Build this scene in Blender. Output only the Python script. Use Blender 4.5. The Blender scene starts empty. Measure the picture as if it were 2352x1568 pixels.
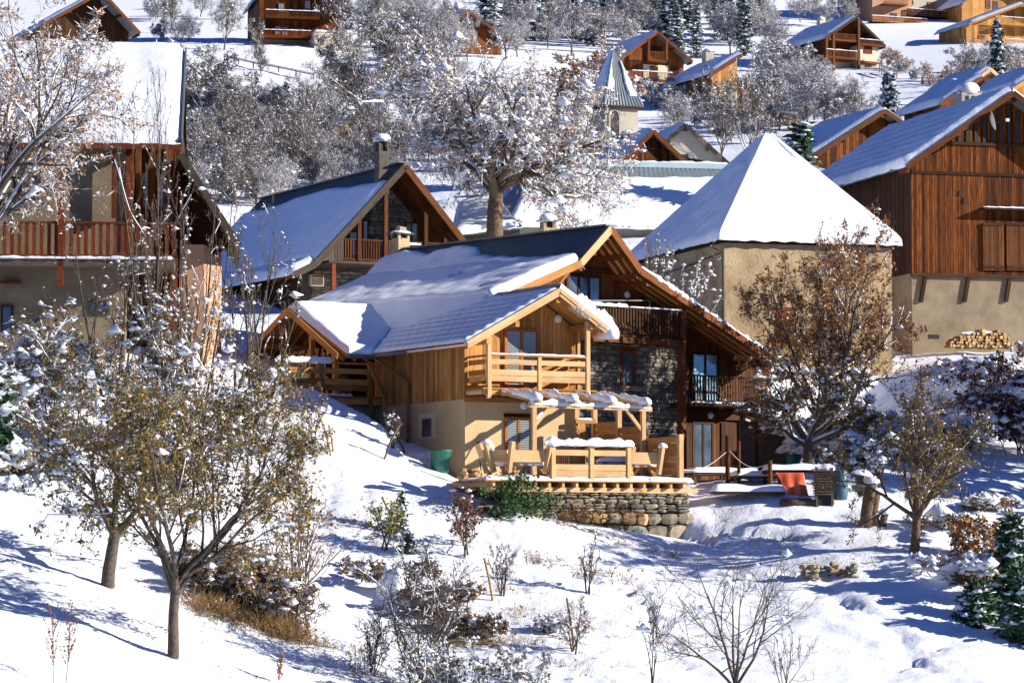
import bpy, math, random
import numpy as np
from mathutils import Vector, Matrix, noise as mnoise

R = math.radians
random.seed(7)
scn = bpy.context.scene
COL = scn.collection

# ------------------------------------------------------------------ camera, sky, sun, exposure
FPX, HX, HY, CX, CY = 7200.0, 2352.0, 1568.0, 1176.0, 784.0
HORIZON = 1250.0
PITCH = math.atan((HORIZON - CY) / FPX)
cam_d = bpy.data.cameras.new('camera')
cam = bpy.data.objects.new('camera', cam_d)
COL.objects.link(cam)
cam_d.sensor_fit = 'HORIZONTAL'
cam_d.sensor_width = 36.0
cam_d.lens = 36.0 * FPX / HX
cam_d.clip_start = 1.0
cam_d.clip_end = 3000.0
cam.location = (0, 0, 0)
cam.rotation_euler = (math.pi / 2 + PITCH, 0, 0)
scn.camera = cam

SUN_AZ = R(-8.5)          # measured from +X towards +Y
SUN_EL = R(20.5)
SUNV = Vector((math.cos(SUN_AZ) * math.cos(SUN_EL), math.sin(SUN_AZ) * math.cos(SUN_EL), math.sin(SUN_EL)))
world = bpy.data.worlds.new('World')
scn.world = world
world.use_nodes = True
wn = world.node_tree
wn.nodes.clear()
wo = wn.nodes.new('ShaderNodeOutputWorld')
wb = wn.nodes.new('ShaderNodeBackground')
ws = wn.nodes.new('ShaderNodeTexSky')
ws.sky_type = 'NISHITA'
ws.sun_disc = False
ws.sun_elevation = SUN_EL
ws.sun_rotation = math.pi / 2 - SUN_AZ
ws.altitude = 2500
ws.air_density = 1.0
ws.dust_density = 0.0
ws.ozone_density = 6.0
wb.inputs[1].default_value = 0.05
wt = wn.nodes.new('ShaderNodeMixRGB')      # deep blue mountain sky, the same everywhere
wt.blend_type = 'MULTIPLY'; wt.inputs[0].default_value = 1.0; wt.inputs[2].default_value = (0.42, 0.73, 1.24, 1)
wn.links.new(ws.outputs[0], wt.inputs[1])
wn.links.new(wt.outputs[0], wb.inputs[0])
wn.links.new(wb.outputs[0], wo.inputs[0])
sun_d = bpy.data.lights.new('sun', 'SUN')
sun_d.energy = 5.0
sun_d.angle = R(0.5)
sun_d.color = (1.0, 0.93, 0.82)
sun = bpy.data.objects.new('sun', sun_d)
COL.objects.link(sun)
sun.location = SUNV * 100
sun.rotation_euler = (-SUNV).to_track_quat('-Z', 'Y').to_euler()
scn.view_settings.view_transform = 'Standard'
scn.view_settings.look = 'None'
scn.view_settings.gamma = 1.0
scn.view_settings.exposure = 0.9
scn.view_settings.use_curve_mapping = False
scn.cycles.max_bounces = 6
scn.cycles.diffuse_bounces = 3
scn.cycles.use_adaptive_sampling = True

# ------------------------------------------------------------------ picture point -> place
_cp, _sp = math.cos(PITCH), math.sin(PITCH)
def ray(px, py):
    a = (px - CX) / FPX
    b = (CY - py) / FPX
    return Vector((a, _cp - b * _sp, _sp + b * _cp))
def at(px, py, Y):
    d = ray(px, py)
    return d * (Y / d.y)

# ------------------------------------------------------------------ materials
def new_mat(name):
    m = bpy.data.materials.new(name)
    m.use_nodes = True
    nt = m.node_tree
    return m, nt, nt.nodes['Principled BSDF']
def N(nt, t, **kw):
    n = nt.nodes.new(t)
    for k, v in kw.items():
        setattr(n, k, v)
    return n
def ramp(nt, pts):
    r = N(nt, 'ShaderNodeValToRGB')
    el = r.color_ramp.elements
    while len(el) < len(pts):
        el.new(0.5)
    for e, (p, c) in zip(el, pts):
        e.position = p
        e.color = (c[0], c[1], c[2], 1)
    return r
def hsv(c, h=0, s=1, v=1):
    return (c[0] * v, c[1] * v, c[2] * v)

def wood(name, c1, c2, rough=0.65, var=0.35, grain=1.0, knots=0.25):
    """board wood: grain runs along the object's own X axis, each board a little different"""
    m, nt, b = new_mat(name)
    L = nt.links.new
    tc = N(nt, 'ShaderNodeTexCoord')
    oi = N(nt, 'ShaderNodeObjectInfo')
    off = N(nt, 'ShaderNodeVectorMath', operation='SCALE')
    off.inputs[0].default_value = (37.0, 11.0, 5.0)
    L(oi.outputs['Random'], off.inputs['Scale'])
    add = N(nt, 'ShaderNodeVectorMath', operation='ADD')
    L(tc.outputs['Object'], add.inputs[0]); L(off.outputs[0], add.inputs[1])
    mp = N(nt, 'ShaderNodeMapping')
    mp.inputs['Scale'].default_value = (1.6 * grain, 24 * grain, 24 * grain)
    L(add.outputs[0], mp.inputs[0])
    n1 = N(nt, 'ShaderNodeTexNoise'); n1.inputs['Scale'].default_value = 1.0; n1.inputs['Detail'].default_value = 5
    n1.inputs['Distortion'].default_value = 0.6
    L(mp.outputs[0], n1.inputs['Vector'])
    rp = ramp(nt, [(0.3, c2), (0.7, c1)])
    L(n1.outputs[0], rp.inputs[0])
    mp2 = N(nt, 'ShaderNodeMapping'); mp2.inputs['Scale'].default_value = (2.2, 7, 7)
    L(add.outputs[0], mp2.inputs[0])
    n2 = N(nt, 'ShaderNodeTexVoronoi'); n2.inputs['Scale'].default_value = 1.0
    L(mp2.outputs[0], n2.inputs['Vector'])
    kr = ramp(nt, [(0.05, (1 - knots, 1 - knots, 1 - knots)), (0.16, (1, 1, 1))])
    L(n2.outputs['Distance'], kr.inputs[0])
    mul = N(nt, 'ShaderNodeMixRGB', blend_type='MULTIPLY'); mul.inputs[0].default_value = 1
    L(rp.outputs[0], mul.inputs[1]); L(kr.outputs[0], mul.inputs[2])
    vr = ramp(nt, [(0.0, (1 - var, 1 - var * 1.1, 1 - var * 1.2)), (1.0, (1 + var * .5, 1 + var * .45, 1 + var * .4))])
    L(oi.outputs['Random'], vr.inputs[0])
    mul2 = N(nt, 'ShaderNodeMixRGB', blend_type='MULTIPLY'); mul2.inputs[0].default_value = 1
    L(mul.outputs[0], mul2.inputs[1]); L(vr.outputs[0], mul2.inputs[2])
    # weather stains in world space
    geo = N(nt, 'ShaderNodeNewGeometry')
    n3 = N(nt, 'ShaderNodeTexNoise'); n3.inputs['Scale'].default_value = 0.9; n3.inputs['Detail'].default_value = 4
    L(geo.outputs['Position'], n3.inputs['Vector'])
    sr = ramp(nt, [(0.3, (0.78, 0.76, 0.74)), (0.62, (1, 1, 1))])
    L(n3.outputs[0], sr.inputs[0])
    mul3 = N(nt, 'ShaderNodeMixRGB', blend_type='MULTIPLY'); mul3.inputs[0].default_value = 1
    L(mul2.outputs[0], mul3.inputs[1]); L(sr.outputs[0], mul3.inputs[2])
    L(mul3.outputs[0], b.inputs['Base Color'])
    b.inputs['Roughness'].default_value = rough
    b.inputs['Specular IOR Level'].default_value = 0.1
    bp = N(nt, 'ShaderNodeBump'); bp.inputs['Strength'].default_value = 0.35; bp.inputs['Distance'].default_value = 0.01
    L(n1.outputs[0], bp.inputs['Height']); L(bp.outputs[0], b.inputs['Normal'])
    return m

def rough_mat(name, pts, scale=3.0, rough=0.85, bump=0.4, bdist=0.02, rnd=0.0, spec=0.2, detail=6, spots=None, metallic=0.0, scale2=None):
    m, nt, b = new_mat(name)
    L = nt.links.new
    geo = N(nt, 'ShaderNodeNewGeometry')
    n1 = N(nt, 'ShaderNodeTexNoise'); n1.inputs['Scale'].default_value = scale; n1.inputs['Detail'].default_value = detail
    n1.inputs['Roughness'].default_value = 0.6
    L(geo.outputs['Position'], n1.inputs['Vector'])
    rp = ramp(nt, pts)
    L(n1.outputs[0], rp.inputs[0])
    last = rp.outputs[0]
    if spots:
        n2 = N(nt, 'ShaderNodeTexNoise'); n2.inputs['Scale'].default_value = spots[0]; n2.inputs['Detail'].default_value = 3
        L(geo.outputs['Position'], n2.inputs['Vector'])
        r2 = ramp(nt, [(spots[1], (0, 0, 0)), (spots[1] + 0.04, (1, 1, 1))])
        L(n2.outputs[0], r2.inputs[0])
        mx = N(nt, 'ShaderNodeMixRGB'); mx.inputs[2].default_value = (*spots[2], 1)
        L(r2.outputs[0], mx.inputs[0]); L(last, mx.inputs[1])
        last = mx.outputs[0]
    if rnd:
        oi = N(nt, 'ShaderNodeObjectInfo')
        vr = ramp(nt, [(0.0, (1 - rnd, 1 - rnd, 1 - rnd)), (0.5, (1, .97, .92)), (1.0, (1 + rnd, 1 + rnd * .9, 1 + rnd * .7))])
        L(oi.outputs['Random'], vr.inputs[0])
        mul = N(nt, 'ShaderNodeMixRGB', blend_type='MULTIPLY'); mul.inputs[0].default_value = 1
        L(last, mul.inputs[1]); L(vr.outputs[0], mul.inputs[2])
        last = mul.outputs[0]
    L(last, b.inputs['Base Color'])
    b.inputs['Roughness'].default_value = rough
    b.inputs['Specular IOR Level'].default_value = spec
    b.inputs['Metallic'].default_value = metallic
    if bump:
        bp = N(nt, 'ShaderNodeBump'); bp.inputs['Strength'].default_value = bump; bp.inputs['Distance'].default_value = bdist
        if scale2:
            n3 = N(nt, 'ShaderNodeTexNoise'); n3.inputs['Scale'].default_value = scale2; n3.inputs['Detail'].default_value = 4
            L(geo.outputs['Position'], n3.inputs['Vector'])
            L(n3.outputs[0], bp.inputs['Height'])
        else:
            L(n1.outputs[0], bp.inputs['Height'])
        L(bp.outputs[0], b.inputs['Normal'])
    return m

M = {}
M['larch'] = wood('larch_board', (0.64, 0.34, 0.11), (0.40, 0.18, 0.05), var=0.42, knots=0.6)
M['larch_light'] = wood('planed_larch', (0.72, 0.48, 0.25), (0.55, 0.33, 0.15), var=0.2, knots=0.4)
M['frame'] = wood('window_timber', (0.42, 0.155, 0.035), (0.32, 0.11, 0.025), var=0.1, rough=0.4)
M['brown'] = wood('weathered_brown_board', (0.17, 0.062, 0.018), (0.075, 0.027, 0.009), var=0.5, knots=0.5)
M['barn'] = wood('barn_board', (0.25, 0.075, 0.012), (0.035, 0.011, 0.003), var=0.7, knots=0.7)
M['darkwood'] = wood('dark_timber', (0.085, 0.036, 0.014), (0.035, 0.016, 0.008), var=0.4)
M['greywood'] = wood('grey_timber', (0.16, 0.13, 0.10), (0.07, 0.055, 0.045), var=0.4)
M['redwood'] = wood('red_stained_timber', (0.24, 0.058, 0.02), (0.13, 0.032, 0.012), var=0.3, rough=0.5)
M['chalet'] = wood('chalet_board', (0.26, 0.085, 0.022), (0.11, 0.036, 0.011), var=0.35)
M['stake'] = wood('stake_wood', (0.55, 0.36, 0.17), (0.36, 0.22, 0.10), var=0.2)
M['plaster'] = rough_mat('ochre_render', [(0.3, (0.46, 0.33, 0.17)), (0.7, (0.58, 0.43, 0.235))], scale=0.8, bump=0.3, bdist=0.01, scale2=30)
M['plaster_old'] = rough_mat('old_render', [(0.32, (0.22, 0.155, 0.085)), (0.48, (0.36, 0.265, 0.15)), (0.66, (0.46, 0.35, 0.2))], scale=0.8, bump=0.7, bdist=0.04, scale2=9, spots=(2.6, 0.63, (0.19, 0.125, 0.07)))
M['plaster_grey'] = rough_mat('grey_render', [(0.3, (0.36, 0.33, 0.27)), (0.7, (0.46, 0.42, 0.34))], scale=0.7, bump=0.4, bdist=0.02, scale2=12)
M['plaster_pale'] = rough_mat('pale_render', [(0.3, (0.55, 0.47, 0.34)), (0.7, (0.66, 0.57, 0.42))], scale=0.8, bump=0.3, bdist=0.02, scale2=12)
M['plaster_brown'] = rough_mat('brown_render', [(0.3, (0.19, 0.145, 0.095)), (0.7, (0.30, 0.235, 0.155))], scale=1.3, bump=0.5, bdist=0.02, scale2=15)
M['salmon'] = rough_mat('salmon_render', [(0.3, (0.42, 0.235, 0.14)), (0.7, (0.5, 0.29, 0.175))], scale=1.0, bump=0.3, bdist=0.01, scale2=15)
M['slate'] = rough_mat('slate_stone', [(0.3, (0.10, 0.10, 0.095)), (0.55, (0.2, 0.19, 0.16)), (0.75, (0.34, 0.29, 0.2))], scale=5, bump=0.8, bdist=0.02, rnd=0.45)
M['fieldstone'] = rough_mat('field_stone', [(0.3, (0.13, 0.12, 0.10)), (0.55, (0.26, 0.23, 0.17)), (0.75, (0.38, 0.31, 0.22))], scale=6, bump=0.8, bdist=0.02, rnd=0.4)
M['greenstone'] = rough_mat('green_grey_stone', [(0.3, (0.13, 0.15, 0.14)), (0.7, (0.27, 0.29, 0.26))], scale=8, bump=0.8, bdist=0.02, rnd=0.3)
M['ochrestone'] = rough_mat('ochre_stone', [(0.3, (0.30, 0.17, 0.07)), (0.7, (0.45, 0.30, 0.16))], scale=6, bump=0.8, bdist=0.02, rnd=0.3)
M['mortar'] = rough_mat('dark_joint', [(0.3, (0.07, 0.06, 0.05)), (0.7, (0.14, 0.12, 0.095))], scale=4, bump=0.8, bdist=0.03)
M['metal'] = rough_mat('painted_sheet_metal', [(0.3, (0.09, 0.105, 0.12)), (0.7, (0.13, 0.15, 0.165))], scale=1.2, rough=0.45, bump=0.0, spec=0.5)
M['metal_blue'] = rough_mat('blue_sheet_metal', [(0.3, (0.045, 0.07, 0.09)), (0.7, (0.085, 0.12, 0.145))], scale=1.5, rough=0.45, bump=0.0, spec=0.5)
M['metal_grey'] = rough_mat('zinc_sheet', [(0.3, (0.13, 0.17, 0.19)), (0.7, (0.2, 0.25, 0.27))], scale=1.5, rough=0.5, bump=0.0, spec=0.5)
M['flashing'] = rough_mat('pale_flashing', [(0.3, (0.4, 0.52, 0.58)), (0.7, (0.5, 0.62, 0.68))], scale=1.5, rough=0.5, bump=0.0, spec=0.5)
M['copper'] = rough_mat('copper', [(0.3, (0.22, 0.075, 0.03)), (0.7, (0.34, 0.13, 0.06))], scale=3, rough=0.35, bump=0.0, spec=0.6, metallic=0.6)
M['tile'] = rough_mat('clay_tile', [(0.3, (0.3, 0.09, 0.035)), (0.7, (0.42, 0.14, 0.06))], scale=5, rnd=0.3)
M['iron'] = rough_mat('black_iron', [(0.3, (0.02, 0.02, 0.02)), (0.7, (0.04, 0.04, 0.04))], scale=5, rough=0.5, bump=0)
M['green_plastic'] = rough_mat('green_plastic', [(0.3, (0.006, 0.10, 0.075)), (0.7, (0.01, 0.14, 0.10))], scale=2, rough=0.4, bump=0, spec=0.5)
M['blue_plastic'] = rough_mat('blue_plastic', [(0.3, (0.03, 0.09, 0.14)), (0.7, (0.05, 0.13, 0.19))], scale=2, rough=0.45, bump=0, spec=0.5)
M['white_plastic'] = rough_mat('white_plastic', [(0.3, (0.7, 0.7, 0.68)), (0.7, (0.78, 0.78, 0.76))], scale=2, rough=0.4, bump=0, spec=0.5)
M['tarp'] = rough_mat('orange_tarpaulin', [(0.35, (0.62, 0.085, 0.03)), (0.65, (0.75, 0.17, 0.08))], scale=3.5, rough=0.45, bump=0.5, bdist=0.03, spec=0.4)
M['greytarp'] = rough_mat('grey_sheet', [(0.3, (0.35, 0.36, 0.36)), (0.7, (0.5, 0.5, 0.5))], scale=3.5, rough=0.5, bump=0.3)
M['rope'] = rough_mat('pale_rope', [(0.3, (0.5, 0.52, 0.52)), (0.7, (0.6, 0.62, 0.62))], scale=9, bump=0)
M['log'] = rough_mat('log_bark', [(0.3, (0.12, 0.07, 0.035)), (0.7, (0.25, 0.15, 0.08))], scale=9, rnd=0.4)
M['logend'] = rough_mat('cut_log_end', [(0.3, (0.42, 0.26, 0.11)), (0.7, (0.6, 0.4, 0.2))], scale=14, rnd=0.3, bump=0.3)
M['curtain'] = rough_mat('pale_curtain', [(0.3, (0.55, 0.6, 0.6)), (0.7, (0.7, 0.75, 0.75))], scale=1, bump=0)
M['bark'] = rough_mat('bark', [(0.3, (0.045, 0.036, 0.028)), (0.7, (0.13, 0.105, 0.08))], scale=9, bump=0.8, bdist=0.03)
M['barkwarm'] = rough_mat('warm_bark', [(0.3, (0.07, 0.045, 0.028)), (0.7, (0.17, 0.115, 0.07))], scale=9, bump=0.8, bdist=0.03)
M['twig'] = rough_mat('twig', [(0.3, (0.10, 0.075, 0.055)), (0.7, (0.2, 0.155, 0.115))], scale=9, bump=0)
M['twigred'] = rough_mat('reddish_twig', [(0.3, (0.16, 0.07, 0.035)), (0.7, (0.27, 0.13, 0.07))], scale=9, bump=0)
M['earth'] = rough_mat('bare_earth', [(0.3, (0.05, 0.035, 0.02)), (0.7, (0.13, 0.09, 0.05))], scale=3, bump=0.8, bdist=0.05)

def leafm(name, cols, scale=4):
    m = rough_mat(name, cols, scale=scale, rough=0.6, bump=0, spec=0.3)
    return m
M['leaf_olive'] = leafm('olive_leaf', [(0.3, (0.10, 0.095, 0.015)), (0.7, (0.22, 0.20, 0.04))])
M['leaf_brown'] = leafm('brown_leaf', [(0.3, (0.16, 0.07, 0.018)), (0.7, (0.28, 0.14, 0.04))])
M['leaf_rust'] = leafm('rust_leaf', [(0.3, (0.30, 0.12, 0.035)), (0.7, (0.52, 0.25, 0.09))])
M['leaf_dry'] = leafm('dry_tan_leaf', [(0.3, (0.36, 0.21, 0.11)), (0.7, (0.55, 0.36, 0.22))])
M['leaf_green'] = leafm('green_leaf', [(0.3, (0.018, 0.06, 0.012)), (0.7, (0.045, 0.13, 0.025))])
M['leaf_lime'] = leafm('yellow_green_leaf', [(0.3, (0.28, 0.27, 0.04)), (0.7, (0.45, 0.42, 0.09))])
M['leaf_wine'] = leafm('wine_leaf', [(0.3, (0.08, 0.018, 0.012)), (0.7, (0.17, 0.05, 0.025))])
M['needle'] = leafm('conifer_needle', [(0.3, (0.012, 0.032, 0.022)), (0.7, (0.03, 0.062, 0.042))])
M['needleg'] = leafm('green_needle', [(0.3, (0.018, 0.05, 0.018)), (0.7, (0.04, 0.095, 0.035))])
M['straw'] = leafm('dead_grass', [(0.3, (0.22, 0.13, 0.05)), (0.7, (0.42, 0.29, 0.14))], scale=6)

def snow_mat():
    m, nt, b = new_mat('snow')
    L = nt.links.new
    geo = N(nt, 'ShaderNodeNewGeometry')
    n0 = N(nt, 'ShaderNodeTexNoise'); n0.inputs['Scale'].default_value = 1.1; n0.inputs['Detail'].default_value = 3
    L(geo.outputs['Position'], n0.inputs['Vector'])
    rp = ramp(nt, [(0.3, (0.81, 0.86, 0.93)), (0.7, (0.87, 0.9, 0.95))])
    L(n0.outputs[0], rp.inputs[0]); L(rp.outputs[0], b.inputs['Base Color'])
    n1 = N(nt, 'ShaderNodeTexNoise'); n1.inputs['Scale'].default_value = 6; n1.inputs['Detail'].default_value = 7; n1.inputs['Roughness'].default_value = 0.65
    L(geo.outputs['Position'], n1.inputs['Vector'])
    bp = N(nt, 'ShaderNodeBump'); bp.inputs['Strength'].default_value = 0.45; bp.inputs['Distance'].default_value = 0.05
    L(n1.outputs[0], bp.inputs['Height']); L(bp.outputs[0], b.inputs['Normal'])
    b.inputs['Roughness'].default_value = 0.7
    b.inputs['Specular IOR Level'].default_value = 0.2
    return m
M['snow'] = snow_mat()
M['frost'] = rough_mat('hoar_frost', [(0.3, (0.42, 0.43, 0.45)), (0.7, (0.78, 0.79, 0.82))], scale=3.0, rough=0.8, bump=0)
def ground_snow():
    m, nt, b = new_mat('ground_snow')
    L = nt.links.new
    geo = N(nt, 'ShaderNodeNewGeometry')
    n0 = N(nt, 'ShaderNodeTexNoise'); n0.inputs['Scale'].default_value = 1.1; n0.inputs['Detail'].default_value = 3
    L(geo.outputs['Position'], n0.inputs['Vector'])
    rp = ramp(nt, [(0.3, (0.81, 0.86, 0.93)), (0.7, (0.87, 0.9, 0.95))])
    L(n0.outputs[0], rp.inputs[0])
    at_ = N(nt, 'ShaderNodeAttribute'); at_.attribute_name = 'dirt'
    n2 = N(nt, 'ShaderNodeTexNoise'); n2.inputs['Scale'].default_value = 5.0; n2.inputs['Detail'].default_value = 6
    L(geo.outputs['Position'], n2.inputs['Vector'])
    mth = N(nt, 'ShaderNodeMath', operation='MULTIPLY_ADD'); mth.inputs[1].default_value = 1.0
    L(at_.outputs['Fac'], mth.inputs[0]); 
    s2 = N(nt, 'ShaderNodeMath', operation='SUBTRACT'); s2.inputs[1].default_value = 0.95
    L(n2.outputs[0], s2.inputs[0]); L(s2.outputs[0], mth.inputs[2])
    cl = ramp(nt, [(0.0, (0, 0, 0)), (0.18, (1, 1, 1))])
    L(mth.outputs[0], cl.inputs[0])
    mx = N(nt, 'ShaderNodeMixRGB'); mx.inputs[2].default_value = (0.16, 0.11, 0.065, 1)
    L(cl.outputs[0], mx.inputs[0]); L(rp.outputs[0], mx.inputs[1]); L(mx.outputs[0], b.inputs['Base Color'])
    n1 = N(nt, 'ShaderNodeTexNoise'); n1.inputs['Scale'].default_value = 4.5; n1.inputs['Detail'].default_value = 9; n1.inputs['Roughness'].default_value = 0.7
    L(geo.outputs['Position'], n1.inputs['Vector'])
    bp = N(nt, 'ShaderNodeBump'); bp.inputs['Strength'].default_value = 0.5; bp.inputs['Distance'].default_value = 0.10
    L(n1.outputs[0], bp.inputs['Height']); L(bp.outputs[0], b.inputs['Normal'])
    b.inputs['Roughness'].default_value = 0.75
    b.inputs['Specular IOR Level'].default_value = 0.15
    return m
M['ground'] = ground_snow()
def glass_mat(name, c, rough=0.08):
    m, nt, b = new_mat(name)
    L = nt.links.new
    geo = N(nt, 'ShaderNodeNewGeometry')
    n0 = N(nt, 'ShaderNodeTexNoise'); n0.inputs['Scale'].default_value = 1.3; n0.inputs['Detail'].default_value = 3
    L(geo.outputs['Position'], n0.inputs['Vector'])
    rp = ramp(nt, [(0.35, c), (0.7, (c[0] * 2.5, c[1] * 2.5, c[2] * 2.5))])
    L(n0.outputs[0], rp.inputs[0]); L(rp.outputs[0], b.inputs['Base Color'])
    b.inputs['Roughness'].default_value = rough
    b.inputs['Specular IOR Level'].default_value = 0.9
    b.inputs['Coat Weight'].default_value = 0.5
    b.inputs['Coat Roughness'].default_value = 0.03
    return m
M['glass'] = glass_mat('window_glass', (0.035, 0.05, 0.07))
M['glass_blue'] = glass_mat('curtained_glass', (0.14, 0.26, 0.32))
def blind_mat():
    m, nt, b = new_mat('slatted_blind_glass')
    L = nt.links.new
    geo = N(nt, 'ShaderNodeNewGeometry')
    sx = N(nt, 'ShaderNodeSeparateXYZ'); L(geo.outputs['Position'], sx.inputs[0])
    ml = N(nt, 'ShaderNodeMath', operation='MULTIPLY'); ml.inputs[1].default_value = 2 * math.pi / 0.06
    L(sx.outputs['Z'], ml.inputs[0])
    sn = N(nt, 'ShaderNodeMath', operation='SINE'); L(ml.outputs[0], sn.inputs[0])
    rp = ramp(nt, [(0.35, (0.05, 0.07, 0.10)), (0.65, (0.33, 0.36, 0.30))])
    ad = N(nt, 'ShaderNodeMath', operation='MULTIPLY_ADD'); ad.inputs[1].default_value = 0.5; ad.inputs[2].default_value = 0.5
    L(sn.outputs[0], ad.inputs[0]); L(ad.outputs[0], rp.inputs[0]); L(rp.outputs[0], b.inputs['Base Color'])
    b.inputs['Roughness'].default_value = 0.1
    b.inputs['Coat Weight'].default_value = 0.6
    b.inputs['Coat Roughness'].default_value = 0.03
    return m
M['blind'] = blind_mat()

# ------------------------------------------------------------------ object helpers
def tag(o, label=None, cat=None, group=None, kind=None):
    if label: o['label'] = label
    if cat: o['category'] = cat
    if group: o['group'] = group
    if kind: o['kind'] = kind
    return o
def link(o, parent=None):
    COL.objects.link(o)
    if parent is not None:
        o.parent = parent
    return o
def mesh(name, V, Fc, mats, mi=None, smooth=False):
    me = bpy.data.meshes.new(name)
    V = np.asarray(V, dtype=np.float32)
    if isinstance(Fc, np.ndarray):
        k = Fc.shape[1]
        n = len(Fc)
        me.vertices.add(len(V)); me.vertices.foreach_set('co', V.ravel())
        me.loops.add(n * k); me.loops.foreach_set('vertex_index', Fc.astype(np.int32).ravel())
        me.polygons.add(n)
        me.polygons.foreach_set('loop_start', np.arange(0, n * k, k, dtype=np.int32))
        me.polygons.foreach_set('loop_total', np.full(n, k, dtype=np.int32))
    else:
        me.from_pydata([tuple(map(float, v)) for v in V], [], Fc)
    if not isinstance(mats, (list, tuple)): mats = [mats]
    for m in mats: me.materials.append(M[m] if isinstance(m, str) else m)
    if mi is not None:
        me.polygons.foreach_set('material_index', np.asarray(mi, dtype=np.int32))
    if smooth:
        me.polygons.foreach_set('use_smooth', np.ones(len(me.polygons), dtype=bool))
    me.update()
    if isinstance(Fc, np.ndarray): me.validate(verbose=False)
    return me
def obj(name, V, Fc, mats, parent=None, mi=None, smooth=False, mat4=None):
    o = bpy.data.objects.new(name, mesh(name, V, Fc, mats, mi, smooth))
    link(o, parent)
    if mat4 is not None: o.matrix_basis = mat4
    return o
def empty(name, loc, rz=0.0, label=None, cat=None, group=None, kind=None):
    o = bpy.data.objects.new(name, None)
    o.empty_display_size = 0.3
    COL.objects.link(o)
    o.location = loc
    o.rotation_euler = (0, 0, rz)
    return tag(o, label, cat, group, kind)
BF = [(0, 1, 3, 2), (4, 6, 7, 5), (0, 4, 5, 1), (2, 3, 7, 6), (0, 2, 6, 4), (1, 5, 7, 3)]
_bc = {}
def box_mesh(name, L, W, H, mat):
    k = (name, round(L, 3), round(W, 3), round(H, 3), mat)
    if k not in _bc:
        V = [(x * L / 2, y * W / 2, z * H / 2) for x in (-1, 1) for y in (-1, 1) for z in (-1, 1)]
        _bc[k] = mesh(name, V, BF, mat)
    return _bc[k]
def beam(name, mat, p, q, w, h, parent=None, up=(0, 0, 1)):
    """a straight timber from p to q, w wide across, h deep along up"""
    p, q = Vector(p), Vector(q)
    d = q - p
    Ln = d.length
    x = d.normalized()
    up = Vector(up)
    if abs(x.dot(up)) > 0.98: up = Vector((0, 1, 0)) if abs(x.y) < 0.9 else Vector((1, 0, 0))
    y = up.cross(x).normalized()
    z = x.cross(y)
    o = bpy.data.objects.new(name, box_mesh(name, Ln, w, h, mat))
    link(o, parent)
    c = (p + q) / 2
    o.matrix_basis = Matrix(((x.x, y.x, z.x, c.x), (x.y, y.y, z.y, c.y), (x.z, y.z, z.z, c.z), (0, 0, 0, 1)))
    return o
def box(name, mat, a, b, parent=None):
    """axis aligned in the parent's frame, grain along the longest side"""
    a, b = Vector(a), Vector(b)
    lo = Vector((min(a.x, b.x), min(a.y, b.y), min(a.z, b.z))); hi = Vector((max(a.x, b.x), max(a.y, b.y), max(a.z, b.z)))
    d = hi - lo; c = (hi + lo) / 2
    if d.z >= d.x and d.z >= d.y:
        return beam(name, mat, (c.x, c.y, lo.z), (c.x, c.y, hi.z), d.x, d.y, parent, up=(0, 1, 0))
    if d.x >= d.y:
        return beam(name, mat, (lo.x, c.y, c.z), (hi.x, c.y, c.z), d.y, d.z, parent)
    return beam(name, mat, (c.x, lo.y, c.z), (c.x, hi.y, c.z), d.x, d.z, parent)
def prism(name, mat, pts, off, parent=None):
    """flat outline pts (3D) pushed by off"""
    n = len(pts); off = Vector(off)
    V = [Vector(p) for p in pts] + [Vector(p) + off for p in pts]
    Fc = [tuple(range(n - 1, -1, -1)), tuple(range(n, 2 * n))] + [(i, (i + 1) % n, n + (i + 1) % n, n + i) for i in range(n)]
    o = obj(name, V, Fc, mat, parent)
    # make normals consistent
    import bmesh
    bm = bmesh.new(); bm.from_mesh(o.data); bmesh.ops.recalc_face_normals(bm, faces=bm.faces); bm.to_mesh(o.data); bm.free()
    return o
def fbm(x, y, z=0.0, s=1.0):
    return mnoise.noise(Vector((x * s, y * s, z * s)))
def snow_strip(p, q, w, h, parent=None, name='snow_cap', seed=0.0, sag=0.35):
    """rounded ridge of snow lying on a rail or beam"""
    p, q = Vector(p), Vector(q)
    d = q - p; Ln = d.length; x = d.normalized()
    y = Vector((0, 0, 1)).cross(x).normalized(); z = x.cross(y)
    n = max(4, int(Ln / 0.09)); n = min(n, 70); k = 7
    V = []; 
    for i in range(n + 1):
        t = i / n
        c = p + d * t
        e = min(1, min(t, 1 - t) * Ln / (h * 0.8) + 0.12) ** 0.5
        r1 = fbm(c.x * 2.6 + seed, c.y * 2.6, c.z * 2.6 + seed)
        r2 = fbm(c.x * 7 + seed, c.y * 7, c.z * 7)
        hh = h * e * (1 + sag * 1.5 * r1 + 0.4 * r2); ww = w / 2 * e * (1 + 0.3 * r1 + 0.3 * r2)
        for j in range(k):
            a = math.pi * (j / (k - 1)) * 1.16 - 0.08 * math.pi
            V.append(c + y * (math.cos(a) * ww) + z * (max(-0.3, math.sin(a)) * hh))
    Fc = [(i * k + j, (i + 1) * k + j, (i + 1) * k + j + 1, i * k + j + 1) for i in range(n) for j in range(k - 1)]
    Fc += [(i * k + k - 1, (i + 1) * k + k - 1, (i + 1) * k, i * k) for i in range(n)]
    Fc += [tuple(range(k - 1, -1, -1)), tuple(n * k + j for j in range(k))]
    return obj(name, V, Fc, 'snow', parent, smooth=True)
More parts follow.
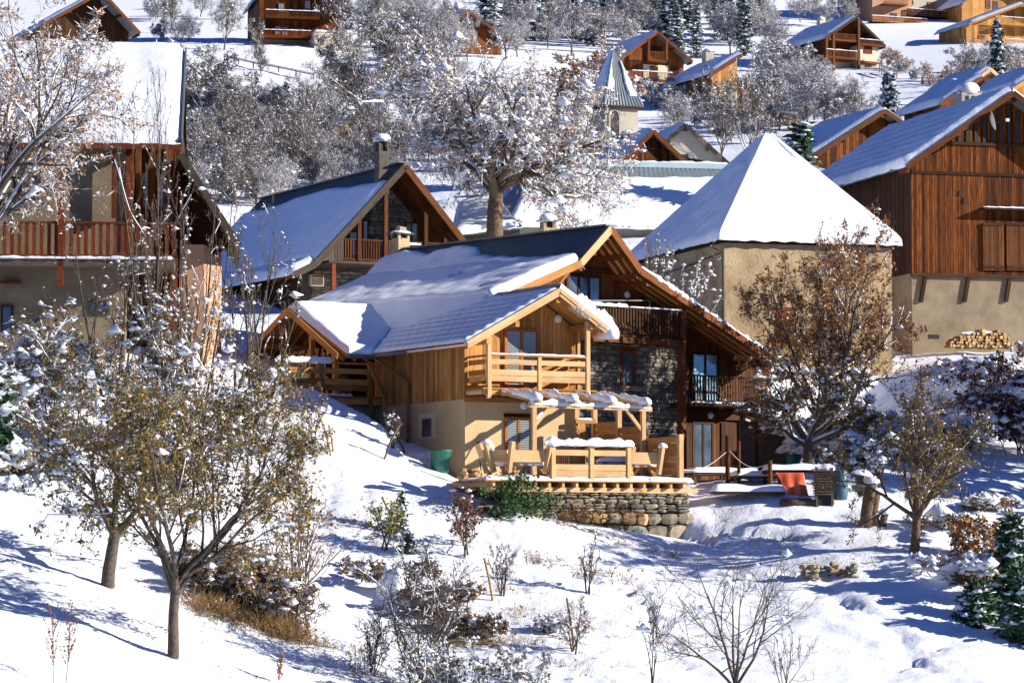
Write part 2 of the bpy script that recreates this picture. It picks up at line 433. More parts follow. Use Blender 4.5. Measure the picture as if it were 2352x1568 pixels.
def snow_blob(c, rx, ry, h, parent=None, name='snow_cap', seed=0.0, n=12, m=6, low=0.15):
    c = Vector(c); V = [c + Vector((0, 0, h))]
    for i in range(1, m + 1):
        a = i / m * math.pi * 0.5 * (1 + low)
        for j in range(n):
            b = j / n * 2 * math.pi
            f = 1 + 0.16 * fbm(math.cos(b) * 1.7 + seed, math.sin(b) * 1.7, a + seed)
            V.append(c + Vector((math.sin(a) ** 0.8 * math.cos(b) * rx * f, math.sin(a) ** 0.8 * math.sin(b) * ry * f, math.cos(a) * h * f)))
    Fc = [(0, 1 + j, 1 + (j + 1) % n) for j in range(n)]
    for i in range(m - 1):
        for j in range(n):
            a0 = 1 + i * n + j; a1 = 1 + i * n + (j + 1) % n
            Fc.append((a0, a0 + n, a1 + n, a1))
    Fc.append(tuple(1 + (m - 1) * n + j for j in range(n - 1, -1, -1)))
    return obj(name, V, Fc, 'snow', parent, smooth=True)
def lathe(name, mat, prof, c, parent=None, n=20, smooth=True, axis=None):
    V = []; c = Vector(c)
    for (r, z) in prof:
        for j in range(n):
            b = j / n * 2 * math.pi
            V.append(Vector((r * math.cos(b), r * math.sin(b), z)))
    if axis is not None:
        qt = Vector((0, 0, 1)).rotation_difference(Vector(axis).normalized())
        V = [qt @ v for v in V]
    V = [v + c for v in V]
    m = len(prof)
    Fc = [(i * n + j, i * n + (j + 1) % n, (i + 1) * n + (j + 1) % n, (i + 1) * n + j) for i in range(m - 1) for j in range(n)]
    Fc += [tuple(range(n - 1, -1, -1)), tuple((m - 1) * n + j for j in range(n))]
    return obj(name, V, Fc, mat, parent, smooth=smooth)
def polytube(name, mat, pts, r, parent=None, n=8):
    pts = [Vector(p) for p in pts]; V = []
    for i, p in enumerate(pts):
        d = (pts[min(i + 1, len(pts) - 1)] - pts[max(i - 1, 0)]).normalized()
        a = d.cross(Vector((0.3, 1, 0.2))).normalized(); b = d.cross(a)
        for j in range(n):
            t = 2 * math.pi * j / n
            V.append(p + (a * math.cos(t) + b * math.sin(t)) * (r if not isinstance(r, (list, tuple)) else r[i]))
    m = len(pts)
    Fc = [(i * n + j, i * n + (j + 1) % n, (i + 1) * n + (j + 1) % n, (i + 1) * n + j) for i in range(m - 1) for j in range(n)]
    Fc += [tuple(range(n - 1, -1, -1)), tuple((m - 1) * n + j for j in range(n))]
    return obj(name, V, Fc, mat, parent, smooth=True)

class House:
    """a building frame: u runs along its front to the right, v goes back, w up; origin at a front corner"""
    def __init__(s, name, px, py, Y, yaw, label, cat='house', group=None):
        s.o = at(px, py, Y)
        s.yaw = R(yaw)
        s.U = Vector((math.cos(s.yaw), math.sin(s.yaw), 0)); s.V = Vector((-math.sin(s.yaw), math.cos(s.yaw), 0))
        s.root = empty(name, s.o, s.yaw, label, cat, group)
    def _hit(s, n, off, px, py):
        d = ray(px, py)
        t = (s.o + n * off).dot(n) / d.dot(n)
        p = d * t - s.o
        return p.dot(s.U), p.dot(s.V), p.z
    def F(s, px, py, v=0.0):
        u, _, w = s._hit(s.V, v, px, py); return u, w
    def Lf(s, px, py, u=0.0):
        _, v, w = s._hit(s.U, u, px, py); return v, w
    def T(s, px, py, w):
        u, v, _ = s._hit(Vector((0, 0, 1)), w, px, py); return u, v
    def P(s, px, py, v=0.0):
        u, w = s.F(px, py, v); return Vector((u, v, w))
    def PL(s, px, py, u=0.0):
        v, w = s.Lf(px, py, u); return Vector((u, v, w))
    def W(s, p):
        return s.o + s.U * p[0] + s.V * p[1] + Vector((0, 0, p[2]))

def interp(pts, x):
    if x <= pts[0][0]: return pts[0][1]
    for (a, b), (c, d) in zip(pts, pts[1:]):
        if x <= c: return b + (d - b) * (x - a) / max(1e-6, c - a)
    return pts[-1][1]

def planks(h, mat, a0, a1, bot, top, c, width, thick, face='F', name='plank', gap=0.012, parent=None, jit=0.012, holes=()):
    """vertical boards side by side: a runs along the wall, bot/top are outlines [(a, w)...], c is the wall plane"""
    n = max(1, round((a1 - a0) / width)); wd = (a1 - a0) / n
    par = parent or h.root
    sg = -1
    for i in range(n):
        l, r = a0 + i * wd + gap / 2, a0 + (i + 1) * wd - gap / 2
        tl, tr, bl, br = interp(top, l), interp(top, r), interp(bot, l), interp(bot, r)
        if min(tl, tr) - max(bl, br) < 0.02 and max(tl, tr) - min(bl, br) < 0.05: continue
        tl = max(tl, bl + 0.005); tr = max(tr, br + 0.005)
        spans = [(bl, br, tl, tr)]
        for (ha, hb, hc, hd) in holes:
            if r > ha + 0.01 and l < hb - 0.01:
                new = []
                for (x0, x1, y0, y1) in spans:
                    if max(y0, y1) <= hc or min(x0, x1) >= hd: new.append((x0, x1, y0, y1)); continue
                    if hc - min(x0, x1) > 0.04: new.append((x0, x1, hc, hc))
                    if max(y0, y1) - hd > 0.04: new.append((hd, hd, y0, y1))
                spans = new
        t = thick + random.uniform(0, jit)
        for (b0, b1, t0, t1) in spans:
            zc = (b0 + t1) / 2; wc = wd / 2
            V = [(b0 - zc, -(r - l) / 2, 0), (b1 - zc, (r - l) / 2, 0), (t1 - zc, (r - l) / 2, 0), (t0 - zc, -(r - l) / 2, 0)]
            V = V + [(x, y, t) for x, y, z in V]
            Fc = [(3, 2, 1, 0), (4, 5, 6, 7), (0, 1, 5, 4), (1, 2, 6, 5), (2, 3, 7, 6), (3, 0, 4, 7)]
            mid = (l + r) / 2
            if face == 'F':   # local x -> w, local y -> u, local z -> -v
                mt = Matrix(((0, 1, 0, mid), (0, 0, -1, c), (1, 0, 0, zc), (0, 0, 0, 1)))
                V = [(x, y, z) for x, y, z in V]
            else:             # wall facing -u : a is v ; local y -> v, local z -> -u
                mt = Matrix(((0, 0, -1, c), (0, -1, 0, mid), (1, 0, 0, zc), (0, 0, 0, 1)))
                V = [(x, -y, z) for x, y, z in V]
                Fc = [tuple(reversed(f)) for f in Fc]
            o = obj(name, V, Fc, mat, par)
            o.matrix_basis = mt

def quad_grid(A, B, C, D, n, m):
    """A-B bottom edge, D-C top edge: returns arrays of points (m+1, n+1)"""
    A, B, C, D = (np.array(x, dtype=float) for x in (A, B, C, D))
    s = np.linspace(0, 1, n + 1)[None, :, None]; t = np.linspace(0, 1, m + 1)[:, None, None]
    return (A * (1 - s) + B * s) * (1 - t) + (D * (1 - s) + C * s) * t
def grid_faces(n, m):
    i = np.arange(m)[:, None]; j = np.arange(n)[None, :]
    a = (i * (n + 1) + j).ravel()
    return np.stack([a, a + 1, a + n + 2, a + n + 1], 1)
def vnoise(P, scale, seed=0.0):
    out = np.empty(len(P))
    for i, p in enumerate(P):
        out[i] = mnoise.noise(Vector((p[0] * scale + seed, p[1] * scale + seed * 1.3, p[2] * scale)))
    return out
def roof_slope(h, eL, eR, rR, rL, slab=0.12, lip=True, snow=0.3, mat='metal', bare=0.0, corr=0.0, rip=0.0, riprows=8, edge=0.35, seed=1.0, mask=None,
               name='roof_slope', n=None, m=None, res=0.22, wob=0.12, over=0.06, corner=None):
    """one pitch: eave left/right, ridge right/left in house coords; a slab (plain or corrugated) and the snow lying on it"""
    eL, eR, rR, rL = (Vector(x) for x in (eL, eR, rR, rL))
    nrm = (eR - eL).cross(rL - eL).normalized()
    if nrm.z < 0: nrm = -nrm
    Ls = ((eR - eL).length + (rR - rL).length) / 2; Lt = ((rL - eL).length + (rR - eR).length) / 2
    if corr:
        nn = max(8, int(Ls / corr * 2)); G = quad_grid(eL, eR, rR, rL, nn, 1).reshape(-1, 3)
        k = np.tile(np.arange(nn + 1) % 2, 2)[:, None] * 0.095
        V = np.concatenate([G + np.array(nrm) * k, G + np.array(nrm) * (k - slab)])
        f = grid_faces(nn, 1); c = len(G)
        Fc = np.concatenate([f, f[:, ::-1] + c, np.array([[0, nn + 1, nn + 1 + c, c], [nn, c + nn, 2 * nn + 1 + c, 2 * nn + 1]])])
        a = np.arange(nn); Fc = np.concatenate([Fc, np.stack([a, a + c, a + 1 + c, a + 1], 1)])
        sl = obj(name, V, Fc, mat, h.root)
    else:
        sl = prism(name, mat, [eL, eR, rR, rL], -nrm * slab, h.root)
    if snow:
        n = n or int(min(90, max(6, Ls / res))); m = m or int(min(60, max(6, Lt / res)))
        down = (eL - rL).normalized() * over; 
        G = quad_grid(eL + down, eR + (eR - rR).normalized() * over, rR, rL, n, m)
        s = np.linspace(0, 1, n + 1)[None, :]; t = np.linspace(0, 1, m + 1)[:, None]
        P = G.reshape(-1, 3)
        nz = vnoise(P, 0.55, seed).reshape(m + 1, n + 1); nz2 = vnoise(P, 1.9, seed + 5).reshape(m + 1, n + 1)
        d = np.minimum(np.minimum(s * Ls, (1 - s) * Ls), t * Lt if lip else 99 + 0 * t) + 0 * nz
        prof = np.sqrt(np.clip(1 - (1 - np.clip(d / edge, 0, 1)) ** 2, 0, 1))
        hgt = snow * prof * (1 + 0.22 * nz + 0.1 * nz2) + 0.0
        if rip:
            hgt = hgt + prof * rip * (np.abs(np.sin(math.pi * t * riprows + 0.6 * nz)) + 0.35 * np.sin(s * Ls * 9 + 3 * np.floor(t * riprows)) * np.sin(math.pi * t * riprows) ** 2)
        keep = np.ones_like(hgt)
        if bare:
            lim = 1 - bare / Lt + 0.035 * np.sin(s * 9 + seed) + 0.03 * nz
            keep = np.clip((lim - t) * Lt / 0.28, -0.6, 1)
        else:
            keep = np.clip(1.0 + 0 * t, -1, 1) + 0 * s
        if mask is not None:
            keep = np.minimum(keep, mask(s + 0 * t, t + 0 * s, nz, nz2))
        hgt = np.where(keep > 0, hgt * np.sqrt(np.clip(keep, 0, 1)), -0.08)
        if lip: hgt[0, :] = -0.02
        hgt[:, 0] = np.minimum(hgt[:, 0], -0.02); hgt[:, -1] = np.minimum(hgt[:, -1], -0.02)
        wave = wob * vnoise(P[:n + 1] * np.array([1, 1, 1]), 1.6, seed + 9)
        G = G + np.array(nrm) * hgt[..., None]
        lo = np.clip(1 - t * m / 3, 0, 1)
        G = G + np.array(down.normalized())[None, None, :] * (lo * (wave[None, :]))[..., None]
        G[0, :, 2] -= 0.02
        if not lip:
            G = np.concatenate([(G[0] - np.array(nrm) * snow * 1.1)[None], G]); m += 1
        V = G.reshape(-1, 3)
        obj('snow_cover', V, grid_faces(n, m), 'snow', h.root, smooth=True)
    return sl

def window(h, face, a0, a1, w0, w1, c, fmat='frame', gmat='glass', fw=0.07, fd=0.06, mull=1, trans=0, name='window', sill=False, parent=None):
    """frame and panes standing a little proud of the wall; face F (plane v=c) or L (plane u=c)"""
    def bx(nm, mt, A0, A1, W0, W1, d0, d1, par):
        if face == 'F': return box(nm, mt, (A0, c - d0, W0), (A1, c - d1, W1), par)
        return box(nm, mt, (c - d0, A0, W0), (c - d1, A1, W1), par)
    par = parent or h.root
    fr = bx(name, fmat, a0, a1, w1 - fw, w1, -0.03, fd, par)   # head rail is the window object, the rest its pieces
    inv = fr.matrix_basis.inverted()
    def sub(nm, mt, *a):
        o = bx(nm, mt, *a, None)
        o.parent = fr; o.matrix_basis = inv @ o.matrix_basis
        return o
    sub('frame', fmat, a0, a1, w0, w0 + fw, -0.03, fd)
    sub('frame', fmat, a0, a0 + fw, w0 + fw, w1 - fw, -0.03, fd)
    sub('frame', fmat, a1 - fw, a1, w0 + fw, w1 - fw, -0.03, fd)
    xs = np.linspace(a0 + fw, a1 - fw, mull + 2)
    for i in range(1, mull + 1):
        sub('mullion', fmat, xs[i] - fw * .55, xs[i] + fw * .55, w0 + fw, w1 - fw, -0.03, fd - .01)
    for i in range(mull + 1):
        l = xs[i] + (fw * .55 if i else 0); r = xs[i + 1] - (fw * .55 if i < mull else 0)
        sub('pane', gmat if isinstance(gmat, str) else gmat[i % len(gmat)], l, r, w0 + fw, w1 - fw, -0.03, fd - .035)
    for k in range(trans):
        ww = w0 + (w1 - w0) * (k + 1) / (trans + 1)
        sub('mullion', fmat, a0 + fw, a1 - fw, ww - .02, ww + .02, -0.03, fd - .015)
    if sill: sub('sill', fmat, a0 - .06, a1 + .06, w0 - .05, w0, -0.03, fd + .06)
    return fr

def chimney(h, c, wx, wy, hgt, mat='plaster_old', cap='slate', capw=1.35, vents=True, snow=0.18, legs=0.22, parent=None, band=0.05):
    x, y, z = c
    ch = box('chimney', mat, (x - wx / 2, y - wy / 2, z), (x + wx / 2, y + wy / 2, z + hgt), parent or h.root)
    inv = ch.matrix_basis.inverted()
    def sub(o): o.parent = ch; o.matrix_basis = inv @ o.matrix_basis; return o
    zt = z + hgt
    if vents:
        for sx in (-1, 1):
            for sy in (-1, 1):
                sub(box('cap_leg', mat, (x + sx * wx * .5, y + sy * wy * .5, zt), (x + sx * wx * .3, y + sy * wy * .3, zt + legs)))
        sub(box('flue', 'iron', (x - wx * .27, y - wy * .27, zt), (x + wx * .27, y + wy * .27, zt + legs * .9)))
        zt += legs
    sub(box('cap', cap, (x - wx * capw / 2, y - wy * capw / 2, zt), (x + wx * capw / 2, y + wy * capw / 2, zt + band)))
    if snow: 
        o = snow_blob((x, y, zt + band), wx * capw * .52, wy * capw * .52, snow, None, seed=x * 3); sub(o)
    return ch

def railing_boards(h, p, q, hts, post_ts, mat='larch_light', base=0.0, top=1.0, post=0.11, cap=True, side=0.05, name='rail_board'):
    """horizontal boards between posts; p,q at floor level; hts list of (w0,w1)"""
    p, q = Vector(p), Vector(q); d = q - p
    for t in post_ts:
        b = p + d * t
        box('post', mat, (b.x - post / 2, b.y - post / 2, b.z + base), (b.x + post / 2, b.y + post / 2, b.z + top), h.root)
    for (a, b) in hts:
        z = (a + b) / 2
        for t0, t1 in zip(post_ts, post_ts[1:]):
            s0, s1 = p + d * t0, p + d * t1
            dd = (s1 - s0).normalized() * post / 2
            beam(name, mat, s0 + dd + Vector((0, 0, z)), s1 - dd + Vector((0, 0, z)), 0.035, b - a, h.root)
def balusters(h, p, q, hgt, step=0.13, wd=0.05, th=0.03, mat='brown', name='baluster', rail=0.06, low=0.08, railname='handrail', parent=None, diag=False):
    p, q = Vector(p), Vector(q); d = q - p; Ln = d.length; n = max(2, int(Ln / step)); x = d.normalized()
    par = parent or h.root
    beam(railname, mat, p + Vector((0, 0, hgt)), q + Vector((0, 0, hgt)), 0.09, rail, par)
    beam('bottom_rail', mat, p + Vector((0, 0, low)), q + Vector((0, 0, low)), 0.05, 0.06, par)
    for i in range(n + 1):
        c = p + d * (i / n)
        a = c + Vector((0, 0, low - .03)); b = c + Vector((0, 0, hgt - rail * .5))
        beam(name, mat, a, b, wd, th, par, up=Vector((0, 0, 1)).cross(x))
# ------------------------------------------------------------------ snowy hillside
_cp_ = []
def cpnt(px, py, Y):
    p = at(px, py, Y); _cp_.append((p.x, p.y, p.z))
for t in [(0, 1568, 75), (600, 1568, 83), (1176, 1568, 86), (1800, 1568, 87.5), (2352, 1568, 89), (390, 1512, 81.5), (245, 1345, 86.5), (0, 1240, 90), (0, 1430, 81), (120, 1330, 85.5),
          (-300, 1130, 92), (-300, 1500, 74),
          (600, 1290, 92.5), (600, 1130, 99), (560, 1000, 102.5), (700, 950, 103), (630, 915, 104.8), (500, 900, 106), (860, 1010, 103), (1000, 1078, 103), (1050, 1092, 103.2), (800, 1120, 99.5), (1000, 1230, 97.5),
          (1130, 1112, 101), (1100, 1180, 99), (850, 1350, 93), (1100, 1380, 92.3), (860, 1480, 89), (1250, 1180, 99.6), (1400, 1205, 100.1), (1560, 1232, 102.0), (1600, 1350, 97), (1400, 1480, 89.5),
          (1620, 1135, 103.9), (1600, 1112, 106), (1700, 1106, 107), (1680, 1108, 110), (1800, 1150, 103.3), (1718, 1133, 103.6), (1850, 1158, 103.0), (1930, 1165, 102.8), (2000, 1200, 101.3), (2090, 1275, 98.3), (1850, 1320, 97.5), (1650, 1230, 101.2),
          (2000, 1420, 93), (2200, 1350, 96.5), (2352, 1260, 101), (2352, 1420, 95), (2250, 1170, 104), (2352, 1100, 109), (2150, 1110, 107), (2352, 960, 117), (2200, 980, 116), (2700, 1000, 117), (2700, 1400, 97),
          (1950, 1080, 107), (1900, 1050, 110), (1850, 1010, 113), (1950, 960, 115.5), (2080, 885, 118), (2200, 835, 121), (2352, 822, 123), (2700, 822, 124), (1600, 268, 297), (1700, 264, 297), (1640, 266, 285),
          (1900, 880, 119), (1750, 880, 121), (1650, 890, 121.5), (1500, 910, 121), (1700, 885, 126), (1950, 885, 126), (1850, 885, 131), (2110, 836, 132), (2352, 818, 134), (2200, 828, 133), (2700, 815, 134),
          (1100, 900, 117), (1100, 800, 124), (900, 860, 119), (700, 830, 116), (520, 850, 112), (300, 830, 108.5), (0, 830, 108), (-300, 830, 108), (430, 790, 112),
          (560, 740, 133), (800, 730, 135), (300, 720, 130), (620, 720, 144), (800, 700, 146), (450, 715, 143), (600, 600, 166), (420, 600, 165), (900, 640, 150), (0, 640, 130), (-300, 600, 130),
          (1140, 560, 158), (1000, 560, 152), (1300, 590, 158), (1500, 600, 150), (1700, 600, 150), (2000, 570, 162), (2352, 560, 168), (2700, 600, 168), (2200, 800, 141), (2352, 800, 141), (2110, 812, 141), (2250, 775, 147), (2450, 790, 147),
          (450, 470, 175), (700, 450, 185), (850, 470, 185), (1000, 440, 188), (100, 450, 185), (-300, 420, 190),
          (1300, 400, 192), (1500, 400, 200), (1700, 370, 205), (1900, 320, 215), (2100, 300, 215), (2352, 270, 225), (2700, 250, 230),
          (500, 290, 240), (750, 290, 245), (1000, 290, 245), (150, 290, 240), (-300, 260, 250), (1300, 290, 240), (1560, 285, 255), (1750, 275, 255), (1950, 235, 270), (2140, 235, 270), (2352, 200, 290),
          (600, 160, 310), (450, 190, 295), (700, 112, 325), (850, 130, 325), (620, 100, 330), (300, 100, 330), (1000, 120, 330), (1300, 150, 325), (1500, 192, 330), (1700, 190, 335), (1930, 165, 372), (2080, 180, 350), (2250, 190, 330),
          (2050, 70, 430), (2200, 70, 430), (2352, 110, 390), (1760, 60, 430), (1500, 60, 430), (1200, 30, 440), (800, 10, 440), (300, 10, 440), (-400, 20, 440), (2700, 60, 440),
          (1176, -160, 560), (2352, -160, 560), (0, -160, 560), (-500, -160, 560), (2800, -160, 560)]:
    cpnt(*t)
for (x, y, z) in [(-40, 60, -10), (0, 60, -11), (40, 60, -10), (-90, 60, -8), (90, 60, -8), (0, 30, -12), (-60, 30, -12), (60, 30, -12), (0, 5, -3), (-150, 110, 8), (150, 110, 4), (150, 200, 22), (-150, 200, 26), (-190, 440, 75), (190, 440, 75), (0, 700, 110), (-250, 700, 110), (250, 700, 110)]:
    _cp_.append((x, y, z))
_C = np.array(_cp_)
_S = 50.0
def _phi(r): return np.where(r > 1e-9, r * r * np.log(np.maximum(r, 1e-9)), 0)
_n = len(_C)
_d = np.sqrt(((_C[:, None, :2] - _C[None, :, :2]) ** 2).sum(-1)) / _S
_Amat = np.zeros((_n + 3, _n + 3)); _Amat[:_n, :_n] = _phi(_d) + np.eye(_n) * 0.004
_Pm = np.concatenate([np.ones((_n, 1)), _C[:, :2] / _S], 1)
_Amat[:_n, _n:] = _Pm; _Amat[_n:, :_n] = _Pm.T
_w = np.linalg.solve(_Amat, np.concatenate([_C[:, 2], np.zeros(3)]))
def gz_arr(X, Y):
    return carve(np.asarray(X, float).ravel(), np.asarray(Y, float).ravel(), gz_raw(X, Y))
def gz_raw(X, Y):
    X = np.asarray(X, float).ravel(); Y = np.asarray(Y, float).ravel(); out = np.empty(len(X))
    for i in range(0, len(X), 20000):
        x, y = X[i:i + 20000], Y[i:i + 20000]
        r = np.sqrt((x[:, None] - _C[None, :, 0]) ** 2 + (y[:, None] - _C[None, :, 1]) ** 2) / _S
        out[i:i + 20000] = _phi(r) @ _w[:_n] + _w[_n] + x / _S * _w[_n + 1] + y / _S * _w[_n + 2]
    return out
_WF = at(1068, 1085, 105); _wa = R(28)
def carve(X, Y, Z):
    # the cut bank in front of the deck wall and the hollow behind it
    u = (X - _WF.x) * math.cos(_wa) + (Y - _WF.y) * math.sin(_wa); v = -(X - _WF.x) * math.sin(_wa) + (Y - _WF.y) * math.cos(_wa)
    zb = np.interp(u, [-3.4, -2.6, -1.0, 1.0, 3.0, 5.0, 6.2], [2.0, 1.35, 1.0, .72, .45, .2, .2])
    dist = np.maximum(0, -3.4 - u) + 0 * u + np.maximum(0, v + .6)
    front = np.clip(-5.5 - v, 0, 9)
    cap = zb - .12 * front + dist * 1.1
    cap = np.where(v < -5.5, cap, zb + np.clip(-u / .8, 0, 1) * (v + 5.5) * .27 + np.maximum(0, np.maximum(-2.6 - u, u - 5.1)) * 7)
    Z = np.where((v < 1.5) & (v > -14) & (u < 5.1), np.minimum(Z, cap + np.maximum(0, -6.2 - v - 2) * .25), Z)
    capr = .35 + np.maximum(0, v + 6.3) * 1.1 + np.maximum(0, u - 5.2) * 1.1 - .12 * np.clip(-5.5 - v, 0, 9)
    Z = np.where((v < 1.5) & (v > -14) & (u >= 5.1), np.minimum(Z, capr), Z)
    # level terrace before the old house
    a_ = at(1400, 1085, 114.5); c_, s_ = math.cos(R(40)), math.sin(R(40))
    mu = (X - a_.x) * c_ + (Y - a_.y) * s_; mv = -(X - a_.x) * s_ + (Y - a_.y) * c_
    dd = np.maximum(0, mu - 6.5) * .5 + np.maximum(0, -3.5 - mu) * .5
    Z = np.where((mv < 1.0) & (mv > -9), np.minimum(Z, 2.12 + dd + np.clip(-6 - mv, 0, 9) * .3), Z)
    # the hollow along the left wall of the chalet
    cap2 = 2.72 + np.maximum(0, v) * .2 + np.minimum(0, v) * .45 + np.maximum(0, -1.5 - u) * 1.1 + np.maximum(0, -1.2 - v) * 1.5
    return np.where((v > -2.5) & (v < 9) & (u > -4) & (u < .5), np.minimum(Z, cap2), Z)
def gz(x, y): return float(gz_arr([x], [y])[0])
_nx, _ny = 460, 560
_t = np.linspace(0, 1, _ny + 1)
_yy = np.interp(_t, [0, .06, .62, .85, 1], [0, 72, 128, 330, 720])
_s = np.linspace(-1, 1, _nx + 1)
_s = np.sign(_s) * (np.abs(_s) ** 1.35)
_YY = _yy[:, None] + 0 * _s[None, :]
_XX = _s[None, :] * (22 + 0.42 * _YY) + 0 * _YY
_ZZ = gz_arr(_XX, _YY).reshape(_XX.shape)
def bumps(X, Y, Z):
    out = np.zeros(X.size); x = X.ravel(); y = Y.ravel()
    for i in range(X.size):
        if 70 < y[i] < 340:
            v = Vector((x[i], y[i], 0))
            out[i] = 0.16 * mnoise.noise(v * .28) + 0.07 * mnoise.noise(v * 1.1) + 0.035 * mnoise.noise(v * 2.7)
            if y[i] < 118:
                c_ = mnoise.noise(v * .22 + Vector((9, 3, 0)))
                if c_ > 0: out[i] += min(1, c_ * 3) * (0.07 * mnoise.noise(v * 3.7) + .05 * abs(mnoise.noise(v * 6.1)))
            a = mnoise.noise(Vector((x[i] * .8 + 30, y[i] * .8, 0)))
            if a > .15: out[i] += (a - .15) * .22 * (0.5 + mnoise.noise(v * 4.5))
    return out.reshape(X.shape)
BUMP = bumps(_XX, _YY, _ZZ)
_raw = gz_raw(_XX, _YY).reshape(_XX.shape)
BUMP = np.where(_raw - _ZZ > .02, np.minimum(BUMP, .05) * .4, BUMP)
def track(px0, py0, Y0, px1, py1, Y1, wid, dep, wob):
    """a worn line of footprints or a shallow gully across the snow"""
    a, b = at(px0, py0, Y0), at(px1, py1, Y1)
    dx, dy = b.x - a.x, b.y - a.y; L2 = dx * dx + dy * dy
    t = ((_XX - a.x) * dx + (_YY - a.y) * dy) / L2
    dist = ((_XX - a.x) * -dy + (_YY - a.y) * dx) / math.sqrt(L2) + wob * np.sin(t * 9)
    k = np.exp(-(dist / wid) ** 2) * ((t > 0) & (t < 1))
    BUMP[:] -= k * dep * (0.75 + 0.5 * np.abs(np.sin(t * math.sqrt(L2) * 4.5)))
track(1900, 1290, 97, 2150, 1560, 89, .28, .13, .25)
track(1860, 1300, 96, 1980, 1380, 94, .5, .12, .2)
def holes(px0, py0, Y0, px1, py1, Y1, n, seed):
    # single footprints
    r_ = random.Random(seed); a, b = at(px0, py0, Y0), at(px1, py1, Y1)
    for i in range(n):
        t = (i + r_.uniform(-.2, .2)) / n; x = a.x + (b.x - a.x) * t + (.16 if i % 2 else -.16) + r_.gauss(0, .08); y = a.y + (b.y - a.y) * t + r_.gauss(0, .08)
        m_ = (np.abs(_XX - x) < .6) & (np.abs(_YY - y) < .6)
        BUMP[m_] -= .15 * np.exp(-(((_XX[m_] - x) / .17) ** 2 + ((_YY[m_] - y) / .2) ** 2))
holes(1450, 1290, 96, 1560, 1560, 88, 26, 3); holes(1180, 1260, 96.5, 1480, 1330, 95, 22, 4); holes(760, 1080, 101, 700, 1350, 93, 24, 5); holes(2240, 1400, 94, 2050, 1560, 89, 16, 6); holes(1640, 1125, 101.6, 1900, 1200, 100, 22, 7)
_dz = _ZZ + BUMP
_V = np.stack([_XX, _YY, _dz], -1).reshape(-1, 3)
ground = obj('snowy_ground', _V, grid_faces(_nx, _ny), 'ground', None, smooth=True)
ground['kind'] = 'structure'
_dirt = np.zeros(len(_V), dtype=np.float32)
def dirt(px, py, Y, rx, ry, amt=1.0):
    p = at(px, py, Y)
    d = np.sqrt(((_V[:, 0] - p.x) / rx) ** 2 + ((_V[:, 1] - p.y) / ry) ** 2)
    _dirt[:] = np.maximum(_dirt, amt * np.clip(1.35 - d, 0, 1))
dirt(1128, 1165, 99.3, 1.1, 1.3, .62)
dirt(900, 1325, 94, 1.3, .8, .8); dirt(1010, 1400, 91.5, 1.3, .9, .85); dirt(1080, 1460, 89.5, 1.2, .9, .8); dirt(1270, 1450, 90, .7, .5, .6)
dirt(560, 1440, 90, 1.8, .8, .9); dirt(480, 1400, 91.5, 1.0, .6, .8)
dirt(1330, 1200, 99.4, 1.8, .35, .62); dirt(2230, 1330, 97, 1.2, .8, .75); dirt(2210, 850, 119, 1.8, .6, .8); dirt(1760, 1125, 101.5, 1.2, .25, .4)
_at = ground.data.attributes.new('dirt', 'FLOAT', 'POINT')
_at.data.foreach_set('value', _dirt)
def on_ground(px, py, Yhint=None):
    """where the view through a picture point first meets the hillside"""
    d = ray(px, py)
    ys = np.linspace(70, 560, 700) if Yhint is None else np.linspace(Yhint * .8, Yhint * 1.25, 300)
    X = d.x / d.y * ys; Z = d.z / d.y * ys
    G = gz_arr(X, ys)
    k = np.where(Z < G)[0]
    i = k[0] if len(k) else int(np.argmin(np.abs(Z - G)))
    return Vector((X[i], ys[i], G[i]))
def at_depth(px, Y, dz=0.0):
    x = (px - CX) / FPX * Y * 1.0
    return Vector((x, Y, gz(x, Y) + dz))
# ------------------------------------------------------------------ stones
def stone_proto(seed, mat):
    rnd = random.Random(seed)
    V = []; idx = {}
    for x in (-1, 0, 1):
        for y in (-1, 0, 1):
            for z in (-1, 0, 1):
                if x == y == z == 0: continue
                idx[(x, y, z)] = len(V)
                v = Vector((x, y, z)); n = abs(x) + abs(y) + abs(z)
                f = {1: 1.0, 2: 0.86, 3: 0.74}[n] * 0.5
                V.append(v * f + Vector([rnd.uniform(-.055, .055) for _ in range(3)]))
    Fc = []
    for ax in range(3):
        for s in (-1, 1):
            a, b = [i for i in range(3) if i != ax]
            for i in (-1, 0):
                for j in (-1, 0):
                    q = []
                    for (di, dj) in ((0, 0), (1, 0), (1, 1), (0, 1)):
                        k = [0, 0, 0]; k[ax] = s; k[a] = i + di; k[b] = j + dj
                        q.append(idx[tuple(k)])
                    nrm = (V[q[1]] - V[q[0]]).cross(V[q[3]] - V[q[0]])
                    if nrm[ax] * s < 0: q.reverse()
                    Fc.append(tuple(q))
    return mesh('stone', V, Fc, mat)
STONES = {k: [stone_proto(i * 7 + len(k), k) for i in range(5)] for k in ('slate', 'fieldstone', 'greenstone', 'ochrestone')}
def stone(c, size, rot=(0, 0, 0), kinds=('fieldstone',), parent=None, name='stone', rnd=random):
    k = rnd.choice(kinds)
    o = bpy.data.objects.new(name, rnd.choice(STONES[k]))
    link(o, parent)
    o.location = c; o.rotation_euler = rot; o.scale = size
    return o
